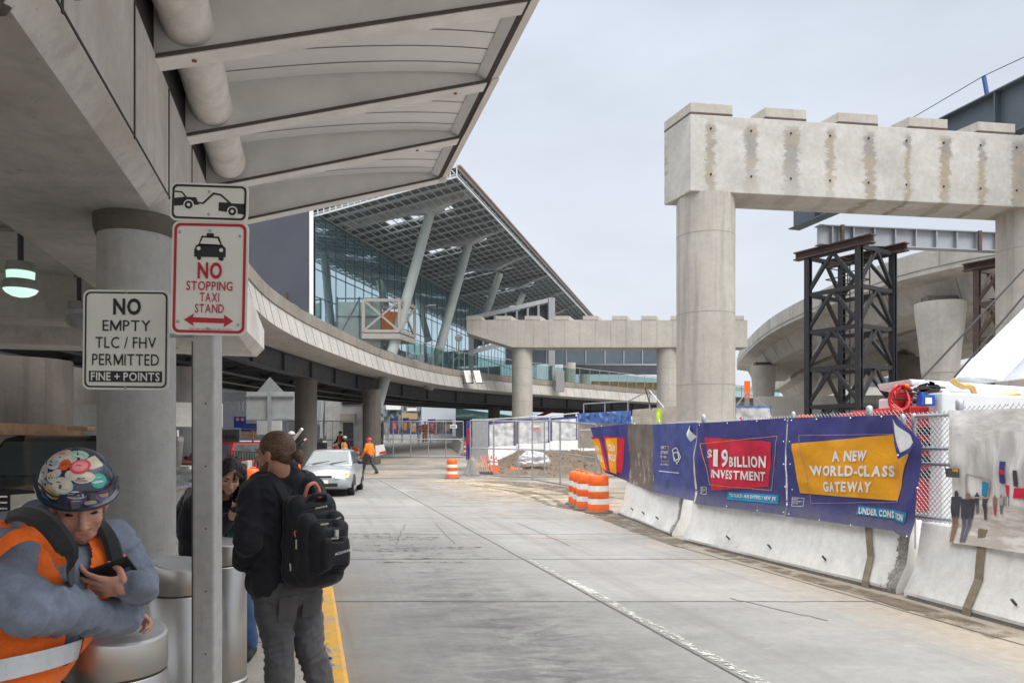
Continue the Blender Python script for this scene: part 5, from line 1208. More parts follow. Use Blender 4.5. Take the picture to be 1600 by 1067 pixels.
cone((*at(799, 0, 37.5).xy, .22), 'orange cone lying on its side at the foot of the dirt heap', True); cone((*at(475, 0, 40).xy, .25), 'small cone beyond the roof of the silver sedan')

# ================================================================ steel bollards
def mat_brushed():
    t = NT('brushed_stainless'); v = t.coord('Object', (1, 1, 60)); n = t.noise(v, 6, 4, .6); m = t.noise(t.coord('Object'), 3, 5, .6)
    f = t.rng(m, .3, .7, .85, 1.08); c = t.mix(1, (.50, .49, .47), t.comb(f, f, f), 'MULTIPLY')
    t.b.inputs['Anisotropic'].default_value = .6; t.bump(n, .05, .002); return t.fin(c, t.rng(m, .3, .7, .27, .42), .95)
M['brushed'] = mat_brushed()
def bollard_proto():
    r = thing('steel_bollard', 'x', 'bollard', (0, 0, 0), 0, 'stainless steel bollards')
    mb = MB(); mb.lathe((0, 0, 0), [(.19, 0), (.19, .02), (.18, .03), (.18, .775), (.176, .780)], 48); mb.build('shell', M['brushed'], r, 40, local=True)
    mb = MB(); mb.lathe((0, 0, 0), [(.174, .778), (.174, .793)], 48); mb.build('groove', M['seam'], r, 40, local=True)
    n = 48; top = lambda x, y: .935 - .16 * x + .03 * y
    mb = MB(); ri = []
    for rad, dz in ((.177, None), (.18, .798), (.18, 'm'), (.178, 't'), (.168, 'u')):
        ring = []
        for i in range(n):
            x, y = rad * math.cos(2 * math.pi * i / n), rad * math.sin(2 * math.pi * i / n); z = {None: .790, 'm': top(x, y) - .012, 't': top(x, y) - .003, 'u': top(x, y) + .003}.get(dz, dz); ring.append(Vector((x, y, z)))
        ri.append(ring)
    mb.loft(ri[:4], True, False); mb.build('cap_rim', M['brushed'], r, 28, local=True); mb = MB(); mb.loft(ri[3:], True, True); mb.build('sloped_top', plain('sky_bright_steel_top', (.50, .51, .52), .5, .45, .1, 8), r, 28, local=True)  # top's steel made less metallic than the shell to imitate bright sky reflection
    return r
bp_ = bollard_proto()
for i, (lb, p) in enumerate((('stainless bollard that the hard hat worker leans his arms on', (-1.412, 2.63)), ('stainless bollard just left of the sign post', (-1.78, 4.02)), ('stainless bollard right of the sign post in front of the woman', (-1.95, 4.93)))):
    o = bp_ if i == 0 else dup(bp_); o.location = (*p, SWZ); o.scale = (.955, .955, 1); o['label'] = lb; o.rotation_euler = (0, 0, R(-8 + 9 * i))

# ================================================================ sign post
SP = Vector((-1.235, 3.0, 0))
M['sign_face'] = plain('sign_sheeting', (.74, .745, .69), .42, 0, .07, 3.5); M['sign_blk'] = plain('sign_black', (.018, .018, .02), .5); M['sign_red'] = plain('sign_red', (.47, .012, .035), .45, 0, .05); M['sign_edge'] = plain('sign_metal', (.35, .36, .36), .4, .6)
def perf_post():
    t = NT('weathered_post'); v = t.coord('World'); n = t.noise(v, 22, 6, .7); m = t.noise(t.coord('World', (6, 6, 1)), 3, 5, .6)
    c = t.mix(t.rng(n, .3, .7), (.36, .36, .355), (.46, .455, .445)); c = t.mix(t.rng(m, .6, .72, 0, .45), c, (.27, .26, .25)); t.bump(n, .2, .004); return t.fin(c, .6, .15)
pr = thing('sign_post', 'weathered square steel post in the foreground carrying the parking signs', 'sign post', (SP.x, SP.y, SWZ))
mb = MB(); mb.box(SP.x, SP.y, 1.15, .088, .088, 2.1); mb.build('post', perf_post(), pr, bevel=.01)
mb = MB(); mb.box(SP.x - .0475, SP.y + .0, 1.1, .006, .07, 2.0); mb.build('side_channel', plain('side_channel', (.11, .085, .08), .7), pr)
mb = MB()
for z in (.35, .6, .85, 1.1, 1.35, 1.6, 1.85): mb.tube((SP.x + .01, SP.y - .0455, z), (SP.x + .01, SP.y - .043, z), .0035, n=8)
mb.build('hole', M['seam'], pr)
def rrect(w, h, r, n=6):
    pts = []
    for cx, cy, a0 in ((w / 2 - r, h / 2 - r, 0), (-w / 2 + r, h / 2 - r, 90), (-w / 2 + r, -h / 2 + r, 180), (w / 2 - r, -h / 2 + r, 270)):
        for k in range(n + 1): a = R(a0 + 90 * k / n); pts.append((cx + r * math.cos(a), cy + r * math.sin(a)))
    return pts
class Sign:                        # flat plate facing -Y, tilted by rz and roll
    def __init__(s, name, label, u, v, Y, w, h, rc, rz=0., roll=0.):
        s.c = at(u, v, Y); s.M = Matrix.Rotation(R(rz), 3, 'Z') @ Matrix.Rotation(R(roll), 3, 'Y')
        s.r = thing(name, label, 'sign', s.c); s.w, s.h, s.rc = w, h, rc
        mb = MB(); p = [s.P(x, y, 0) for x, y in rrect(w, h, rc)]; mb.prism(p, s.M @ Vector((0, .004, 0))); mb.build('plate', M['sign_face'], s.r)
    def P(s, x, y, off=0.): return s.c + s.M @ Vector((x, -off, y))
    def poly(s, name, m, pts, off=.002): mb = MB(); mb.add([s.P(x, y, off) for x, y in pts], [tuple(range(len(pts)))]); return mb.build(name, m, s.r)
    def polys(s, name, m, lst, off=.002):
        mb = MB()
        for pts in lst: mb.add([s.P(x, y, off) for x, y in pts], [tuple(range(len(pts)))])
        return mb.build(name, m, s.r)
    def border(s, m, inset, wd, off=.002):
        a, b = rrect(s.w - 2 * inset, s.h - 2 * inset, max(.002, s.rc - inset * .6)), rrect(s.w - 2 * inset - 2 * wd, s.h - 2 * inset - 2 * wd, max(.002, s.rc - inset * .6 - wd * .6)); n = len(a)
        mb = MB(); mb.add([s.P(*p, off) for p in a + b], [(i, (i + 1) % n, n + (i + 1) % n, n + i) for i in range(n)]); return mb.build('border', m, s.r)
    def text(s, txt, m, x, y, w, h, bold=.01, off=.003, spacing=.11):
        vs, fs = text_geo(txt, 1.0, bold, spacing=spacing); x0, x1 = min(v[0] for v in vs), max(v[0] for v in vs); y0, y1 = min(v[1] for v in vs), max(v[1] for v in vs)
        mb = MB(); mb.add([s.P(x + ((a - x0) / (x1 - x0) - .5) * w, y + ((b - y0) / (y1 - y0) - .5) * h, off) for a, b in vs], fs); return mb.build('lettering', m, s.r)
    def bolts(s, pts):
        mb = MB()
        for x, y in pts: mb.ball(s.P(x, y, .001), .006, 10, 6)
        mb.build('bolt', M['galv'], s.r, True)
    def circ(s, x, y, r, n=24): return [(x + r * math.cos(2 * math.pi * i / n), y + r * math.sin(2 * math.pi * i / n)) for i in range(n)]
px = 3.0 / FPX * .985              # metres per photo pixel at the signs
s1 = Sign('taxi_stand_sign', 'white and red no stopping taxi stand sign on the post', 327.5, 435, 2.945, 119 * px, 177 * px, .03, roll=1.2)
s1.border(M['sign_red'], 3.4 * px, 4.2 * px)
def S1(u, v): return ((u - 327.5) * px, (435 - v) * px)
for tx, u, v, w, h, bo in (('NO', 328, 423, 38, 26, .035), ('STOPPING', 328, 447, 72, 14.5, .012), ('TAXI', 328.5, 464.5, 30, 14, .012), ('STAND', 328.5, 482, 45, 14, .012)): s1.text(tx, M['sign_red'], *S1(u, v), w * px, h * px, bo)
s1.text('THE PORT AUTHORITY OF NY & NJ', M['sign_red'], *S1(330, 514.5), 66 * px, 3.6 * px, 0)
s1.polys('arrow', M['sign_red'], [[S1(*p) for p in q] for q in ([(289, 500), (305, 490), (303, 496), (303, 504), (305, 510)], [(303, 496), (352, 497), (352, 504.5), (303, 504)], [(366, 501), (351, 491), (352, 497), (352, 504.5), (351, 511)])])
s1.polys('taxi_symbol', M['sign_blk'], [[S1(*p) for p in q] for q in ([(303, 391), (306, 384), (311, 382), (347, 383), (352, 388), (352, 402), (303, 402)], [(309, 384), (314, 369), (341, 370), (347, 385)], [(322, 365), (333, 365), (333, 371), (322, 371)], [(307, 402), (314, 402), (314, 405), (312, 407), (308, 406)], [(341, 402), (349, 402), (349, 406), (346, 408), (341, 406)])], .0022)
s1.polys('taxi_window', M['sign_face'], [[S1(*p) for p in q] for q in ([(312, 381.5), (316.5, 372), (338.5, 373), (343.5, 382.5)],)] + [s1.circ(*S1(310, 389), 3 * px), s1.circ(*S1(345, 391), 3 * px)], .003)
s1.bolts([S1(327, 361), S1(327, 513), S1(280, 364), S1(374, 368), S1(280, 503), S1(374, 506)])
s2 = Sign('tow_away_sign', 'small white tow away pictogram sign at the top of the post', 327, 316.5, 2.935, 121 * px, 59 * px, .025, roll=2.0)
s2.border(M['sign_blk'], 3 * px, 3.2 * px)
def S2(u, v): return ((u - 327) * px, (316.5 - v) * px)
s2.polys('tow_symbol', M['sign_blk'], [[S2(*p) for p in q] for q in ([(273, 311.5), (288, 309.5), (307, 309.5), (309.5, 317), (313, 319.5), (309, 321), (300, 321), (273, 323.5)], [(273, 300), (285, 301), (292, 309), (289.5, 310), (284, 303), (273, 302.3)], [(309, 317.5), (318, 320), (335, 303), (333, 301), (317, 317), (309, 316)], [(333, 301), (345, 303), (356, 312), (353.5, 313), (344, 305.5), (333, 304)], [(345, 303), (362, 317), (383, 317), (383, 334), (342, 329), (342, 316), (356, 316)])])
s2.polys('tow_wheel', M['sign_face'], [s2.circ(*S2(295.5, 321.5), 8.2 * px), s2.circ(*S2(363.5, 329.5), 8.2 * px)], .0026); s2.polys('tow_wheel', M['sign_blk'], [s2.circ(*S2(295.5, 321.5), 6.3 * px), s2.circ(*S2(363.5, 329.5), 6.3 * px)], .0032); s2.polys('tow_wheel', M['sign_face'], [s2.circ(*S2(295.5, 321.5), 2.6 * px), s2.circ(*S2(363.5, 329.5), 2.6 * px)], .0038)
s2.bolts([S2(327, 300), S2(327, 335)])
s3 = Sign('no_empty_sign', 'white no empty sign with a black fine and points strip', 197, 531, 3.06, 137 * px * 1.02, 158 * px * 1.02, .028, roll=.6)
q3 = px * 1.02
def S3(u, v): return ((u - 197) * q3, (531 - v) * q3)
s3.border(M['sign_blk'], 3.2 * q3, 2.6 * q3)
for tx, u, v, w, h, bo in (('NO', 198.5, 478.5, 44, 26.5, .035), ('EMPTY', 198, 508.5, 76, 17, .004), ('TLC / FHV', 197, 535.5, 96, 18, .004), ('PERMITTED', 197, 562.5, 106, 18, .004)): s3.text(tx, M['sign_blk'], *S3(u, v), w * q3, h * q3, bo)
s3.poly('black_strip', M['sign_blk'], [S3(139, 580.5), (S3(255, 580.5)), S3(255, 598), S3(139, 598)], .002); s3.text('FINE + POINTS', M['sign_face'], *S3(197, 589.3), 109 * q3, 13.5 * q3, .022, .0035)
s3.bolts([S3(197, 455.5), S3(197, 607)])
mb = MB(); a = s3.P(-.05, .02, -.02); mb.beam(a, (SP.x - .01, a.y, a.z), .03, .012); mb.box(SP.x, SP.y + .055, a.z, .05, .03, .05); mb.build('bracket', M['galv_dull'], s3.r)

# back of the square road sign with the triangular plate
sb = thing('road_sign', 'grey back of a square road sign with a triangular plate above it', 'sign', at(421, 775, 14.5))
Yb = 14.5; mb = MB(); a, b = at(385, 612, Yb), at(460, 657, Yb); mb.box((a.x + b.x) / 2, Yb, (a.z + b.z) / 2, b.x - a.x, .012, a.z - b.z); mb.build('panel', M['galv_dull'], sb, bevel=.004)
mb = MB(); mb.prism([at(401, 613, Yb + .02), at(444, 613, Yb + .02), at(421.5, 589, Yb + .02)], (0, .01, 0)); mb.build('triangle_plate', M['galv'], sb)
for v0 in (618.5, 654.5): mb = MB(); a = at(385, v0, Yb - .04); mb.box(at(422.5, v0, Yb).x, Yb - .03, a.z, .93, .04, .035); mb.build('crossbar', M['galv'], sb)
mb = MB(); a = at(421, 615, Yb - .07); mb.box(a.x, Yb - .07, (a.z) / 2 + .05, .07, .05, a.z - .05); mb.build('post', M['galv'], sb)
mb = MB(); mb.box(at(421, 668, Yb + .3).x, Yb + .3, at(421, 668, Yb + .3).z, .5, .02, .28); mb.build('lower_plate', M['white'], sb)

# ================================================================ site gates and mid-distance fences
def mat_link(name, p=.075, w=.09):
    t = NT(name); uv = t.n('ShaderNodeTexCoord').outputs['UV']; x, y, z = t.sep(uv)
    def ln(e): return t.math('LESS_THAN', t.math('ABSOLUTE', t.math('SUBTRACT', t.math('FRACT', t.math('DIVIDE', e, p)), .5)), w / 2)
    al = t.math('MAXIMUM', ln(t.math('ADD', x, y)), ln(t.math('SUBTRACT', x, y))); t.put(t.b.inputs['Alpha'], al); return t.fin((.36, .37, .38), .45, .6)
M['link'] = mat_link('chain_link_wire')
def quad_uv(name, m, root, A, B_, C, D):
    off = worldloc(root) if root else Vector(); me = bpy.data.meshes.new(name); me.from_pydata([Vector(p) - off for p in (A, B_, C, D)], [], [(0, 1, 2, 3)]); me.materials.append(m)
    uv = me.uv_layers.new(); w = (Vector(B_) - Vector(A)).length; h = (Vector(D) - Vector(A)).length
    for i, c in enumerate(((0, 0), (w, 0), (w, h), (0, h))): uv.data[i].uv = c
    o = bpy.data.objects.new(name, me); COL.objects.link(o); o.parent = root; return o
def panelfence(label, A, B_, zA0, zA1, zB0, zB1, nposts, mid=True, cat_='fence', name='site_fence', r=.028, m=None, link=True, extra=0.0):
    A, B_ = Vector(A).to_3d(), Vector(B_).to_3d(); q = thing(name, label, cat_, (A + B_) / 2 + Vector((0, 0, zA0)))
    Z = lambda z: Vector((0, 0, z)); m = m or M['galv']
    for k in range(nposts):
        t_ = k / (nposts - 1); p = A.lerp(B_, t_); mb = MB(); mb.tube(p + Z(zA0 + (zB0 - zA0) * t_), p + Z(zA1 + (zB1 - zA1) * t_ + extra), r, n=8); mb.build('post', m, q, True)
    for f in ((0.02, 1, .5) if mid else (.02, 1)): mb = MB(); mb.tube(A + Z(zA0 + (zA1 - zA0) * f), B_ + Z(zB0 + (zB1 - zB0) * f), r * .9, n=8); mb.build('rail', m, q, True)
    if link: quad_uv('mesh', M['link'], q, A + Z(zA0), B_ + Z(zB0), B_ + Z(zB1), A + Z(zA1))
    return q
panelfence('mesh gate of the dirt plot standing at the end of the road', (-1.97, 35), (1.42, 32.2), .06, 2.68, .08, 2.55, 4, True, 'gate', 'site_gate', .035)
panelfence('second mesh gate leading from the first to the orange drum cluster', (.85, 31.0), (2.75, 24.2), .05, 2.6, .05, 2.25, 3, True, 'gate', 'site_gate', .03)
a, b = at(587, 0, 48), at(724, 0, 48); panelfence('wide see-through gate in front of the far banners', a.xy, b.xy, .66, 2.98, .66, 2.98, 6, True, 'gate', 'site_gate', .035)
a, b = at(450, 0, 46), at(586, 0, 48); panelfence('tall mesh fence before the dark bay under the ramp', a.xy, b.xy, .55, 2.95, .65, 2.98, 5, True)
# sheeted fence behind the dirt heap: each sheet is its own thing
M['sheet_grey'] = cloth('grey_scrim', (.60, .605, .61), .7, .12, False); M['sheet_tan'] = cloth('tan_scrim', (.50, .44, .385), .7, .12, False); M['tarp_blue'] = cloth('blue_tarp', (.10, .19, .46), .55, .15, False)
def sheet(name, label, m, c, Y0, Y1, hem=None, folds=5, amp=.08, catg='sheeting', top=None, gp_=None):
    u0, u1 = c[0][0], c[1][0]; f = lambda u, v, off=0: at(u, v, Y0 + (Y1 - Y0) * (u - u0) / (u1 - u0)) + Vector((0, -off - amp * math.sin(folds * 6.28 * (u - u0) / (u1 - u0)) * (.3 + .7 * abs(math.sin(v * .13 + u * .05))) - amp * .8 * (.5 - 2 * abs(mnoise.noise(Vector((u * .06 + v * .05, v * .09 - u * .02, 5.0))))), 0))
    q = thing(name, label, catg, f(*c[3]), 0, gp_); patch('cloth', m, q, c, 0, 40, 14, f)
    if hem:
        mb = MB()
        for e in ((c[0], c[1], 3), (c[3], c[2], -2)): mb.grid(lambda x, y: f(e[0][0] + (e[1][0] - e[0][0]) * x, e[0][1] + (e[1][1] - e[0][1]) * x + e[2] * y, .02), 30, 1)
        for e in (c[0], c[3]), (c[1], c[2]): mb.grid(lambda x, y: f(e[0][0] + (e[1][0] - e[0][0]) * y + 1.5 * x * (1 if e[0] is c[0] else -1), e[0][1] + (e[1][1] - e[0][1]) * y, .02), 1, 12)
        mb.build('hem', hem, q)
    return q, f
q, f = sheet('scrim_sheet', 'grey scrim with a blue top edge, left end of the sheeted fence', M['sheet_grey'], [(763, 660), (804, 656), (804, 700), (763, 703)], 44, 44.6, M['b_blue'], 3, gp_='scrim sheets on the far fence')
q, f = sheet('scrim_sheet', 'grey scrim with faint red print in the middle of the sheeted fence', M['sheet_grey'], [(808, 655), (858, 652), (858, 692), (808, 696)], 44.6, 45.2, M['b_blue'], 3, gp_='scrim sheets on the far fence'); lettering('NATIONAL', M['b_red'], q, [(833, 667), (848, 669), (847, 675), (832, 674)], .15, .03, f)
q, f = sheet('scrim_sheet', 'pale scrim with a faded pink mark, right of the red printed one', M['sheet_grey'], [(861, 653), (902, 650), (902, 688), (861, 692)], 45.2, 45.8, M['b_blue'], 3, gp_='scrim sheets on the far fence')
q, f = sheet('scrim_sheet', 'tan scrim beneath the blue tarpaulin', M['sheet_tan'], [(903, 655), (987, 655), (987, 700), (903, 700)], 42, 38, None, 6, gp_='scrim sheets on the far fence')
q, f = sheet('tarpaulin', 'crumpled blue tarpaulin draped over the top of the tan scrim', M['tarp_blue'], [(902, 646), (986, 641), (986, 663), (903, 660)], 41.7, 37.7, None, 8, .12)
q, f = sheet('scrim_sheet', 'pinkish grey scrim between the tarpaulin and the big bent column', M['sheet_tan'], [(988, 640), (1064, 634), (1064, 700), (988, 700)], 37, 33, None, 4, gp_='scrim sheets on the far fence')
q, f = sheet('scrim_sheet', 'grey blue scrim right of the big bent column', M['sheet_grey'], [(1148, 634), (1206, 634), (1206, 690), (1148, 690)], 34, 36, M['tarp_blue'], 3, gp_='scrim sheets on the far fence')
q, f = sheet('safety_vest', 'yellow green vest hanging on the fence left of the big column', plain('hi_vis_yellow', (.55, .75, .05), .6), [(1026, 638), (1033, 639), (1033, 664), (1025, 662)], 34.3, 34.2, None, 1, .05, 'vest')
def railfence(label, pts, zl, zh, m=M['galv']):
    q = thing('fence_frame', label, 'fence', pts[0]); mb = MB()
    for p in pts: mb = MB(); mb.tube((p.x, p.y, zl), (p.x, p.y, p.z), .035, n=8); mb.build('post', m, q, True)
    mb = MB(); mb.path(pts, .03, 6); mb.build('rail', m, q, True)
railfence('fence frame standing above the blue tarpaulin', [at(912, 631, 43), at(945, 629, 42), at(981, 627, 40), at(1015, 610, 36), at(1041, 641, 35), at(1062, 636, 34)], .6, 3)
railfence('fence frame behind the grey scrims', [at(763, 655, 44.3), at(806, 653, 44.8), at(830, 651, 45), at(860, 650, 45.3), at(904, 645, 45.9)], 1.0, 3)
railfence('fence frame with tall posts right of the big bent column', [at(1152, 632, 36), at(1167, 612, 36), at(1192, 632, 36), at(1206, 640, 36)], 0, 3)
mb = MB(); mb.tube(at(1018, 640, 34), at(1008, 605, 34), .03); tag(mb.build('leaning_pole', M['steel_dark']), 'thin dark pole leaning on the fence left of the big column', 'pole')
# barrier wall under the scrims and the dirt heap
for i, (u0, u1) in enumerate(((762, 806), (807, 858), (859, 905), (906, 960))):
    a, b = at(u0, 0, 43.6 + .4 * i), at(u1, 0, 43.9 + .4 * i); barrier((a.x, a.y, .55 + .17 * i), (b.x, b.y, .62 + .17 * i), ('white barrier behind the dirt heap, leftmost under the scrims', 'white barrier behind the dirt heap under the red printed scrim', 'white barrier behind the dirt heap under the pale scrim', 'white barrier behind the dirt heap nearest the tarpaulin')[i])
mb = MB()
def heap(x, y):
    X, Y = -1.6 + x * 9.5, 34.5 + y * 9.3; k = max(0, min(1, (Y - 35.2) / 7.5)); side = min(1, max(0, (X + 1.2) / 1.6)) * min(1, max(0, (8.2 - X) / 1.5)); nz = mnoise.fractal(Vector((X * 1.3, Y * 1.3, 1)), .8, 2.1, 6) * .2
    lump = .35 * math.exp(-((X - .6) ** 2 + (Y - 40.5) ** 2) / 1.6) + .25 * math.exp(-((X - 3.2) ** 2 + (Y - 41) ** 2) / 2.5)
    return Vector((X, Y, zg(Y) + side * (k * .62 + lump + nz * min(1, k * 3)) - .02 * (1 - side)))
mb.grid(heap, 90, 80); struct(mb.build('dirt_heap', M['dirt'], None, True))
mb = MB()
for i in range(420):
    x, y = random.random(), random.random() ** .8; p = heap(.1 + .86 * x, .06 + .9 * y); r_ = random.uniform(.02, .085) * (1.5 if random.random() < .08 else 1); mb.ball(p, (r_, r_ * random.uniform(.7, 1.2), r_ * .7), 6, 4)
struct(mb.build('dirt_clods', M['dirt']))
def bag_mesh():
    c = at(834, 716, 37.5); mb = MB(); mb.grid(lambda x, y: Vector((0, 0, 0)), 1, 1); mb = MB(); n, m = 40, 20; vs = []
    for j in range(m + 1):
        th = math.pi * .52 * j / m
        for i in range(n):
            a = 2 * math.pi * i / n; d = Vector((math.sin(th) * math.cos(a), math.sin(th) * math.sin(a), math.cos(th))); k = 1 + .32 * (1 - 2.4 * abs(mnoise.noise(d * 2.1 + Vector((3, 1, 7))))) + .14 * (1 - 2 * abs(mnoise.noise(d * 5.3))); vs.append(c + Vector((d.x * .62 * k, d.y * .4 * k, d.z * .46 * k - .22)))
    mb.add(vs, [(j * n + i, j * n + (i + 1) % n, (j + 1) * n + (i + 1) % n, (j + 1) * n + i) for j in range(m) for i in range(n)]); return mb
ob = bag_mesh().build('white_bag', plain('white_plastic', (.62, .64, .68), .35, 0, .15, 5, bump=.8, bscale=8), None, 35); tag(ob, 'crumpled white plastic bulk bag lying on the dirt heap', 'bag')
# clutter behind the gate post
tl = thing('tool_bundle', 'bundle of shovels and rakes leaning behind the gate post', 'tools', (at(750, 0, 36.2).x, 36.2, .07)); mb = MB()
for k in range(9): u = 742 + 2.4 * k; mb.tube(at(u + 8, 741 - k % 3, 36), at(u - 4 + k % 3 * 3, 712 + 3 * (k % 4), 36.5), .022, n=6)
mb.build('handle', M['wood'], tl); mb = MB()
for k in range(5): mb.ball(at(752 + 4 * k, 739, 36), (.14, .05, .1), 8, 6)
mb.build('blade', M['steel_dark'], tl)
mb = MB(); a = at(752, 722, 37); mb.prism([at(752, 711, 37), at(759, 711, 37), at(763, 730, 37), at(757, 731, 37)], (0, .06, 0)); tag(mb.build('pink_board', plain('pink_board', (.75, .22, .27), .6)), 'pink board standing among the tools behind the gate', 'board')
barrier(at(741, 0, 35.4).xy, at(733, 0, 38.5).xy, 'dirty barrier end poking out behind the gate post', M['conc_ramp'])
q = thing('board_fence', 'grey vertical board fence panel just right of the tall gate post', 'fence', at(750, 720, 38)); mb = MB()
for k in range(5): a = at(738 + 5 * k, 0, 38); mb = MB(); mb.box(a.x + .08, 38, 1.75, .155, .05, 2.2); mb.build('board', M['galv_dull'], q)
def flag(label, u0, u1, v0, v1, Y, m, sub=None):
    q, f = sheet('banner', label, m, [(u0, v0), (u1, v0 - .3), (u1, v1), (u0, v1 + .4)], Y, Y, None, 1.5, .05, 'banner', gp_='small far banners')
    for mm, c, tx in (sub or []):
        patch('panel', mm, q, c, .03, 6, 5, f)
        if tx: lettering(tx, M['b_white'], q, [(c[0][0] + 1.2, c[0][1] + 2.2), (c[1][0] - 1.2, c[1][1] + 2.2), (c[2][0] - 1.4, c[2][1] - 2.5), (c[3][0] + 1.4, c[3][1] - 2.5)], .06, .04, f)
    return q
flag('tall narrow blue banner beside the grey board fence', 728, 735, 657, 718, 37.5, M['b_blue'], [(M['b_red'], [(730, 668), (734, 668), (733, 700), (730, 690)], None)])
flag('narrow blue banner with an orange panel at the left gate post', 586, 593, 659, 692, 50, M['b_blue'], [(M['b_yel'], [(586.5, 666), (592, 666), (591, 688), (587, 687)], 'A\nNEW')])
flag('narrow greyish photo banner beside the orange panelled one', 593.4, 599, 660, 694, 51, M['photo_print'])
flag('far blue banner with a red lettered panel', 609, 622, 653, 679, 68, M['b_blue'], [(M['b_red'], [(612.5, 660), (621, 659), (620, 672), (613, 672)], '$19\nBILLION')])
flag('far blue banner with an orange panel, left of the worker', 629, 639, 653, 680, 68, M['b_blue'], [(M['b_yel'], [(630.5, 660), (636, 660), (635, 672), (631, 672)], None)])
flag('far blue banner with a wide orange panel beside the red sign', 639.5, 654, 655, 680, 68, M['b_bluel'], [(M['b_yel'], [(642, 661), (650, 660), (650, 675), (642, 675)], 'A NEW\nGATE')])
flag('far purple banner with a red panel right of the worker', 668, 681, 655, 678, 68, M['b_blue'], [(M['b_red'], [(671, 660), (679, 660), (679, 670), (671, 670)], 'A NEW\nJFK')])
flag('far dark photo banner between the purple and orange ones', 681.5, 692, 656, 678, 68, M['photo_print'])
flag('far purple banner with an orange lettered panel', 692.5, 707, 656, 678, 68, M['b_blue'], [(M['b_yel'], [(694, 662), (703, 661.5), (702.5, 673), (695, 673)], 'NEW\nJOBS')])
q, f = sheet('scrim_sheet', 'grey cloth hanging from the far fence between the left banners', M['sheet_grey'], [(599.5, 658), (608.5, 655), (607, 690), (602, 684)], 66, 66, None, 2, gp_='scrim sheets on the far fence')
for i, (u0, u1) in enumerate(((600, 611), (611.5, 627), (630, 652), (657, 672), (675, 708))):
    a, b = at(u0, 0, 66.5), at(u1, 0, 66.5); barrier((a.x, a.y, 1.5), (b.x, b.y, 1.5), 'far white barrier below %s' % ('the hanging grey cloth', 'the red lettered banner', 'the two orange banners', 'the worker in orange', 'the right hand banners')[i])
a, b = at(709, 0, 62), at(723, 0, 52); barrier((a.x, a.y, 1.3), (b.x, b.y, .85), 'dusty barrier on the right of the sunken lane behind the gate', M['conc_ramp'])
def board(name, label, u0, v0, u1, v1, Y, m, txt=None, tm=None, leg=True, rows=None):
    a, b = at(u0, v0, Y), at(u1, v1, Y); q = thing(name, label, 'sign', ((a.x + b.x) / 2, Y, zg(Y)))
    mb = MB(); mb.box((a.x + b.x) / 2, Y, (a.z + b.z) / 2, abs(b.x - a.x), .04, abs(a.z - b.z)); mb.build('panel', m, q, bevel=.01)
    if leg:
        mb = MB()
        for x in (a.x * .8 + b.x * .2, a.x * .2 + b.x * .8): mb.tube((x, Y + .05, zg(Y)), (x, Y + .05, min(a.z, b.z)), .03, n=6)
        mb.build('legs', M['galv'], q)
    if txt: lettering(txt, tm, q, [(u0 + (u1 - u0) * .12, v0 + (v1 - v0) * .18), (u1 - (u1 - u0) * .12, v0 + (v1 - v0) * .18), (u1 - (u1 - u0) * .12, v1 - (v1 - v0) * .18), (u0 + (u1 - u0) * .12, v1 - (v1 - v0) * .18)], .03, .02, lambda u, v, o=0: at(u, v, Y) + Vector((0, -o, 0)))
    return q
board('road_closed_sign', 'red and white sign standing before the far worker', 652, 664.5, 662, 674.5, 60, M['red'], 'ROAD\nCLOSED', M['white'])
q = thing('arrow_sign', 'orange detour sign with a black arrow right of the far worker', 'sign', at(673, 690, 60)); mb = MB(); mb.prism([at(u, v, 60) for u, v in ((666, 669), (681, 672), (680, 679), (667, 676))], (0, .05, 0)); mb.build('panel', M['orange'], q)
mb = MB(); mb.prism([at(u, v, 59.97) for u, v in ((669, 673.5), (672, 671.8), (672, 673), (678, 674), (678, 676), (672, 675), (672, 676))], (0, .02, 0)); mb.build('arrow', M['sign_blk'], q); mb = MB(); mb.tube(at(673, 692, 60), at(673, 676, 60), .04, n=6); mb.build('leg', M['galv'], q)
board('notice_board', 'small white notice on the right of the wide gate', 703, 663.5, 714, 669, 47.9, M['white'], 'NO ENTRY', M['sign_blk'], False)
board('notice_board', 'small pink and white notice on the dark mesh fence', 471, 662, 479, 670, 46, plain('pink_notice', (.62, .42, .42), .6), 'NO\nPARKING', M['sign_red'], False)
q = thing('propped_board', 'white board with a red corner carried beside the worker in orange', 'board', at(594, 712, 40)); mb = MB(); mb.prism([at(u, v, 39.5) for u, v in ((586.5, 696), (599.5, 694), (603.5, 708), (587, 713))], (0, .03, 0)); mb.build('board', M['white'], q); mb = MB(); mb.prism([at(u, v, 39.48) for u, v in ((593, 706), (602.5, 704), (603, 707.5), (593, 709.5))], (0, .02, 0)); mb.build('red_corner', M['red'], q)
# red jib with white lettering beyond the ramp
q = thing('red_jib', 'slanting red machine arm with white lettering beyond the far bent', 'crane', at(850, 650, 75)); mb = MB(); mb.prism([at(u, v, 75) for u, v in ((838, 649), (868, 637), (866, 643), (846, 651))], (0, .8, 0)); mb.build('arm', M['red'], q)
lettering('BRAND', M['white'], q, [(851, 644), (862, 639.5), (861, 642.5), (851, 647)], .03, .02, lambda u, v, o=0: at(u, v, 75) + Vector((0, -o, 0))) if False else None

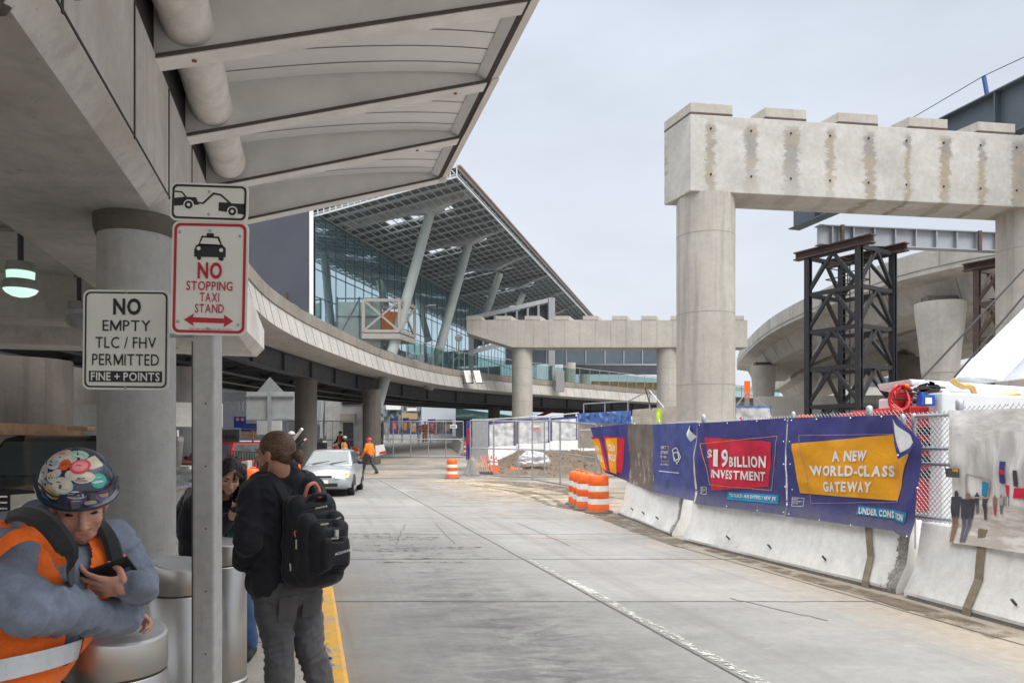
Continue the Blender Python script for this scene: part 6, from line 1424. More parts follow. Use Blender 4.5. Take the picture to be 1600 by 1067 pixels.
# ================================================================ clutter under the deck on the left
q = thing('blue_barricade', 'blue painted barricade boards with orange rails under the deck', 'barricade', at(390, 700, 34)); mb = MB()
mb = MB(); a, b = at(366, 651, 34), at(384, 668, 34); mb.box((a.x + b.x) / 2, 34, (a.z + b.z) / 2, b.x - a.x, .1, a.z - b.z); mb.build('lamp_board', plain('bright_blue', (.03, .06, .42), .5), q)
for u in (371, 378.5): mb = MB(); mb.ball(at(u, 655, 33.9), (.085, .05, .085), 12, 8); mb.build('amber_lamp', plain('amber_lens', (.85, .42, .16), .3), q, True)
mb = MB()
for v0 in (662, 666, 670.5): a, b = at(377, v0, 34.3), at(404, v0 + 3, 34.3); mb.box((a.x + b.x) / 2, 34.3, (a.z + b.z) / 2, b.x - a.x, .06, .1)
mb.build('blue_board', plain('bright_blue2', (.03, .06, .36), .5), q); mb = MB()
for v0 in (675, 679.5, 684): a, b = at(377, v0, 34.2), at(404, v0, 34.2); mb.box((a.x + b.x) / 2, 34.2, a.z, b.x - a.x, .05, .06)
mb.beam(at(395, 672, 34.1), at(395, 698, 34.1), .07, .07); mb.build('orange_rail', plain('orange_wood', (.62, .27, .10), .7), q)
board('clearance_sign', 'dark grey board reading HEAD under the deck', 345.5, 671, 374, 706, 30, plain('dark_board', (.10, .105, .11), .6), None, None, False); lettering('HEAD', plain('dark_letter', (.02, .02, .022), .6), bpy.data.objects['clearance_sign'], [(349.5, 679.5), (368.5, 679.5), (368.5, 685), (349.5, 685)], .04, .03, lambda u, v, o=0: at(u, v, 30) + Vector((0, -o, 0)))
q = thing('metal_duct', 'shiny sheet metal duct hanging in the shade under the ramp', 'duct', at(365, 620, 33)); mb = MB(); a, b = at(348, 613, 33), at(384, 627, 33); mb.box((a.x + b.x) / 2, 33.4, (a.z + b.z) / 2, b.x - a.x, .8, a.z - b.z); mb.build('casing', M['galv'], q); mb = MB(); mb.tube(at(374, 627, 33), at(374, 643, 33), .03); mb.tube(at(380, 627, 33), at(380, 643, 33), .03); mb.build('hanger', M['galv'], q)
panelfence('black crowd barrier railing beside the red car', at(356, 0, 26).xy, at(402, 0, 27).xy, .1, 1.35, .1, 1.3, 12, False, 'railing', 'crowd_barrier', .02, M['steel_black'], False)
a, b = at(362, 0, 20), at(388, 0, 19.5); mb = MB(); mb.prism([(a.x, a.y, .1), (b.x, b.y, .1), (b.x - .02, b.y, 1.19), (a.x + .1, a.y, 1.1)], (0, .35, 0)); tag(mb.build('concrete_block', M['conc_ramp'], bevel=.02), 'beige concrete block behind the woman with dark hair', 'block')
q = thing('gas_bottle_rack', 'small dark cart with pale box parked in the bay behind the fence', 'cart', at(496, 712, 52)); mb = MB(); a = at(496, 700, 52); mb.box(a.x, 52, 1.25, 1.2, .8, .7); mb.build('body', M['steel_dark'], q, bevel=.05); mb = MB(); mb.box(a.x + .1, 51.7, 1.75, .6, .5, .3); mb.build('box', M['galv_dull'], q, bevel=.03)
# debris hanging in the dark bay
q = thing('hanging_pipes', 'tangle of thin pipes hanging in the dark bay under the ramp', 'pipes', at(495, 640, 72)); mb = MB()
for k in range(14): u = 482 + k * 2.1; mb.tube(at(u, 612, 72), at(u + random.uniform(-5, 5), random.uniform(650, 690), 72), .05, n=5)
mb.build('pipe', M['galv_dull'], q)

# ================================================================ vehicles
def paint(name, c, rough=.25, metal=.5):
    t = NT(name); v = t.coord('Object'); n = t.noise(v, 3, 5, .6); f = t.rng(n, .3, .7, .93, 1.05); t.b.inputs['Coat Weight'].default_value = .8; t.b.inputs['Coat Roughness'].default_value = .08
    d = t.rng(t.sep(v)[2], .25, .7, .35, 0); return t.fin(t.mix(t.math('MULTIPLY', d, t.rng(n, .3, .6)), t.mix(1, c, t.comb(f, f, f), 'MULTIPLY'), (.2, .18, .15)), rough, metal)
def car(name, label, catg, loc, rz, m, L_=4.4, W=1.7, H=1.42, hood=.98, kind='sedan', lamp=None):
    r = thing(name, label, catg, loc, rz); w = W / 2
    if kind == 'sedan': st_ = [(-L_ / 2, .42, .78, .80), (-L_ / 2 + .12, .28, .96, .9), (-L_ / 2 + .7, .2, 1.0, .98), (-.9, .18, .97, 1), (.7, .18, .95, 1), (1.1, .18, .93, 1), (L_ / 2 - .62, .2, .84, .98), (L_ / 2 - .22, .22, .74, .92), (L_ / 2 - .06, .26, .66, .84), (L_ / 2, .32, .56, .74)]
    else: st_ = [(-L_ / 2, .5, hood, .92), (-L_ / 2 + .15, .42, hood + .05, .98), (0, .38, hood + .05, 1), (.9, .38, hood + .03, 1), (L_ / 2 - .5, .4, hood, .98), (L_ / 2 - .08, .42, hood - .06, .95), (L_ / 2, .5, hood - .16, .9)]
    mb = MB(); secs = []
    for y, zl, zt, k in st_:
        ww = w * k; secs.append([Vector((x, y, z)) for x, z in ((-ww * .8, zl), (-ww * .96, zl + .06), (-ww, zl + (zt - zl) * .45), (-ww * .97, zl + (zt - zl) * .82), (-ww * .88, zt - .02), (-ww * .6, zt + .012), (0, zt + .025), (ww * .6, zt + .012), (ww * .88, zt - .02), (ww * .97, zl + (zt - zl) * .82), (ww, zl + (zt - zl) * .45), (ww * .96, zl + .06), (ww * .8, zl))])
    mb.loft(secs, True, True); mb.build('body', m, r, 38, local=True)
    if kind == 'sedan': base, top = (-1.75, 1.12, w * .87), (-1.0, .28, w * .66)
    elif kind == 'pickup': base, top = (-.75, 1.2, w * .92), (-.6, .62, w * .78)
    else: base, top = (-L_ / 2 + .15, 1.05, w * .92), (-L_ / 2 + .5, .45, w * .76)
    zb = (.93 if kind == 'sedan' else hood)
    B4 = [Vector((sx * base[2], y, zb)) for y, sx in ((base[1], -1), (base[1], 1), (base[0], 1), (base[0], -1))]; T4 = [Vector((sx * top[2], y, H - .02)) for y, sx in ((top[1], -1), (top[1], 1), (top[0], 1), (top[0], -1))]
    mb = MB(); mid = [B4[i].lerp(T4[i], .9) + Vector((0, 0, .03)) for i in range(4)]; T5 = [t * 1.0 for t in T4]
    for i, t in enumerate(T5): T5[i] = Vector((t.x * .88, t.y * .95, H))
    mb.loft([B4, mid, T5], True, True); mb.build('cabin', m, r, 30, local=True, bevel=.02)
    def glass(nm, i, j, a=.09, lo=.08, hi=.86, mm=None, o=.012):
        p = [B4[i].lerp(B4[j], a), B4[i].lerp(B4[j], 1 - a)]; q = [mid[i].lerp(mid[j], a * .7), mid[i].lerp(mid[j], 1 - a * .7)]
        c = [p[0].lerp(q[0], lo), p[1].lerp(q[1], lo), p[1].lerp(q[1], hi + .06), p[0].lerp(q[0], hi + .06)]; n = (c[1] - c[0]).cross(c[3] - c[0]).normalized()
        if n.dot((c[0] + c[2]) / 2 - Vector((0, -.3, .9))) < 0: n = -n
        mb = MB(); mb.prism([x + n * .001 for x in c], n * o); mb.build(nm, mm or M['carglass'], r, local=True)
    glass('windshield', 0, 1, .05); glass('rear_window', 2, 3, .08)
    for i, j in ((1, 2), (3, 0)): glass('side_window', i, j, .1)
    fy = L_ / 2
    for sx in (-1, 1):
        for y in (-L_ * .3, L_ * .31):
            R_ = .31 if kind == 'sedan' else .38; q = thing('wheel', '', '', (0, 0, 0)); [q.__delitem__(k) for k in list(q.keys())]; q.parent = r; q.location = (sx * (w - .11), y, R_)
            mb = MB(); mb.loft([[Vector((x, rr * math.cos(a), rr * math.sin(a))) for a in [2 * math.pi * k / 24 for k in range(24)]] for x, rr in ((-.1, R_ * .7), (-.1, R_ * .95), (-.06, R_), (.06, R_), (.1, R_ * .95), (.1, R_ * .7))], True, True); mb.build('tyre', M['rubber'], q, 40, local=True)
            mb = MB(); mb.tube((sx * .085, 0, 0), (sx * .108, 0, 0), R_ * .62, R_ * .55, 20); mb.build('rim', M['galv_dull'], q, 40, local=True)
            mb = MB(); mb.loft([[Vector((sx * (w - .02) + x, y + (R_ + .05) * math.cos(a), R_ + (R_ + .05) * math.sin(a))) for a in [math.pi * k / 12 for k in range(13)]] + [Vector((sx * (w - .02) + x, y, R_))] for x in (-.02, .023)], True, True); mb.build('wheel_arch', M['black'], r, local=True)
        hl = [(sx * w * .86, fy - .22, .72), (sx * w * .38, fy - .02, .66), (sx * w * .42, fy - .0, .57), (sx * w * .84, fy - .13, .56)] if kind == 'sedan' else [(sx * w * .9, fy - .02, hood - .1), (sx * w * .55, fy + .01, hood - .12), (sx * w * .55, fy + .01, hood - .3), (sx * w * .9, fy - .01, hood - .28)]
        mb = MB(); mb.prism([Vector(p) for p in hl], (0, .05, .012)); mb.build('headlight', plain('headlight_lens', (.62, .62, .52), .15, .2), r, local=True)
        if kind == 'sedan': mb = MB(); mb.prism([Vector(p) for p in ((sx * w * .88, fy - .2, .71), (sx * w * .74, fy - .13, .70), (sx * w * .74, fy - .08, .58), (sx * w * .87, fy - .12, .57))], (0, .05, .014)); mb.build('indicator', plain('amber_glass', (.85, .42, .02), .2), r, local=True)
        mb = MB(); mb.ball((sx * (w + .1), .78, zb + .1), (.1, .05, .07), 12, 8); mb.build('mirror', M['plastic_blk'] if kind != 'pickup' else M['chrome'], r, True, local=True)
    mb = MB()
    if kind == 'sedan': mb.box(0, fy + .005, .37, W * .5, .05, .11); mb.build('bumper_intake', M['black'], r, local=True, bevel=.02); mb = MB(); mb.box(0, fy - .01, .63, W * .3, .06, .05); mb.build('grille', M['black'], r, local=True); mb = MB(); mb.box(0, fy + .015, .645, W * .3, .06, .014); mb.build('grille_bar', M['chrome'], r, local=True); mb = MB(); mb.box(0, fy + .03, .47, .3, .02, .11); mb.build('number_plate', M['white'], r, local=True)
    else:
        mb.box(0, fy + .0, hood - .2, W * .52, .05, .22); mb.build('grille', M['black'], r, local=True)
        for z in (hood - .13, hood - .2, hood - .27): mb = MB(); mb.box(0, fy + .03, z, W * .5, .02, .02); mb.build('grille_bar', M['chrome'], r, local=True)
        mb = MB(); mb.box(0, fy + .08, .52, W * .96, .16, .2); mb.build('bumper', M['chrome'] if kind == 'pickup' else M['plastic_blk'], r, local=True, bevel=.03)
    mb = MB(); b0 = B4[0].lerp(B4[1], .5)
    for x0 in (-.05, .5): mb.beam(Vector((x0, base[1] - .03, zb + .05)), Vector((x0 - .5, base[1] - .2, zb + .13)), .02, .02)
    mb.build('wiper', M['black'], r, local=True)
    return r
fwd = Vector((.105, -.994, 0))
car('silver_sedan', 'silver sedan facing the camera at the kerb beyond the backpack man', 'car', (-5.95, 24.6, 0), R(186), paint('silver_paint', (.52, .56, .60), .3, .55))
pk = car('pickup_truck', 'dark pickup truck parked under the deck, with a white ladder rack on its roof', 'truck', (-6.45, 11.2, 0.1), R(181), paint('dark_paint', (.05, .055, .06), .22, .3), L_=5.0, W=1.95, H=1.68, hood=1.08, kind='pickup')
mb = MB(); mb.beam((-7.4, 10.2, 1.83), (-5.05, 10.15, 1.80), .06, .11); mb.build('roof_rack', M['white'], pk)
mb = MB()
for x in (-7.1, -5.6): mb.beam((x, 10.3, 1.6), (x, 10.3, 1.8), .05, .05)
mb.build('rack_foot', M['galv'], pk)
q = thing('lumber', 'short stack of raw lumber lying on the pickup roof rack', 'lumber', (-7.1, 10.6, 1.8)); mb = MB(); mb.box(-7.25, 11.0, 1.87, .5, 2.2, .16, R(2)); mb.build('plank', M['wood'], q); mb = MB(); mb.box(-5.95, 10.9, 1.875, .3, 1.4, .05, R(-4)); mb.build('plank', M['wood'], q)
car('red_car', 'red car parked in the shade just behind the sign post', 'car', (-10.6, 27.2, 0), R(168), paint('red_car_paint', (.42, .012, .02), .3, .2), L_=4.5, W=1.85, H=1.68, hood=1.0, kind='suv')
sv = car('parked_car', 'white car parked far behind the black shoring tower', 'car', (*at(1405, 0, 52).xy, 0), R(95), paint('white_car_paint', (.7, .7, .7), .3, 0), kind='suv', hood=1.0, H=1.65); 
car('parked_car', 'pale blue car parked behind the foot of the black shoring tower', 'car', (*at(1312, 0, 50).xy, 0.5), R(85), paint('pale_blue_paint', (.42, .5, .55), .3, .3), kind='sedan')

# ================================================================ crane machine behind the fence on the right
ck = thing('crane_truck', 'white and red crane machine with a raised boom behind the right fence', 'crane', (8.6, 13.0, 0))
M['crane_w'] = plain('crane_white', (.66, .68, .71), .35, 0, .06, 2, kind='World'); M['gold'] = plain('brass_pipe', (.50, .32, .12), .4, .5)
def slab(name, m, pts, Y, th, bevel=.02): mb = MB(); mb.prism([at(u, v, Y) for u, v in pts], (0, th, 0)); return mb.build(name, m, ck, bevel=bevel)
slab('boom', M['crane_w'], [(1514, 588), (1532, 600), (1790, 570), (1790, 350), (1634, 470)], 14.2, .6, .06)
slab('boom_plate', M['crane_w'], [(1528, 589), (1562, 594), (1622, 532), (1715, 446), (1715, 410), (1628, 490)], 14.05, .15, .02)
slab('boom_rib', M['crane_w'], [(1560, 594), (1566, 595), (1650, 508), (1645, 506)], 14.0, .15, .01)
slab('deck', M['crane_w'], [(1421, 592), (1500, 597), (1600, 604), (1760, 612), (1760, 640), (1600, 622), (1478, 612), (1426, 603)], 13.3, 1.2, .03)
slab('counterweight', M['crane_w'], [(1472, 612), (1590, 618), (1760, 622), (1760, 830), (1472, 830)], 12.6, 2.2, .04)
slab('chassis', M['red'], [(1384, 641), (1419, 637), (1419, 800), (1384, 800)], 13.6, 2.0, .03); slab('engine_cover', M['red'], [(1420, 634), (1472, 636), (1472, 800), (1420, 800)], 13.0, 2.2, .03)
for v0 in (668, 690, 712, 735): slab('engine_grille', M['rubber'], [(1424, v0), (1470, v0), (1470, v0 + 11), (1424, v0 + 11)], 12.95, .1, 0)
slab('red_rail', M['red'], [(1342, 648), (1398, 640), (1398, 646), (1342, 655)], 14.5, .15)
mb = MB(); mb.path([at(u, v, 13.1) for u, v in ((1487, 593), (1494, 599), (1505, 604), (1513, 603), (1519, 606), (1524, 618), (1545, 621), (1592, 616))], .05, 10); mb.build('brass_pipe', M['gold'], ck, 50)
mb = MB()
for k in range(9): cc0 = at(1410 + 1.2 * k - 5, 621, 13.0 + .05 * k); mb.path([cc0 + Vector((.17 * math.cos(a) * (1 - .03 * k), .06 * math.sin(a * 2 + k), .23 * math.sin(a) * (1 - .05 * (k % 3)))) for a in [2 * math.pi * m / 20 for m in range(21)]], .022, 6, False)
mb.ball(at(1410, 621, 13.3), (.17, .1, .22), 14, 10); mb.build('hose_reel', M['red'], ck, True)
mb = MB(); mb.ball(at(1417, 603, 13), .04, 10, 8); mb.build('beacon', M['orange'], ck, True)
mb = MB(); a, b = at(1436, 617, 12.8), at(1457, 634, 12.8); mb.box((a.x + b.x) / 2, 12.8, (a.z + b.z) / 2, b.x - a.x, .16, a.z - b.z); mb.box((a.x + b.x) / 2 - .06, 12.8, a.z + .02, .06, .06, .05); o = mb.build('canister', plain('blue_canister', (.01, .07, .42), .4), ck, bevel=.012)
mb = MB(); a, b = at(1446, 621, 12.71), at(1456, 631, 12.71); mb.box((a.x + b.x) / 2, 12.71, (a.z + b.z) / 2, b.x - a.x, .01, a.z - b.z); mb.build('canister_label', M['white'], ck)
mb = MB()
for k in range(26): c = at(random.uniform(1421, 1470), random.uniform(599, 636), 13.2); mb.obox(c, (random.uniform(.05, .16), 0, random.uniform(-.05, .05)), (0, .06, 0), (random.uniform(-.02, .02), 0, random.uniform(.015, .06)))
mb.build('fittings', M['crane_w'], ck)
mb = MB()
for k in range(12): c = at(random.uniform(1395, 1440), random.uniform(606, 625), 13.05); mb.path([c, c + Vector((.15, .0, random.uniform(-.06, .06))), c + Vector((.42, 0, random.uniform(-.1, .05)))], .014, 5)
mb.build('hydraulic_hose', M['rubber'], ck)
for a, b in (((1440, 592, 13.4), (1640, 378, 13.4)), ((1489, 592, 13.4), (1700, 345, 13.4))): mb = MB(); mb.tube(at(*a), at(*b), .018, n=6); mb.build('stay_cable', M['steel_black'], ck)
for x in (8.2, 9.6): 
    mb = MB(); mb.tube((x, 12.6, .5), (x, 13.0, .5), .5, n=24); mb.build('wheel', M['rubber'], ck, 40)
board('warning_panel', 'orange and black marker panel standing right of the big bent column', 1163, 595, 1172, 622, 40, M['orange'], None, None, True)
q = thing('striped_board', 'red and white striped board tip above the blue banner', 'barricade', at(1158, 655, 20)); mb = MB(); mb.prism([at(u, v, 20) for u, v in ((1152, 652), (1158, 652), (1168, 664), (1158, 664))], (0, .04, 0)); mb.build('board', M['white'], q); mb = MB(); mb.prism([at(u, v, 19.98) for u, v in ((1155, 652), (1158, 652), (1168, 663), (1164, 663))], (0, .02, 0)); mb.build('stripe', M['red'], q)
q = thing('plastic_barricade', 'orange plastic barricade behind the fence before the black tower', 'barricade', at(1255, 655, 24)); mb = MB()
for k in range(4): mb = MB(); mb.prism([at(1247 + 6 * k, 651, 24), at(1251 + 6 * k, 647, 24), at(1254 + 6 * k, 650, 24), at(1250 + 6 * k, 668, 24)], (0, .1, 0)); mb.build('slat', M['orange'], q)
mb = MB(); mb.prism([at(1244, 653, 24.2), at(1272, 650, 24.2), at(1272, 670, 24.2), at(1244, 672, 24.2)], (0, .1, 0)); mb.build('panel', M['orange'], q)
# ================================================================ people
def organic(name, mb, mats, parent, voxel=.01, smooth=3, fold=(0, 1), fold2=(0, 1), keep=None, matfn=None, stretch=None, creases=()):
    me = bpy.data.meshes.new(name); me.from_pydata(mb.v, [], mb.f); bm = bmesh.new(); bm.from_mesh(me); bmesh.ops.recalc_face_normals(bm, faces=bm.faces); bm.to_mesh(me); bm.free()
    o = bpy.data.objects.new(name, me); COL.objects.link(o)
    md = o.modifiers.new('remesh', 'REMESH'); md.mode = 'VOXEL'; md.voxel_size = voxel; md.adaptivity = 0
    if smooth: sm = o.modifiers.new('smooth', 'SMOOTH'); sm.factor = .5; sm.iterations = smooth
    bpy.context.view_layer.update(); m2 = bpy.data.meshes.new_from_object(o.evaluated_get(bpy.context.evaluated_depsgraph_get()))
    bpy.data.objects.remove(o); bpy.data.meshes.remove(me)
    off = worldloc(parent) if parent else Vector()
    if fold[0] or fold2[0] or creases:
        nn = [v.normal.copy() for v in m2.vertices]
        for v, n in zip(m2.vertices, nn):
            p = v.co if stretch is None else Vector((v.co.x * stretch[0], v.co.y * stretch[1], v.co.z * stretch[2])); d = 0
            if fold[0]: q = mnoise.noise(p * fold[1]); d += fold[0] * (1 - 2.2 * abs(q))
            if fold2[0]: d += fold2[0] * mnoise.noise(p * fold2[1])
            for p0, p1, A_, fr, rad in creases:     # cloth bunched across a limb
                ax_ = p1 - p0; L2_ = ax_.length; ax_ = ax_ / L2_; w_ = v.co - p0; t_ = w_.dot(ax_)
                if -.03 < t_ < L2_ + .03 and (w_ - ax_ * t_).length < rad:
                    k_ = min(1, (t_ + .03) / .06, (L2_ + .03 - t_) / .05); s2_ = math.sin(t_ * fr + 5.0 * mnoise.noise(v.co * 5.5)); d += A_ * k_ * max(0, .2 + mnoise.noise(v.co * 4 + Vector((9, 2, 4))) * 1.6 + .5) * (1 - 1.9 * abs(s2_))
            v.co += n * d
    if keep:
        bm = bmesh.new(); bm.from_mesh(m2); bmesh.ops.delete(bm, geom=[f for f in bm.faces if not keep(f.calc_center_median())], context='FACES'); bm.to_mesh(m2); bm.free()
    for v in m2.vertices: v.co -= off
    mats = mats if isinstance(mats, list) else [mats]
    m2.materials.clear()
    for m in mats: m2.materials.append(m)
    for p in m2.polygons: p.use_smooth = True
    if matfn:
        for p in m2.polygons: p.material_index = matfn(p.center + off)
    m2.name = name; r = bpy.data.objects.new(name, m2); COL.objects.link(r); r.parent = parent; return r
def skin(name, c, red=(.50, .20, .14)):
    t = NT(name); v = t.coord('Object'); n = t.noise(v, 14, 5, .6); m = t.noise(v, 60, 3, .6)
    cc = t.mix(t.rng(n, .4, .7, 0, .4), c, red); f = t.rng(m, .3, .7, .93, 1.06); t.b.inputs['Subsurface Weight'].default_value = .08; t.b.inputs['Subsurface Radius'].default_value = (.01, .004, .002)
    t.bump(m, .08, .002); return t.fin(t.mix(1, cc, t.comb(f, f, f), 'MULTIPLY'), .48, 0, .4)
def fabric(name, c, var=.16, weave=350, rough=.88, bump=.25, dirt=None):
    c = col(c); t = NT(name); v = t.coord('Object'); n = t.noise(v, 5, 6, .65); f = t.math('MULTIPLY', t.rng(n, .3, .7, 1 - var, 1 + var), t.rng(t.noise(v, 90, 3), .3, .7, .9, 1.08)); cc = t.mix(1, c, t.comb(f, f, f), 'MULTIPLY')
    if dirt is not None: cc = t.mix(t.rng(t.noise(v, 9, 6, .7), .55, .7, 0, .5), cc, dirt)
    t.b.inputs['Sheen Weight'].default_value = .12
    t.bump(t.math('ADD', t.noise(v, 26, 4), t.math('MULTIPLY', t.noise(v, weave, 2), .3)), bump, .006); return t.fin(cc, rough, 0, .2)
def hairmat(name, c, c2, sc_=(60, 60, 9)):
    t = NT(name); v = t.coord('Object', sc_); n = t.noise(v, 3, 5, .65); t.bump(n, .8, .006); return t.fin(t.mix(t.rng(n, .3, .7), c, c2), .42, 0, .4)
def frame_of(psi, pitch, roll=0.0):       # head frame: psi turns the face from the camera towards +X
    f = Vector((math.sin(psi) * math.cos(pitch), -math.cos(psi) * math.cos(pitch), -math.sin(pitch))); r = f.cross(Vector((0, 0, 1))).normalized(); u = r.cross(f)
    Mx = Matrix((r, f, u)).transposed(); return Mx @ Matrix.Rotation(roll, 3, 'Y')
def head_prims(mb, c, Mx, s=1.0, fem=False):
    c = Vector(c); T = lambda *p: c + Mx @ (Vector(p) * s)
    B = lambda p, r, n=18: mb.ball(T(*p), tuple(x * s for x in r), n, 12, Mx)
    B((0, -.018, .035), (.074, .094, .084)); B((0, .025, -.03), (.060 if fem else .063, .066, .088)); B((0, .045, -.085), (.037 if fem else .046, .04, .03)); B((0, .072, -.098), (.018, .016, .016))
    mb.capsule(T(0, .084, .012), T(0, .108, -.034), .008 * s, .0125 * s); [B((x, .098, -.038), (.010, .011, .009)) for x in (-.011, .011)]
    mb.capsule(T(-.042, .072, .02), T(.042, .072, .02), .012 * s, .012 * s); [B((x, .062, -.028), (.023, .022, .024)) for x in (-.036, .036)]
    mb.capsule(T(-.019, .083, -.0625), T(.019, .083, -.0625), .0072 * s); mb.capsule(T(-.016, .082, -.074), T(.016, .082, -.074), .0082 * s)
    for x in (-.073, .073): B((x, -.008, -.012), (.010, .019, .032)); B((x * 1.06, -.017, -.006), (.008, .012, .022))
    return T
def face_parts(root, T, Mx, s, hair, brow=True, lips=None, closed=False):
    for x in (-.031, .031):
        mb = MB(); mb.ball(T(x, .0735, -.001), (.0145 * s, .010 * s, (.004 if closed else .0075) * s), 14, 10, Mx); mb.build('eye', M['eyedark'] if closed else M['eyewhite'], root, True)
        if not closed: mb = MB(); mb.ball(T(x, .082, -.001), (.0055 * s, .004 * s, .006 * s), 12, 8, Mx); mb.build('iris', M['eyedark'], root, True)
        if brow: mb = MB(); mb.path([T(x * 1.65, .072, .018), T(x * 1.1, .084, .027), T(x * .42, .086, .021)], [.0025 * s, .005 * s, .0045 * s], 8); mb.build('eyebrow', hair, root, True)
    if lips is not None: mb = MB(); mb.path([T(-.021, .084, -.067), T(0, .0915, -.067), T(.021, .084, -.067)], .0035 * s, 8); mb.build('lips', lips, root, True)
M['eyewhite'] = plain('eye_white', (.62, .6, .57), .3); M['eyedark'] = plain('eye_dark', (.02, .014, .012), .25)
def hand(mb, w, f, pn, side, curl, s=1.0, thumb=(.55, .65, .5), spread=0.06):
    w = Vector(w); f = Vector(f).normalized(); pn = Vector(pn); pn = (pn - f * pn.dot(f)).normalized(); t = f.cross(pn) * side
    Mx = Matrix((t, f, pn)).transposed()
    mb.ball(w + f * .048 * s, (.041 * s, .052 * s, .016 * s), 16, 10, Mx); mb.capsule(w - f * .03 * s, w + f * .03 * s, .026 * s, .027 * s)
    for i in range(4):
        k = w + f * ((.092, .097, .092, .083)[i]) * s + t * (.0315 - .021 * i) * s; ln = (.97, 1.07, 1.0, .78)[i]
        mb.capsule(w + f * .03 * s + t * (.02 - .013 * i) * s, k, .012 * s, .0105 * s, 10)
        a = 0; p = k
        for j, L_ in enumerate((.043, .027, .021)):
            a += curl[i] * (.75, 1.0, .7)[j]; d = (f * math.cos(a) + pn * math.sin(a) + t * spread * (1.5 - i)).normalized(); q = p + d * L_ * ln * s; mb.capsule(p, q, (.0092 - .0009 * j) * s, (.0086 - .0009 * j) * s, 10); p = q
    b = w + f * .022 * s + t * .03 * s; d = (f * thumb[0] + t * thumb[1] + pn * thumb[2]).normalized(); q = b + d * .044 * s; mb.capsule(b, q, .0135 * s, .0112 * s, 10)
    d2 = (d + f * .5 - t * .25).normalized(); q2 = q + d2 * .032 * s; mb.capsule(q, q2, .0108 * s, .009 * s, 10); mb.capsule(q2, q2 + d2 * .02 * s, .009 * s, .0078 * s, 10)
def limb(mb, pts, rs):
    for (a, b), (r0, r1) in zip(zip(pts, pts[1:]), zip(rs, rs[1:])): mb.capsule(a, b, r0, r1, 18)

# ---------------------------------------------------------------- the worker in the stickered hard hat
WK = thing('person', 'man in grey hoodie, orange vest and stickered hard hat leaning on a bollard', 'person', (-1.55, 2.2, SWZ))
sk = skin('ruddy_skin', (.56, .30, .215), (.55, .22, .16)); hoodie = fabric('grey_hoodie', (.175, .205, .27), .25, dirt=(.30, .34, .42)); vestm = fabric('orange_vest', (.92, .17, .02), .08, 500, .7, .15); tape = plain('silver_tape', (.55, .57, .60), .35, .2, .12, 14); strapm = fabric('black_strap', (.03, .031, .035), .2, 300); jeans_d = fabric('dark_trousers', (.04, .045, .06))
hc = at(124, 784, 2.44); HM = frame_of(R(36), R(25), R(4)); SV = Vector((.6, .8, 0)); FV = Vector((.8, -.6, 0))
shR, shL = at(8, 868, 2.24), at(174, 848, 2.57); elR, wrR = at(42, 948, 2.13), at(196, 963, 2.50); elL, wrL = at(214, 912, 2.62), at(207, 917, 2.37)
ch, wa, pe = Vector((-1.50, 2.41, 1.25)), Vector((-1.575, 2.29, 1.06)), Vector((-1.60, 2.2, .90))
hipR, hipL = Vector((-1.57, 2.10, .88)), Vector((-1.57, 2.29, .88))
mb = MB(); T = head_prims(mb, hc, HM, 1.03)
mb.capsule(hc + HM @ Vector((0, -.025, -.07)), (ch + Vector((.0, .0, .14))), .058, .065)
mb.capsule(ch, wa, .11, .1); mb.capsule(wa, pe, .1, .11)
limb(mb, [shR, elR, wrR], [.05, .042, .03]); limb(mb, [shL, elL, wrL], [.05, .042, .03]); limb(mb, [hipR, (-1.56, 2.1, .5), (-1.58, 2.08, .18)], [.07, .055, .04]); limb(mb, [hipL, (-1.62, 2.32, .5), (-1.75, 2.34, .18)], [.07, .055, .04])
mb.capsule(pe, hipR, .1, .08); mb.capsule(pe, hipL, .1, .08)
pn = Vector((-.33, .80, .50)); hand(mb, wrL, (-.97, -.16, .06), pn, -1, (.40, .34, .36, .42), 1.02, (.6, .25, .9), .10)
hand(mb, wrR + Vector((-.012, .0, -.004)), (.55, .82, -.1), (.1, -.1, -1), 1, (1.0, 1.05, 1.1, 1.15), .82, (.8, .25, .4))
organic('body', mb, sk, WK, .0042, 2)
face_parts(WK, T, HM, 1.03, M['eyedark'], False, plain('lips_muted', (.42, .16, .13), .5), True)
stub = NT('stubble'); v = stub.coord('Object'); stub.put(stub.b.inputs['Alpha'], stub.rng(stub.noise(v, 260, 2), .42, .62, .15, .75)); M['stubble'] = stub.fin((.17, .085, .055), .8)
mb = MB()
for x in (-1, 1): mb.capsule(T(x * .064, .0, -.045), T(x * .05, .03, -.088), .008, .016); mb.capsule(T(x * .05, .03, -.088), T(x * .012, .068, -.108), .016, .0165)
mb.ball(T(0, .072, -.1), (.026, .02, .016), 14, 8, HM); mb.capsule(T(-.02, .0835, -.0535), T(.02, .0835, -.0535), .0062)
organic('beard', mb, M['stubble'], WK, .004, 2)
mb = MB(); mb.ball(hc + HM @ Vector((0, -.022, .03)), (.0795, .1, .086), 20, 14, HM); organic('hair', mb, hairmat('brown_hair', (.09, .05, .03), (.16, .10, .06)), WK, .006, 1, keep=lambda p: (HM.transposed() @ (p - hc)).y < .01 and (HM.transposed() @ (p - hc)).z > -.06)
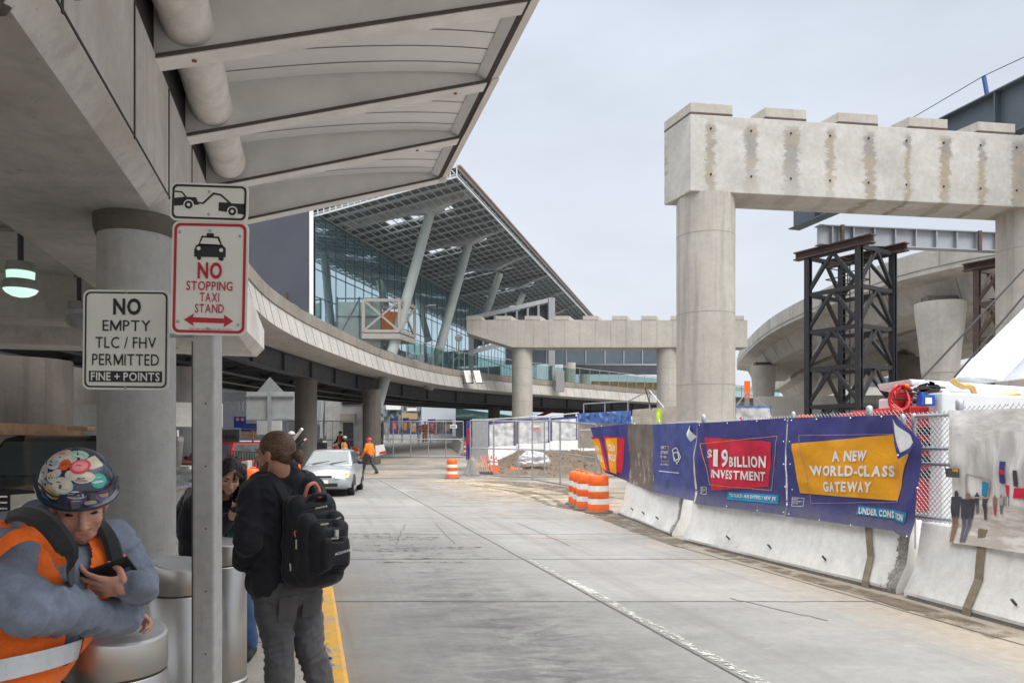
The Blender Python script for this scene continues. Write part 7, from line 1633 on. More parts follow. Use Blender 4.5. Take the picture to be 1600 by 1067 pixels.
# hoodie
mb = MB(); mb.capsule(ch - SV * .085, ch + SV * .085, .135); mb.capsule(ch - SV * .08, wa - SV * .06, .13, .14); mb.capsule(ch + SV * .08, wa + SV * .06, .13, .14); mb.capsule(wa, pe, .16, .165)
limb(mb, [ch - SV * .09 + Vector((0, 0, .07)), shR, shR.lerp(elR, .5) + Vector((-.03, -.03, 0)), elR, elR.lerp(wrR, .55), wrR], [.09, .084, .078, .076, .06, .044]); limb(mb, [ch + SV * .09 + Vector((0, 0, .07)), shL, shL.lerp(elL, .5), elL, elL.lerp(wrL, .6), wrL + Vector((.02, .015, 0))], [.085, .078, .072, .068, .056, .044])
mb.capsule(wrR - (wrR - elR).normalized() * .03, wrR, .056, .05); 
nk = ch + Vector((-.03, -.0, .175))
ring = [nk + Vector((.075 * math.cos(a) - .015, .095 * math.sin(a), .0 - .02 * math.cos(a))) for a in [2 * math.pi * k / 16 for k in range(16)]]
for a, b in zip(ring, ring[1:] + ring[:1]): mb.capsule(a + Vector((0, 0, -.045)), b + Vector((0, 0, -.045)), .042)
for p0, p1, r_ in (((56, 822, 2.52), (78, 800, 2.6), .05), ((50, 835, 2.45), (60, 806, 2.56), .05), ((78, 800, 2.62), (110, 800, 2.7), .05), ((86, 822, 2.40), (70, 806, 2.46), .035)): mb.capsule(at(*p0), at(*p1), r_)
hb = nk + Vector((-.11, -.02, -.04))
for k in range(7): a = -1.3 + 2.6 * k / 6; mb.capsule(nk + Vector((-.075 * math.cos(a) - .02, .1 * math.sin(a), .005)), nk + Vector((-.14 * math.cos(a), .12 * math.sin(a), -.05)), .038, .045)
for f_ in (.12, .3, .46, .62, .78, .9):         # wrinkled cuffs and sleeves
    for e, w2, r0 in ((elR, wrR, .066), (elL, wrL, .06)): c = e.lerp(w2, f_); mb.ball(c + Vector((random.uniform(-.006, .006), random.uniform(-.006, .006), random.uniform(-.006, .006))), r0 * (1.12 - .33 * f_), 14, 10)
mb.v = [v for v in mb.v]
organic('hoodie', mb, hoodie, WK, .0065, 4, (.011, 10.5), (.005, 28), creases=[(elR, wrR, .0065, 62, .13), (elL, wrL, .0065, 66, .12), (shR, elR, .0055, 50, .14), (shL, elL, .0055, 52, .13)])
# vest, worn open over the hoodie
mb = MB(); mb.capsule(ch - SV * .075, ch + SV * .075, .152); mb.capsule(ch - SV * .07, wa - SV * .06, .147, .158); mb.capsule(ch + SV * .07, wa + SV * .06, .147, .156); mb.capsule(wa, pe + Vector((0, 0, .02)), .18, .185)
mb.capsule(ch - SV * .07 + Vector((-.02, 0, .08)), ch - SV * .2 + Vector((-.01, 0, .105)), .115, .108); mb.capsule(ch + SV * .07 + Vector((-.02, 0, .08)), ch + SV * .15 + Vector((-.02, 0, .08)), .1, .084)
def vkeep(p):
    q = p - ch; a, b = q.dot(FV), q.dot(SV)
    if a > .02 and abs(b - .01) < .034 + max(0, q.z) * .3 and p.z > 1.0: return False
    if q.z > .05 and math.hypot(a - .02, b) < .085: return False
    return True
vest = organic('vest', mb, vestm, WK, .008, 4, (.008, 8), (.004, 20), keep=vkeep)
mb = MB(); rg = []
for dz, rr in ((-.0, 0), (.062, .0)):
    pass
for z0, z1 in ((.99, 1.05),):
    mb.loft([[Vector((-1.568 + .012 * (z - 1) * 8 + (.205 + .0) * math.cos(a), 2.262 + (z - 1) * .35 + .232 * math.sin(a) * .98, z + .035 * math.cos(a + .6))) for a in [2 * math.pi * k / 40 for k in range(40)]] for z in (z0, z1)], True, False)
mb.build('reflective_tape', tape, vest, True)
def ribbon(name, m, root, pts, w, nrm, th=.008):
    mb = MB(); secs = []
    for k, p in enumerate(pts):
        p = Vector(p); d = (Vector(pts[min(k + 1, len(pts) - 1)]) - Vector(pts[max(k - 1, 0)])).normalized(); n = Vector(nrm[k] if isinstance(nrm[0], (tuple, list, Vector)) else nrm); s_ = d.cross(n).normalized(); n = s_.cross(d).normalized()
        secs.append([p - s_ * w / 2, p - s_ * w * .3 + n * th, p + s_ * w * .3 + n * th, p + s_ * w / 2, p - n * .004])
    mb.loft(secs, True, True); return mb.build(name, m, root, True)
sr = cat([at(-45, 900, 2.13), at(-8, 862, 2.12), at(25, 838, 2.13), at(58, 834, 2.17), at(84, 848, 2.19), at(104, 880, 2.2)], 5); ribbon('vest_shoulder', vestm, vest, sr, .052, (.1, -.75, .55), .006)
def onchest(b, up, r): return ch + SV * b + FV * r + Vector((0, 0, up))
sr = cat([onchest(-.1, .1, -.2), at(12, 812, 2.32), at(40, 802, 2.2), at(72, 816, 2.13), at(98, 846, 2.12), at(109, 872, 2.15), at(114, 905, 2.28), at(114, 930, 2.34)], 5); ribbon('backpack_strap', strapm, WK, sr, .058, (.15, -.8, .5), .010)
sr = cat([onchest(.13, .1, -.18), onchest(.14, .17, -.08), onchest(.14, .175, .0), onchest(.135, .13, .1), onchest(.135, .04, .155), onchest(.14, -.05, .155)], 5); ribbon('backpack_strap', strapm, WK, sr, .055, [FV * min(1, k / 12) + Vector((0, 0, 1)) * max(0, 1 - k / 12) for k in range(len(sr))], .012)
mb = MB(); mb.ball((-1.76, 2.36, 1.22), (.13, .17, .24), 18, 12); organic('backpack', mb, strapm, WK, .012, 4, (.006, 8))
# trousers, boots
mb = MB(); mb.capsule(pe, pe + Vector((0, 0, -.06)), .15, .14); limb(mb, [hipR, (-1.56, 2.1, .5), (-1.58, 2.08, .2)], [.105, .085, .075]); limb(mb, [hipL, (-1.62, 2.32, .5), (-1.75, 2.34, .2)], [.105, .085, .075]); organic('trousers', mb, jeans_d, WK, .012, 3, (.006, 9))
for p in ((-1.56, 2.07), (-1.73, 2.33)): mb = MB(); mb.capsule((p[0] - .05, p[1], .15), (p[0] + .14, p[1] - .02, .14), .05, .042); mb.capsule((p[0] - .03, p[1], .16), (p[0] - .03, p[1], .26), .055, .055); organic('boot', mb, M['steel_rust'], WK, .012, 3)
# hard hat
HAT = thing('hard_hat', 'dark blue hard hat covered in stickers on the head of the leaning worker', 'hard hat', hc)
oc = hc + HM @ Vector((0, -.012, .066)); ER = Vector((.110, .134, .112))
hatm = plain('hat_shell', (.018, .028, .055), .16, 0, .12, 9, spec=.7)
def HP(th, ph, k=1.0): return oc + HM @ Vector((ER.x * k * math.sin(th) * math.cos(ph), ER.y * k * math.sin(th) * math.sin(ph), ER.z * k * math.cos(th)))
mb = MB(); secs = [[HP(th, 2 * math.pi * i / 48) for i in range(48)] for th in [.02 + (math.pi / 2 + .08) * j / 14 for j in range(15)]]; mb.loft(secs, True, False); mb.add(secs[0], [tuple(range(48))]); mb.build('shell', hatm, HAT, 60)
mb = MB(); pr_ = []
for i in range(48):
    a = 2 * math.pi * i / 48; back = max(0, -math.sin(a)) ** 1.5; e = .009 + .06 * back
    base = Vector((ER.x * math.cos(a), ER.y * math.sin(a), -.012)); out = Vector((math.cos(a), math.sin(a), 0)); dz = -.012 - .012 * back
    pr_.append([oc + HM @ (base * .985), oc + HM @ (base + out * e + Vector((0, 0, dz + .004))), oc + HM @ (base + out * e + Vector((0, 0, dz - .004))), oc + HM @ (base * .97 + Vector((0, 0, -.012)))])
for j in range(4): pass
mb.loft(pr_ + [pr_[0]], True, False); mb.build('brim', hatm, HAT, 50)
mb = MB(); mb.loft([[HP(th, math.pi / 2 + sx, 1.012) for sx in (-.13, -.06, .06, .13)] for th in [-1.2 + 2.4 * j / 16 for j in range(17)]], False, False); mb.build('ridge', hatm, HAT, 60)
def sticker(u, v, ru, rv, c, tilt=0., k=1.008, inner=None, sides=26):
    def surf(x, y, kk):
        sx, sz = (x - 123) / 54.0, (746 - y) / 54.0; r2 = sx * sx + sz * sz
        if r2 > .97: s_ = math.sqrt(.97 / r2); sx *= s_; sz *= s_; r2 = .97
        d = HM.transposed() @ Vector((sx, -math.sqrt(1 - r2), sz)); d.z = max(d.z, -.10); d.normalize(); return oc + HM @ Vector((ER.x * d.x * kk, ER.y * d.y * kk, ER.z * d.z * kk))
    ct_, sn_ = math.cos(tilt), math.sin(tilt); mb = MB()
    def rings(su, sv, kk):
        vs = []; fs = []
        for rr in (0, .34, .67, 1.0):
            for i in range(sides): a = 2 * math.pi * (i + .5) / sides; ox, oy = su * rr * math.cos(a), sv * rr * math.sin(a); vs.append(surf(u + ox * ct_ - oy * sn_, v + ox * sn_ + oy * ct_, kk))
        for r_ in range(3):
            for i in range(sides): j = (i + 1) % sides; fs.append((r_ * sides + i, r_ * sides + j, (r_ + 1) * sides + j, (r_ + 1) * sides + i))
        mb.add(vs, fs)
    rings(ru, rv, k); mats = [plain('sticker_print', c, .3, 0, .1, 30)]
    if inner:
        for (du, dv, su, sv, cc) in inner:
            mb.cur = len(mats); mats.append(plain('sticker_print', cc, .3, 0, .15, 40)); ou, ov = u, v; u, v = u + du, v + dv; rings(su, sv, k + .004 + .001 * len(mats)); u, v = ou, ov
    mb.build('sticker', mats, HAT, True)
W_, K_, CR = (.62, .64, .66), (.06, .06, .07), (.60, .54, .42)
sticker(130, 706, 14, 7, (.60, .55, .46), 0); sticker(102, 706, 10, 6, (.56, .5, .47), -.5); sticker(140, 729, 9, 7, (.58, .52, .42), .3); sticker(118, 727, 8, 6, (.55, .52, .5), -.3); sticker(116, 700, 11, 4.5, (.55, .46, .38), -.1, inner=[(-2, 0, 5, 1.5, (.5, .2, .16))]); sticker(138, 702, 13, 5.5, (.30, .50, .42), .25, inner=[(0, 1, 8, .9, W_)]); sticker(160, 711, 10, 10, CR, .6)
sticker(107.5, 713, 14, 9, (.55, .58, .62), .15, inner=[(-5, -1, 4, 1, K_), (-3, 3.5, 4.5, 1.2, K_), (5, 0, 4, 4, (.36, .42, .47))]); sticker(92, 727, 10.5, 10.5, (.52, .51, .50), 0, inner=[(0, 0, 8.5, 8.5, (.44, .43, .43)), (0, 1, 6, .8, K_)])
sticker(127, 715, 8.5, 8, (.70, .10, .03), -.15, 1.012, inner=[(1, -1, 5, 1.6, (.25, .12, .05))], sides=8); sticker(147, 717.5, 11.5, 10, (.68, .07, .10), .2, 1.016, inner=[(0, -.5, 8.5, 7, (.78, .28, .30)), (-1, -2, 4, .7, (.5, .05, .08))])
sticker(111, 733, 9, 7, CR, .5, 1.01, inner=[(-3, 1, 1.6, 1.6, K_), (2, 0, 1.4, 1.2, K_), (-1, -3, 1.2, 1, K_)]); sticker(128.5, 744, 15, 12.5, (.36, .50, .55), .1, 1.013, inner=[(0, -.5, 13.2, 10.8, CR), (-2, 1.5, 2.2, 3.6, K_), (4, 5, 5, 1.2, (.35, .38, .42)), (-5, -5, 3, 1, K_)]); sticker(153, 732, 13, 8.5, CR, .1, 1.011, inner=[(-1, 4.5, 7.5, 2, (.28, .25, .2)), (4, -2, 6, 3, (.66, .6, .44))])
sticker(86, 745, 9, 7.5, (.50, .22, .20), .45, inner=[(1, -4, 7.5, .8, W_), (1, -1.5, 7.5, .8, W_), (1, 1, 7.5, .8, W_), (1, 3.5, 7, .8, W_), (-5, -3, 3, 2.6, (.04, .05, .15))], sides=8)
sticker(112, 754, 13.5, 10, (.50, .39, .20), .45, 1.007, inner=[(2, 1, 7, .8, (.3, .22, .1)), (3, 4, 5, .7, (.3, .22, .1))]); sticker(168.5, 738, 6, 11, (.03, .38, .30), -.15, inner=[(0, 1.5, 4.5, 1.8, W_), (-.5, -5, 3, .8, (.4, .6, .5))])
sticker(145.5, 761, 12.5, 11, (.07, .05, .22), 0, 1.007, inner=[(0, -2, 12, 4, W_), (0, -1.8, 7, 1.4, K_), (0, -8.5, 5, 1.2, W_), (0, 5, 6, .7, W_)]); sticker(171, 761, 5, 9, (.13, .06, .30), .2, inner=[(1, -2, 3, 4, (.75, .22, .12))]); sticker(97, 770, 9.5, 11, (.02, .08, .33), -.3, inner=[(0, 3, 6, .7, (.35, .45, .6)), (2, 6, 6, .7, (.35, .45, .6))]); sticker(159, 770, 6, 3.6, (.62, .50, .48), -.2, 1.01)
# safety glasses pushed up on the front of the hat
sg_ = thing('safety_glasses', 'clear safety glasses resting on the front of the hard hat', 'glasses', oc)
M['lens'] = mat_glass('clear_lens', (.82, .84, .86), .14, .08)
def GP(a, h, o): return oc + HM @ Vector(((ER.x + o) * math.sin(a), (ER.y + o) * math.cos(a), h))
for s in (-1, 1):
    mb = MB(); mb.grid(lambda x, y: GP(s * (.06 + .62 * x), .0 + .045 * (y - .1) * (1 - .45 * x) - .008 * (1 - y), .010 + .012 * math.sin(x * 3)), 12, 5); mb.build('lens', M['lens'], sg_, True)
    mb = MB(); mb.path([GP(s * .03, .03, .02)] + [GP(s * (.06 + .62 * x / 8), .040 - .02 * x / 8, .014) for x in range(9)] + [GP(s * .95, .026, .010), GP(s * 1.3, .03, .006)], .0028, 8); mb.build('frame', M['plastic_blk'], sg_, 60)
# phone
PHN = thing('phone', 'black phone held in the left hand of the hard hat worker', 'phone', at(170, 897, 2.38))
def slabphone(c, e1, n, w, h, t, root):
    e1 = Vector(e1).normalized(); n = Vector(n); n = (n - e1 * n.dot(e1)).normalized(); e2 = n.cross(e1); c = Vector(c)
    mb = MB(); mb.obox(c, e1 * h / 2, e2 * w / 2, n * t / 2); mb.build('case', M['plastic_blk'], root, bevel=.003); mb = MB(); mb.obox(c + n * (t / 2 + .0006), e1 * h * .46, e2 * w * .46, n * .0004); mb.build('screen', plain('phone_screen', (.03, .035, .045), .08), root)
    mb = MB(); mb.obox(c - n * (t / 2 + .001) + e1 * h * .33 + e2 * w * .2, e1 * .014, e2 * .014, n * .001); mb.build('camera_bump', M['chrome'], root, bevel=.0008)
slabphone(at(169, 900, 2.37) + pn * .022, (.92, .22, .33), (-.36, .70, .62), .074, .15, .010, PHN)

# ---------------------------------------------------------------- the man with the black backpack
MN = thing('person', 'man with a hair bun, black jacket and grey jeans wearing a backpack', 'person', (-1.25, 4.2, SWZ))
sk2 = skin('warm_skin', (.40, .215, .15), (.40, .16, .11)); jack = fabric('black_fleece', (.016, .017, .023), .25, 220, .92); jeans = fabric('grey_jeans', (.085, .085, .092), .22, 300, .85, .3); hairb = hairmat('bun_hair', (.022, .011, .006), (.17, .095, .055), (7, 38, 48))
U0 = Vector((0, 0, 1)); F2 = Vector((-.75, .66, 0)).normalized(); S2v = Vector((-.66, -.75, 0)).normalized()      # facing, and towards his left shoulder
C = Vector((-1.30, 4.22, 1.40)); h2 = at(428, 709, 4.14); H2 = frame_of(R(-104), R(2), 0)
lS, rS = C + S2v * .185, C - S2v * .185; lE, lW = at(389, 842, 4.0), at(396, 878, 4.05) + F2 * .10; rE, rW = C - S2v * .28 + Vector((0, 0, -.27)), C - S2v * .17 + F2 * .2 + Vector((0, 0, -.42))
PV = Vector((-1.285, 4.22, .90)); lH, rH = PV + S2v * .09 + Vector((0, 0, -.04)), PV - S2v * .09 + Vector((0, 0, -.04)); lK, rK = at(436, 1012, 4.12), at(484, 1012, 4.27); lA, rA = Vector((-1.285, 4.10, .18)), at(511, 1100, 4.30)
lA.z = rA.z = .18
mb = MB(); T2 = head_prims(mb, h2, H2, 1.04); mb.capsule(h2 + H2 @ Vector((0, -.03, -.07)), C + Vector((0, 0, .02)), .058, .07)
mb.capsule(C, PV, .1, .1); limb(mb, [lS, lE, lW], [.05, .04, .03]); limb(mb, [rS, rE, rW], [.05, .04, .03]); limb(mb, [PV, lH, lK, lA], [.1, .075, .055, .04]); limb(mb, [PV, rH, rK, rA], [.1, .075, .055, .04])
hand(mb, lW, (F2 * .3 - S2v + Vector((0, 0, -.4))), -F2, 1, (.5, .5, .5, .5)); hand(mb, rW, (F2 * .3 + S2v + Vector((0, 0, -.4))), -F2, -1, (.5, .5, .5, .5))
organic('body', mb, sk2, MN, .005, 2)
face_parts(MN, T2, H2, 1.04, hairb, True, plain('lips_brown', (.30, .13, .10), .5), False)
mb = MB(); b_ = lambda p, r: mb.ball(h2 + H2 @ (Vector(p) * 1.04), tuple(x * 1.04 for x in r), 24, 16, H2)
b_((0, -.024, .038), (.082, .1, .088)); b_((0, -.07, .0), (.066, .05, .06)); b_((0, -.118, -.008), (.016, .018, .016)); b_((0, -.148, -.014), (.031, .028, .033))
def hk(p):
    q = (H2.transposed() @ (p - h2)) / 1.04
    if q.y > .062 - max(0, .05 - q.z) * .65: return False
    return q.z > -.045 or q.y < -.03
organic('hair', mb, hairb, MN, .005, 2, (.0012, 30), keep=hk, stretch=(.35, .35, 3.0))
mb = MB()
for x in (-1, 1): mb.capsule(T2(x * .064, .005, -.05), T2(x * .048, .035, -.088), .010, .02); mb.capsule(T2(x * .048, .035, -.088), T2(x * .01, .072, -.106), .02, .021)
mb.ball(T2(0, .075, -.108), (.034, .026, .026), 14, 8, H2); mb.capsule(T2(-.024, .084, -.054), T2(.024, .084, -.054), .0075); organic('beard', mb, hairmat('beard_hair', (.05, .028, .018), (.10, .055, .035)), MN, .005, 1, (.002, 60))
mb = MB(); mb.ball(C + Vector((0, 0, -.1)), (.14, .14, .2), 18, 12)
for s in (-1, 1): mb.capsule(C + S2v * s * .1, PV + S2v * s * .085 + Vector((0, 0, .06)), .135, .132)
mb.capsule(C + F2 * .05 + Vector((0, 0, -.15)), PV + F2 * .07 + Vector((0, 0, .05)), .13, .13); mb.capsule(PV + S2v * .1 + Vector((0, 0, .03)), PV - S2v * .1 + Vector((0, 0, .03)), .135, .135)
limb(mb, [C + S2v * .1 + Vector((0, 0, .02)), lS, lS.lerp(lE, .5), lE, lW], [.1, .088, .08, .074, .06]); limb(mb, [C - S2v * .1 + Vector((0, 0, .02)), rS, rE, rW], [.1, .085, .07, .055])
cz = C + Vector((-.012, 0, .115)); cc_ = [cz + Vector((.078 * math.cos(a), .078 * math.sin(a), .0)) for a in [2 * math.pi * k / 14 for k in range(14)]]
for a, b in zip(cc_, cc_[1:] + cc_[:1]): mb.capsule(a, b, .032); mb.capsule(a + Vector((-.01, 0, .045)), b + Vector((-.01, 0, .045)), .018); mb.capsule(a * 1.0 + Vector((0, 0, -.04)), b + Vector((0, 0, -.04)), .05)
organic('jacket', mb, jack, MN, .008, 4, (.010, 9), (.004, 26), creases=[(lS, lE, .006, 48, .13), (lE, lW, .007, 60, .13)])
mb = MB(); mb.capsule(PV + S2v * .08, PV - S2v * .08, .135, .135); mb.capsule(PV + S2v * .07 - F2 * .05 + Vector((0, 0, -.04)), PV - S2v * .07 - F2 * .05 + Vector((0, 0, -.04)), .11, .11); limb(mb, [lH + Vector((0, 0, .02)), lH.lerp(lK, .5), lK, lK.lerp(lA, .4), lA], [.118, .1, .082, .08, .066]); limb(mb, [rH + Vector((0, 0, .02)), rH.lerp(rK, .5), rK, rK.lerp(rA, .4), rA], [.118, .1, .082, .08, .066]); tr = organic('trousers', mb, jeans, MN, .007, 4, (.005, 13), (.002, 32), creases=[(lH, lK, .004, 46, .16), (lK, lA, .0065, 58, .14), (rH, rK, .004, 46, .16), (rK, rA, .0065, 58, .14)])
for sgn in (-1, 1):
    p = PV + S2v * .075 * sgn - F2 * .165 + Vector((0, 0, -.05)); mb = MB(); mb.grid(lambda x, y: p + S2v * (.13 * (x - .5)) * (1 - .15 * y) + Vector((0, 0, -.14 * y)) + F2 * (.012 * (2 * x - 1) ** 2 + .03 * y - .0), 6, 6); mb.build('back_pocket', jeans, tr, True)
for A in (lA, rA): mb = MB(); mb.capsule(A - F2 * .03 + Vector((0, 0, -.03)), A + F2 * .16 + Vector((0, 0, -.04)), .05, .04); organic('shoe', mb, M['rubber'], MN, .01, 3)
# backpack
BP = thing('backpack', 'black backpack with orange emblem and coral grab loop on the bearded man', 'backpack', C - F2 * .24 + Vector((0, 0, -.2)))
bpm = fabric('backpack_nylon', (.011, .012, .017), .3, 260, .6, .3); zipm = plain('zip_pull', (.55, .53, .48), .4, .3)
U = Vector((0, 0, 1)); bc = C - F2 * .27 + Vector((0, 0, -.24)) - S2v * .02
def bx(x, y, z): return bc + S2v * x * .9 - F2 * y * .88 + U * z * .95      # x to his left, y backwards, z up
def rbox(mb, c, hx, hy, hz, r):
    for sx in (-1, 1):
        for sy in (-1, 1):
            for sz in (-1, 1): pass
    Mx = Matrix((S2v, -F2, U)).transposed()
    for sx in (-1, 1):
        for sy in (-1, 1): mb.capsule(bx(c[0] + sx * (hx - r), c[1] + sy * (hy - r), c[2] - hz + r), bx(c[0] + sx * (hx - r), c[1] + sy * (hy - r), c[2] + hz - r), r, r, 14)
    mb.obox(bx(*c), S2v * (hx - r * .3), -F2 * (hy - r), U * (hz - r)); mb.obox(bx(*c), S2v * (hx - r), -F2 * (hy - r * .0), U * (hz - r)); mb.obox(bx(*c), S2v * (hx - r), -F2 * (hy - r), U * (hz - r * .2))
mb = MB(); rbox(mb, (0, -.06, 0), .155, .085, .255, .06); rbox(mb, (0, .05, -.04), .15, .07, .20, .055); mb.ball(bx(0, -.02, -.21), (.16, .15, .06), 16, 10); organic('main_bag', mb, bpm, BP, .008, 5, (.008, 7), (.003, 22))
mb = MB(); rbox(mb, (-.01, .135, -.03), .12, .05, .145, .045); organic('front_pocket', mb, bpm, BP, .007, 5, (.006, 9), (.002, 25)); mb = MB(); rbox(mb, (-.015, .19, -.06), .095, .035, .09, .032); organic('small_pocket', mb, bpm, BP, .006, 5, (.004, 9))
for nm, pts in (('zip', [bx(.125, .1, -.1), bx(.125, .12, .06), bx(.09, .14, .115), bx(0, .15, .125), bx(-.1, .14, .11)]), ('zip', [bx(.152, .01, -.15), bx(.152, .03, .06), bx(.12, .05, .165), bx(0, .07, .18)]), ('zip', [bx(.07, .2, .02), bx(0, .215, .03), bx(-.09, .2, .02)])): mb = MB(); mb.path(cat(pts, 5), .004, 6); mb.build(nm, M['rubber'], BP, True)
for p, d in ((bx(.15, .04, .02), (0, 0, -.05)), (bx(.155, -.02, -.12), (.004, 0, -.04)), (bx(.07, .17, .105), (.04, 0, .006)), (bx(.03, .225, .028), (.035, -.01, .004)), (bx(.05, .09, .19), (.06, -.01, .012)), (bx(-.06, .09, .11), (.05, 0, .02))): mb = MB(); p = Vector(p) - F2 * .008 + S2v * .004; mb.beam(p, p + Vector(d), .012, .008); mb.build('zip_pull', zipm, BP)
mb = MB(); mb.tube(bx(-.02, .2, .03), bx(-.02, .2, .07), .014, n=12); mb.build('bottle_cap', M['galv'], BP, 40)
coral = plain('coral_loop', (.62, .20, .16), .5); mb = MB(); mb.path(cat([bx(.05, -.03, .25), bx(.045, -.0, .31), bx(.0, .0, .325), bx(-.03, .0, .29), bx(-.03, .01, .24)], 5), .011, 8); mb.build('grab_loop', coral, BP, 60)
mb = MB(); mb.path(cat([bx(.05, .02, .23), bx(.03, .05, .26), bx(-.04, .05, .26), bx(-.07, .02, .23)], 5), .012, 8); mb.build('handle', bpm, BP, 60)
vs, fs = text_geo('ACCUWARE', .02, .002, shear=.25); mb = MB(); mb.add([bx(-.02 - x, .272, -.055 + y + x * .12) for x, y in vs], fs); mb.build('lettering', M['white'], BP)
mb = MB(); 
for dx, dz, r in ((0, 0, .014), (.012, .012, .008), (-.012, .012, .008), (.006, -.014, .01), (-.01, -.01, .008)): mb.ball(bx(.157, .035 + dx, .055 + dz), (r * .4, r * .4, r), 10, 8)
mb.build('orange_emblem', plain('orange_emblem', (.75, .25, .06), .6), BP, True)
for s in (1, -1): ribbon('strap', bpm, BP, cat([bx(s * .11, -.12, .2), C + S2v * s * .115 - F2 * .10 + U * .07, C + S2v * s * .12 + U * .118, C + S2v * s * .125 + F2 * .11 + U * .04, C + S2v * s * .13 + F2 * .15 - U * .12, C + S2v * s * .17 + F2 * .06 - U * .33, bx(s * .14, -.13, -.16)], 6), .062, [(-F2 * (1 - k / 20) + F2 * (k / 20) + U * .7 + S2v * s * .2) for k in range(37)], .014)

# ---------------------------------------------------------------- the woman with the phone
WM = thing('person', 'young woman with long dark hair looking down at her phone', 'person', (-2.08, 5.4, SWZ))
sk3 = skin('brown_skin', (.52, .30, .21), (.54, .26, .18)); hairk = hairmat('dark_hair', (.006, .005, .006), (.018, .014, .015)); jk = fabric('dark_jacket', (.022, .016, .024), .25, 220, .8); bj = fabric('blue_jeans', (.05, .10, .22), .25)
h3 = at(360, 744, 5.26); H3 = frame_of(R(24), R(26), R(-6)); N3 = Vector((-2.10, 5.40, 1.27)); P3 = Vector((-2.10, 5.48, .85))
phc = at(376, 794, 5.02); rw = at(360, 808, 5.06); re_ = Vector((-2.09, 5.16, 1.05)); rs = N3 + Vector((-.15, 0, -.06)); ls = N3 + Vector((.16, 0, -.06)); le = Vector((-1.87, 5.33, 1.0)); lw = Vector((-1.94, 5.12, 1.16))
mb = MB(); T3 = head_prims(mb, h3, H3, .97, True); mb.capsule(h3 + H3 @ Vector((0, -.03, -.07)), N3, .048, .055); mb.capsule(N3 + Vector((0, 0, -.12)), P3, .1, .1); limb(mb, [rs, re_, rw], [.045, .036, .026]); limb(mb, [ls, le, lw], [.045, .036, .026])
hand(mb, rw, (.85, -.2, .25), (.0, .55, .8), 1, (.5, .45, .45, .5), .95, (.5, .6, .6)); hand(mb, lw, (.4, -.3, .6), (-.5, .6, .4), -1, (.4, .4, .4, .4), .9)
fl, fr = Vector((-2.16, 5.46, .17)), at(391, 1018, 5.5); fr.z = .17
limb(mb, [P3, P3 + Vector((-.08, 0, -.05)), (-2.18, 5.45, .5), fl], [.1, .07, .05, .036]); limb(mb, [P3, P3 + Vector((.08, 0, -.05)), (-1.99, 5.47, .5), fr], [.1, .07, .05, .036]); organic('body', mb, sk3, WM, .005, 2)
face_parts(WM, T3, H3, .97, hairk, True, plain('lips_rose', (.36, .12, .11), .45), True)
mb = MB(); bb = lambda p, r: mb.ball(h3 + H3 @ (Vector(p) * .97), tuple(x * .97 for x in r), 24, 16, H3)
bb((0, -.028, .04), (.086, .1, .09))
for x in (-1, 1):
    for k in range(5): a = h3 + H3 @ Vector((x * (.082 + .002 * k), .0 - .028 * k, .045 - .004 * k)); b = h3 + H3 @ Vector((x * (.094 + .003 * k), -.01 - .03 * k, -.07)); c = Vector((h3.x + (x * .10) + random.uniform(-.02, .02), h3.y + .0 + .03 * k, 1.27 + random.uniform(-.03, .02))); d = c + Vector((x * .015, -.01, -.12 - .02 * (k % 3))); limb(mb, [a, b, c, d], [.022, .026, .03, .012])
mb.ball(h3 + Vector((0, .08, -.1)), (.1, .06, .16), 16, 12); mb.capsule(h3 + H3 @ Vector((.02, .07, .085)), h3 + H3 @ Vector((-.066, .06, .03)), .016, .016); mb.capsule(h3 + H3 @ Vector((.02, .07, .085)), h3 + H3 @ Vector((.068, .055, .03)), .016, .016); mb.capsule(h3 + H3 @ Vector((-.02, .09, .06)), h3 + H3 @ Vector((-.012, .1, .005)), .008, .004)
def wk(p): q = H3.transposed() @ (p - h3); return not (q.y > .028 and abs(q.x) < .066 - max(0, q.z - .02) * .7 and q.z < .085 and not (q.y > .08 and abs(q.x + .016) < .008))
organic('hair', mb, hairk, WM, .006, 2, (.004, 20), keep=wk, stretch=(2, 2, .35))
mb = MB(); mb.ball(N3 + Vector((0, .02, -.15)), (.17, .125, .2), 18, 12); mb.capsule(N3 + Vector((0, 0, -.2)), P3 + Vector((0, 0, .0)), .15, .15); limb(mb, [N3 + Vector((-.07, 0, -.05)), rs, re_, rw + (re_ - rw) * .12], [.08, .072, .062, .045]); limb(mb, [N3 + Vector((.07, 0, -.05)), ls, le, lw + (le - lw) * .12], [.08, .072, .062, .045]); organic('jacket', mb, jk, WM, .01, 4, (.008, 9), (.003, 24))
mb = MB(); mb.capsule(P3 + Vector((-.05, 0, 0)), P3 + Vector((.05, 0, 0)), .135); limb(mb, [P3 + Vector((-.08, 0, -.05)), (-2.18, 5.45, .5), fl + Vector((0, 0, .03))], [.1, .075, .058]); limb(mb, [P3 + Vector((.08, 0, -.05)), (-1.99, 5.47, .5), fr + Vector((0, 0, .03))], [.1, .075, .058]); organic('trousers', mb, bj, WM, .01, 3, (.006, 9))
for A in (fl, fr): mb = MB(); mb.capsule(A + Vector((0, .03, -.025)), A + Vector((.03, -.15, -.03)), .042, .036); organic('shoe', mb, M['rubber'], WM, .01, 3)
mb = MB(); mb.path(cat([N3 + Vector((-.1, -.1, .0)), N3 + Vector((-.02, -.14, -.1)), N3 + Vector((.07, -.15, -.22))], 6), .008, 6); mb.build('lanyard', plain('lanyard', (.4, .38, .36), .6), WM, True); mb = MB(); mb.box(N3.x + .11, N3.y - .165, N3.z - .24, .05, .01, .13, .2); mb.build('scarf_end', plain('green_cloth', (.05, .28, .19), .7), WM)
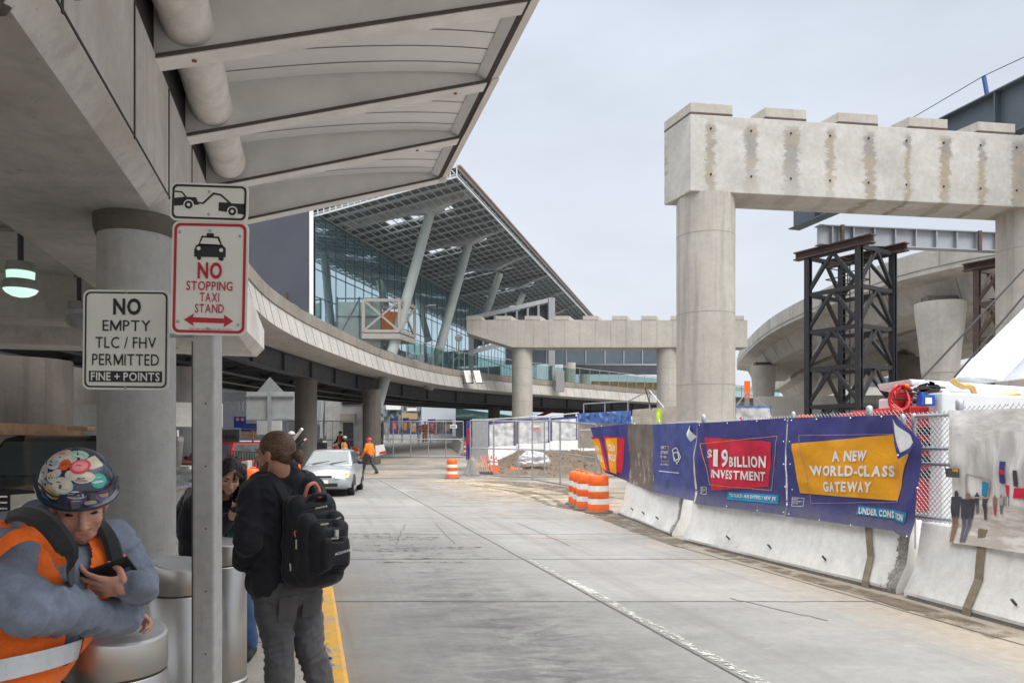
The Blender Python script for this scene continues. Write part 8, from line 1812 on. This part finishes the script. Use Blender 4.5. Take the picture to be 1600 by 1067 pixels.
q = thing('phone', 'dark phone in the hand of the woman with long hair', 'phone', phc); slabphone(phc, (.85, -.1, .22), (-.3, .55, .75), .072, .145, .009, q)
q = thing('backpack', 'bulky black bag worn by the woman left of the sign post', 'backpack', (-2.36, 5.5, 1.05)); mb = MB(); mb.ball((-2.35, 5.52, 1.06), (.135, .15, .25), 20, 14); mb.ball((-2.31, 5.5, 1.2), (.1, .12, .14), 16, 12); mb.ball((-2.34, 5.5, .92), (.135, .14, .14), 16, 12); organic('bag', mb, bpm, q, .01, 4, (.007, 7)); ribbon('strap', bpm, q, cat([(-2.28, 5.42, 1.26), (-2.2, 5.32, 1.27), (-2.2, 5.27, 1.12), (-2.24, 5.33, .98)], 6), .05, (-.3, -1, .3), .01)

# ---------------------------------------------------------------- workers in the distance
def worker(label, loc, rz, shirt, pants, hat, vest_=None, stride=0.0, arms=((.12, -.28), (.12, -.28)), h=1.76, sleeves=True, hood=None):
    s = h / 1.76; r = thing('person', label, 'person', loc, rz); V = lambda x, y, z: Vector((x * s, y * s, z * s))
    base = Vector(loc); Rz = Matrix.Rotation(rz, 3, 'Z'); mbx = MB()
    def org(nm, mb, m, vx=.02, par=None, fold_=(0, 1)):
        o = organic(nm, mb, m, None, vx, 3, fold_); o.parent = par or r; return o
    Mh = Matrix.Identity(3); mb = MB(); head_prims(mb, V(0, .02, 1.62), Mh, s); mb.capsule(V(0, 0, 1.54), V(0, 0, 1.42), .055 * s); mb.capsule(V(0, 0, 1.35), V(0, 0, .95), .1 * s)
    lk, la = V(-.1, stride * .35, .5), V(-.1, stride * .62 - (.1 if stride < 0 else 0), .09 + (.05 if stride < 0 else 0)); rk, ra = V(.1, -stride * .2, .5), V(.1, -stride * .75, .12 if stride else .09)
    el = [V(-.26, arms[0][0] * .3, 1.13), V(.26, arms[1][0] * .3, 1.13)]; wr = [V(-.25, arms[0][0] + .1, 1.13 + arms[0][1]), V(.25, arms[1][0] + .1, 1.13 + arms[1][1])]
    for i, sx in ((0, -1), (1, 1)): limb(mb, [V(sx * .19, 0, 1.42), el[i], wr[i]], [.045, .038, .028]); d = (wr[i] - el[i]).normalized(); hand(mb, wr[i], d, (-sx, .2, 0), -sx, (.4, .4, .4, .4), s)
    limb(mb, [V(-.09, 0, .92), lk, la], [.07, .05, .035]); limb(mb, [V(.09, 0, .92), rk, ra], [.07, .05, .035]); org('body', mb, sk, .012)
    mb = MB(); mb.ball(V(0, 0, 1.26), (.2 * s, .125 * s, .22 * s), 16, 12); mb.capsule(V(0, 0, 1.25), V(0, 0, .96), .155 * s, .16 * s)
    for i, sx in ((0, -1), (1, 1)): limb(mb, [V(sx * .1, 0, 1.4), V(sx * .18, 0, 1.41), el[i], wr[i]], [.08 * s, .075 * s, .062 * s, .046 * s])
    if hood: mb.ball(V(0, -.05, 1.5), (.1, .1, .06), 12, 8)
    org('jacket', mb, shirt, .02, None, (.01, 7))
    mb = MB(); mb.capsule(V(-.05, 0, .93), V(.05, 0, .93), .135 * s); limb(mb, [V(-.09, 0, .9), lk, la], [.1 * s, .08 * s, .065 * s]); limb(mb, [V(.09, 0, .9), rk, ra], [.1 * s, .08 * s, .065 * s]); org('trousers', mb, pants, .02, None, (.008, 7))
    for A in (la, ra): mb = MB(); mb.capsule(A + V(0, -.03, -.04), A + V(0, .15, -.05), .05 * s, .04 * s); org('boot', mb, M['rubber'], .02)
    if vest_:
        mb = MB(); mb.ball(V(0, 0, 1.26), (.205 * s, .145 * s, .235 * s), 16, 12); mb.capsule(V(0, 0, 1.25), V(0, 0, 1.0), .176 * s, .18 * s); v_ = org('vest', mb, vest_, .02)
        mb = MB(); mb.lathe((0, 0, 0), [(.186 * s, 1.06 * s), (.186 * s, 1.12 * s)], 24, False); mb.build('reflective_tape', M['tape_y'], v_, True, local=True)
        for sx in (-1, 1): mb = MB(); mb.grid(lambda x, y: V(sx * (.08 + .05 * (x - .5)), -(.165 - .03 * y * y), 1.12 + .3 * y), 2, 6); mb.build('reflective_tape', M['tape_y'], v_, True, local=True)
    if hat:
        mb = MB(); c = V(0, .01, 1.655); ring = [[c + Vector((.12 * s * math.sin(t) * math.cos(a), .14 * s * math.sin(t) * math.sin(a), .115 * s * math.cos(t))) for a in [2 * math.pi * k / 24 for k in range(24)]] for t in (.05, .4, .8, 1.2, 1.57)]; mb.loft(ring, True, True); mb.lathe(c + Vector((0, .015, -.012)), [(.15 * s, 0), (.15 * s, .012)], 24); mb.build('hard_hat', hat, r, 50, local=True)
    else: mb = MB(); mb.ball(V(0, -.01, 1.665), (.085, .1, .085), 14, 10); org('hair', mb, hairk, .012)
    return r
M['tape_y'] = plain('yellow_tape', (.70, .68, .30), .5); hv_o = fabric('hi_vis_orange', (.88, .22, .02), .12); hv_or = fabric('hi_vis_red_orange', (.85, .13, .02), .12); navy = fabric('navy_hoodie', (.012, .014, .035)); dgrey = fabric('charcoal_trousers', (.055, .055, .065)); hat_r = plain('red_hat', (.62, .02, .035), .35); hat_w = plain('white_hat', (.5, .49, .47), .4)
worker('worker in an orange long sleeved shirt and red hard hat walking across the road', (at(577, 0, 36.5).x, 36.5, .07), R(58), hv_o, dgrey, hat_r, None, .55, ((.12, -.26), (-.1, -.28)), 1.80)
worker('worker in a navy hoodie and orange vest seen from behind near the silver sedan', (at(538.5, 0, 39.5).x, 39.5, .22), R(-12), navy, dgrey, hat_w, hv_o, .2, ((.1, -.28), (.1, -.28)), 1.76, True, True)
worker('worker in dark clothes and red vest behind the one in the navy hoodie', (at(532, 0, 46).x, 46, .55), R(150), navy, dgrey, M['plastic_blk'], hv_or, 0, ((.2, -.1), (.2, -.1)), 1.76)
worker('worker in a yellow vest lifting a white tube, just above the hair bun', (at(455, 0, 28.5).x, 28.5, .33), R(-60), navy, dgrey, hat_w, plain('hi_vis_yellow_vest', (.75, .55, .05), .7), 0, ((.3, .15), (.3, .25)), 1.75)
mb = MB(); mb.tube(at(458, 688, 28.3), at(472, 670, 28.0), .055, n=10); tag(mb.build('white_tube', M['white'], None, 50), 'white tube held up by the worker in the yellow vest', 'tube')
worker('small distant worker in orange standing before the far banners', (at(664, 0, 61).x, 61, 1.62), R(170), hv_or, hv_or, hat_w, None, 0, ((.2, -.1), (.1, -.25)), 1.76)
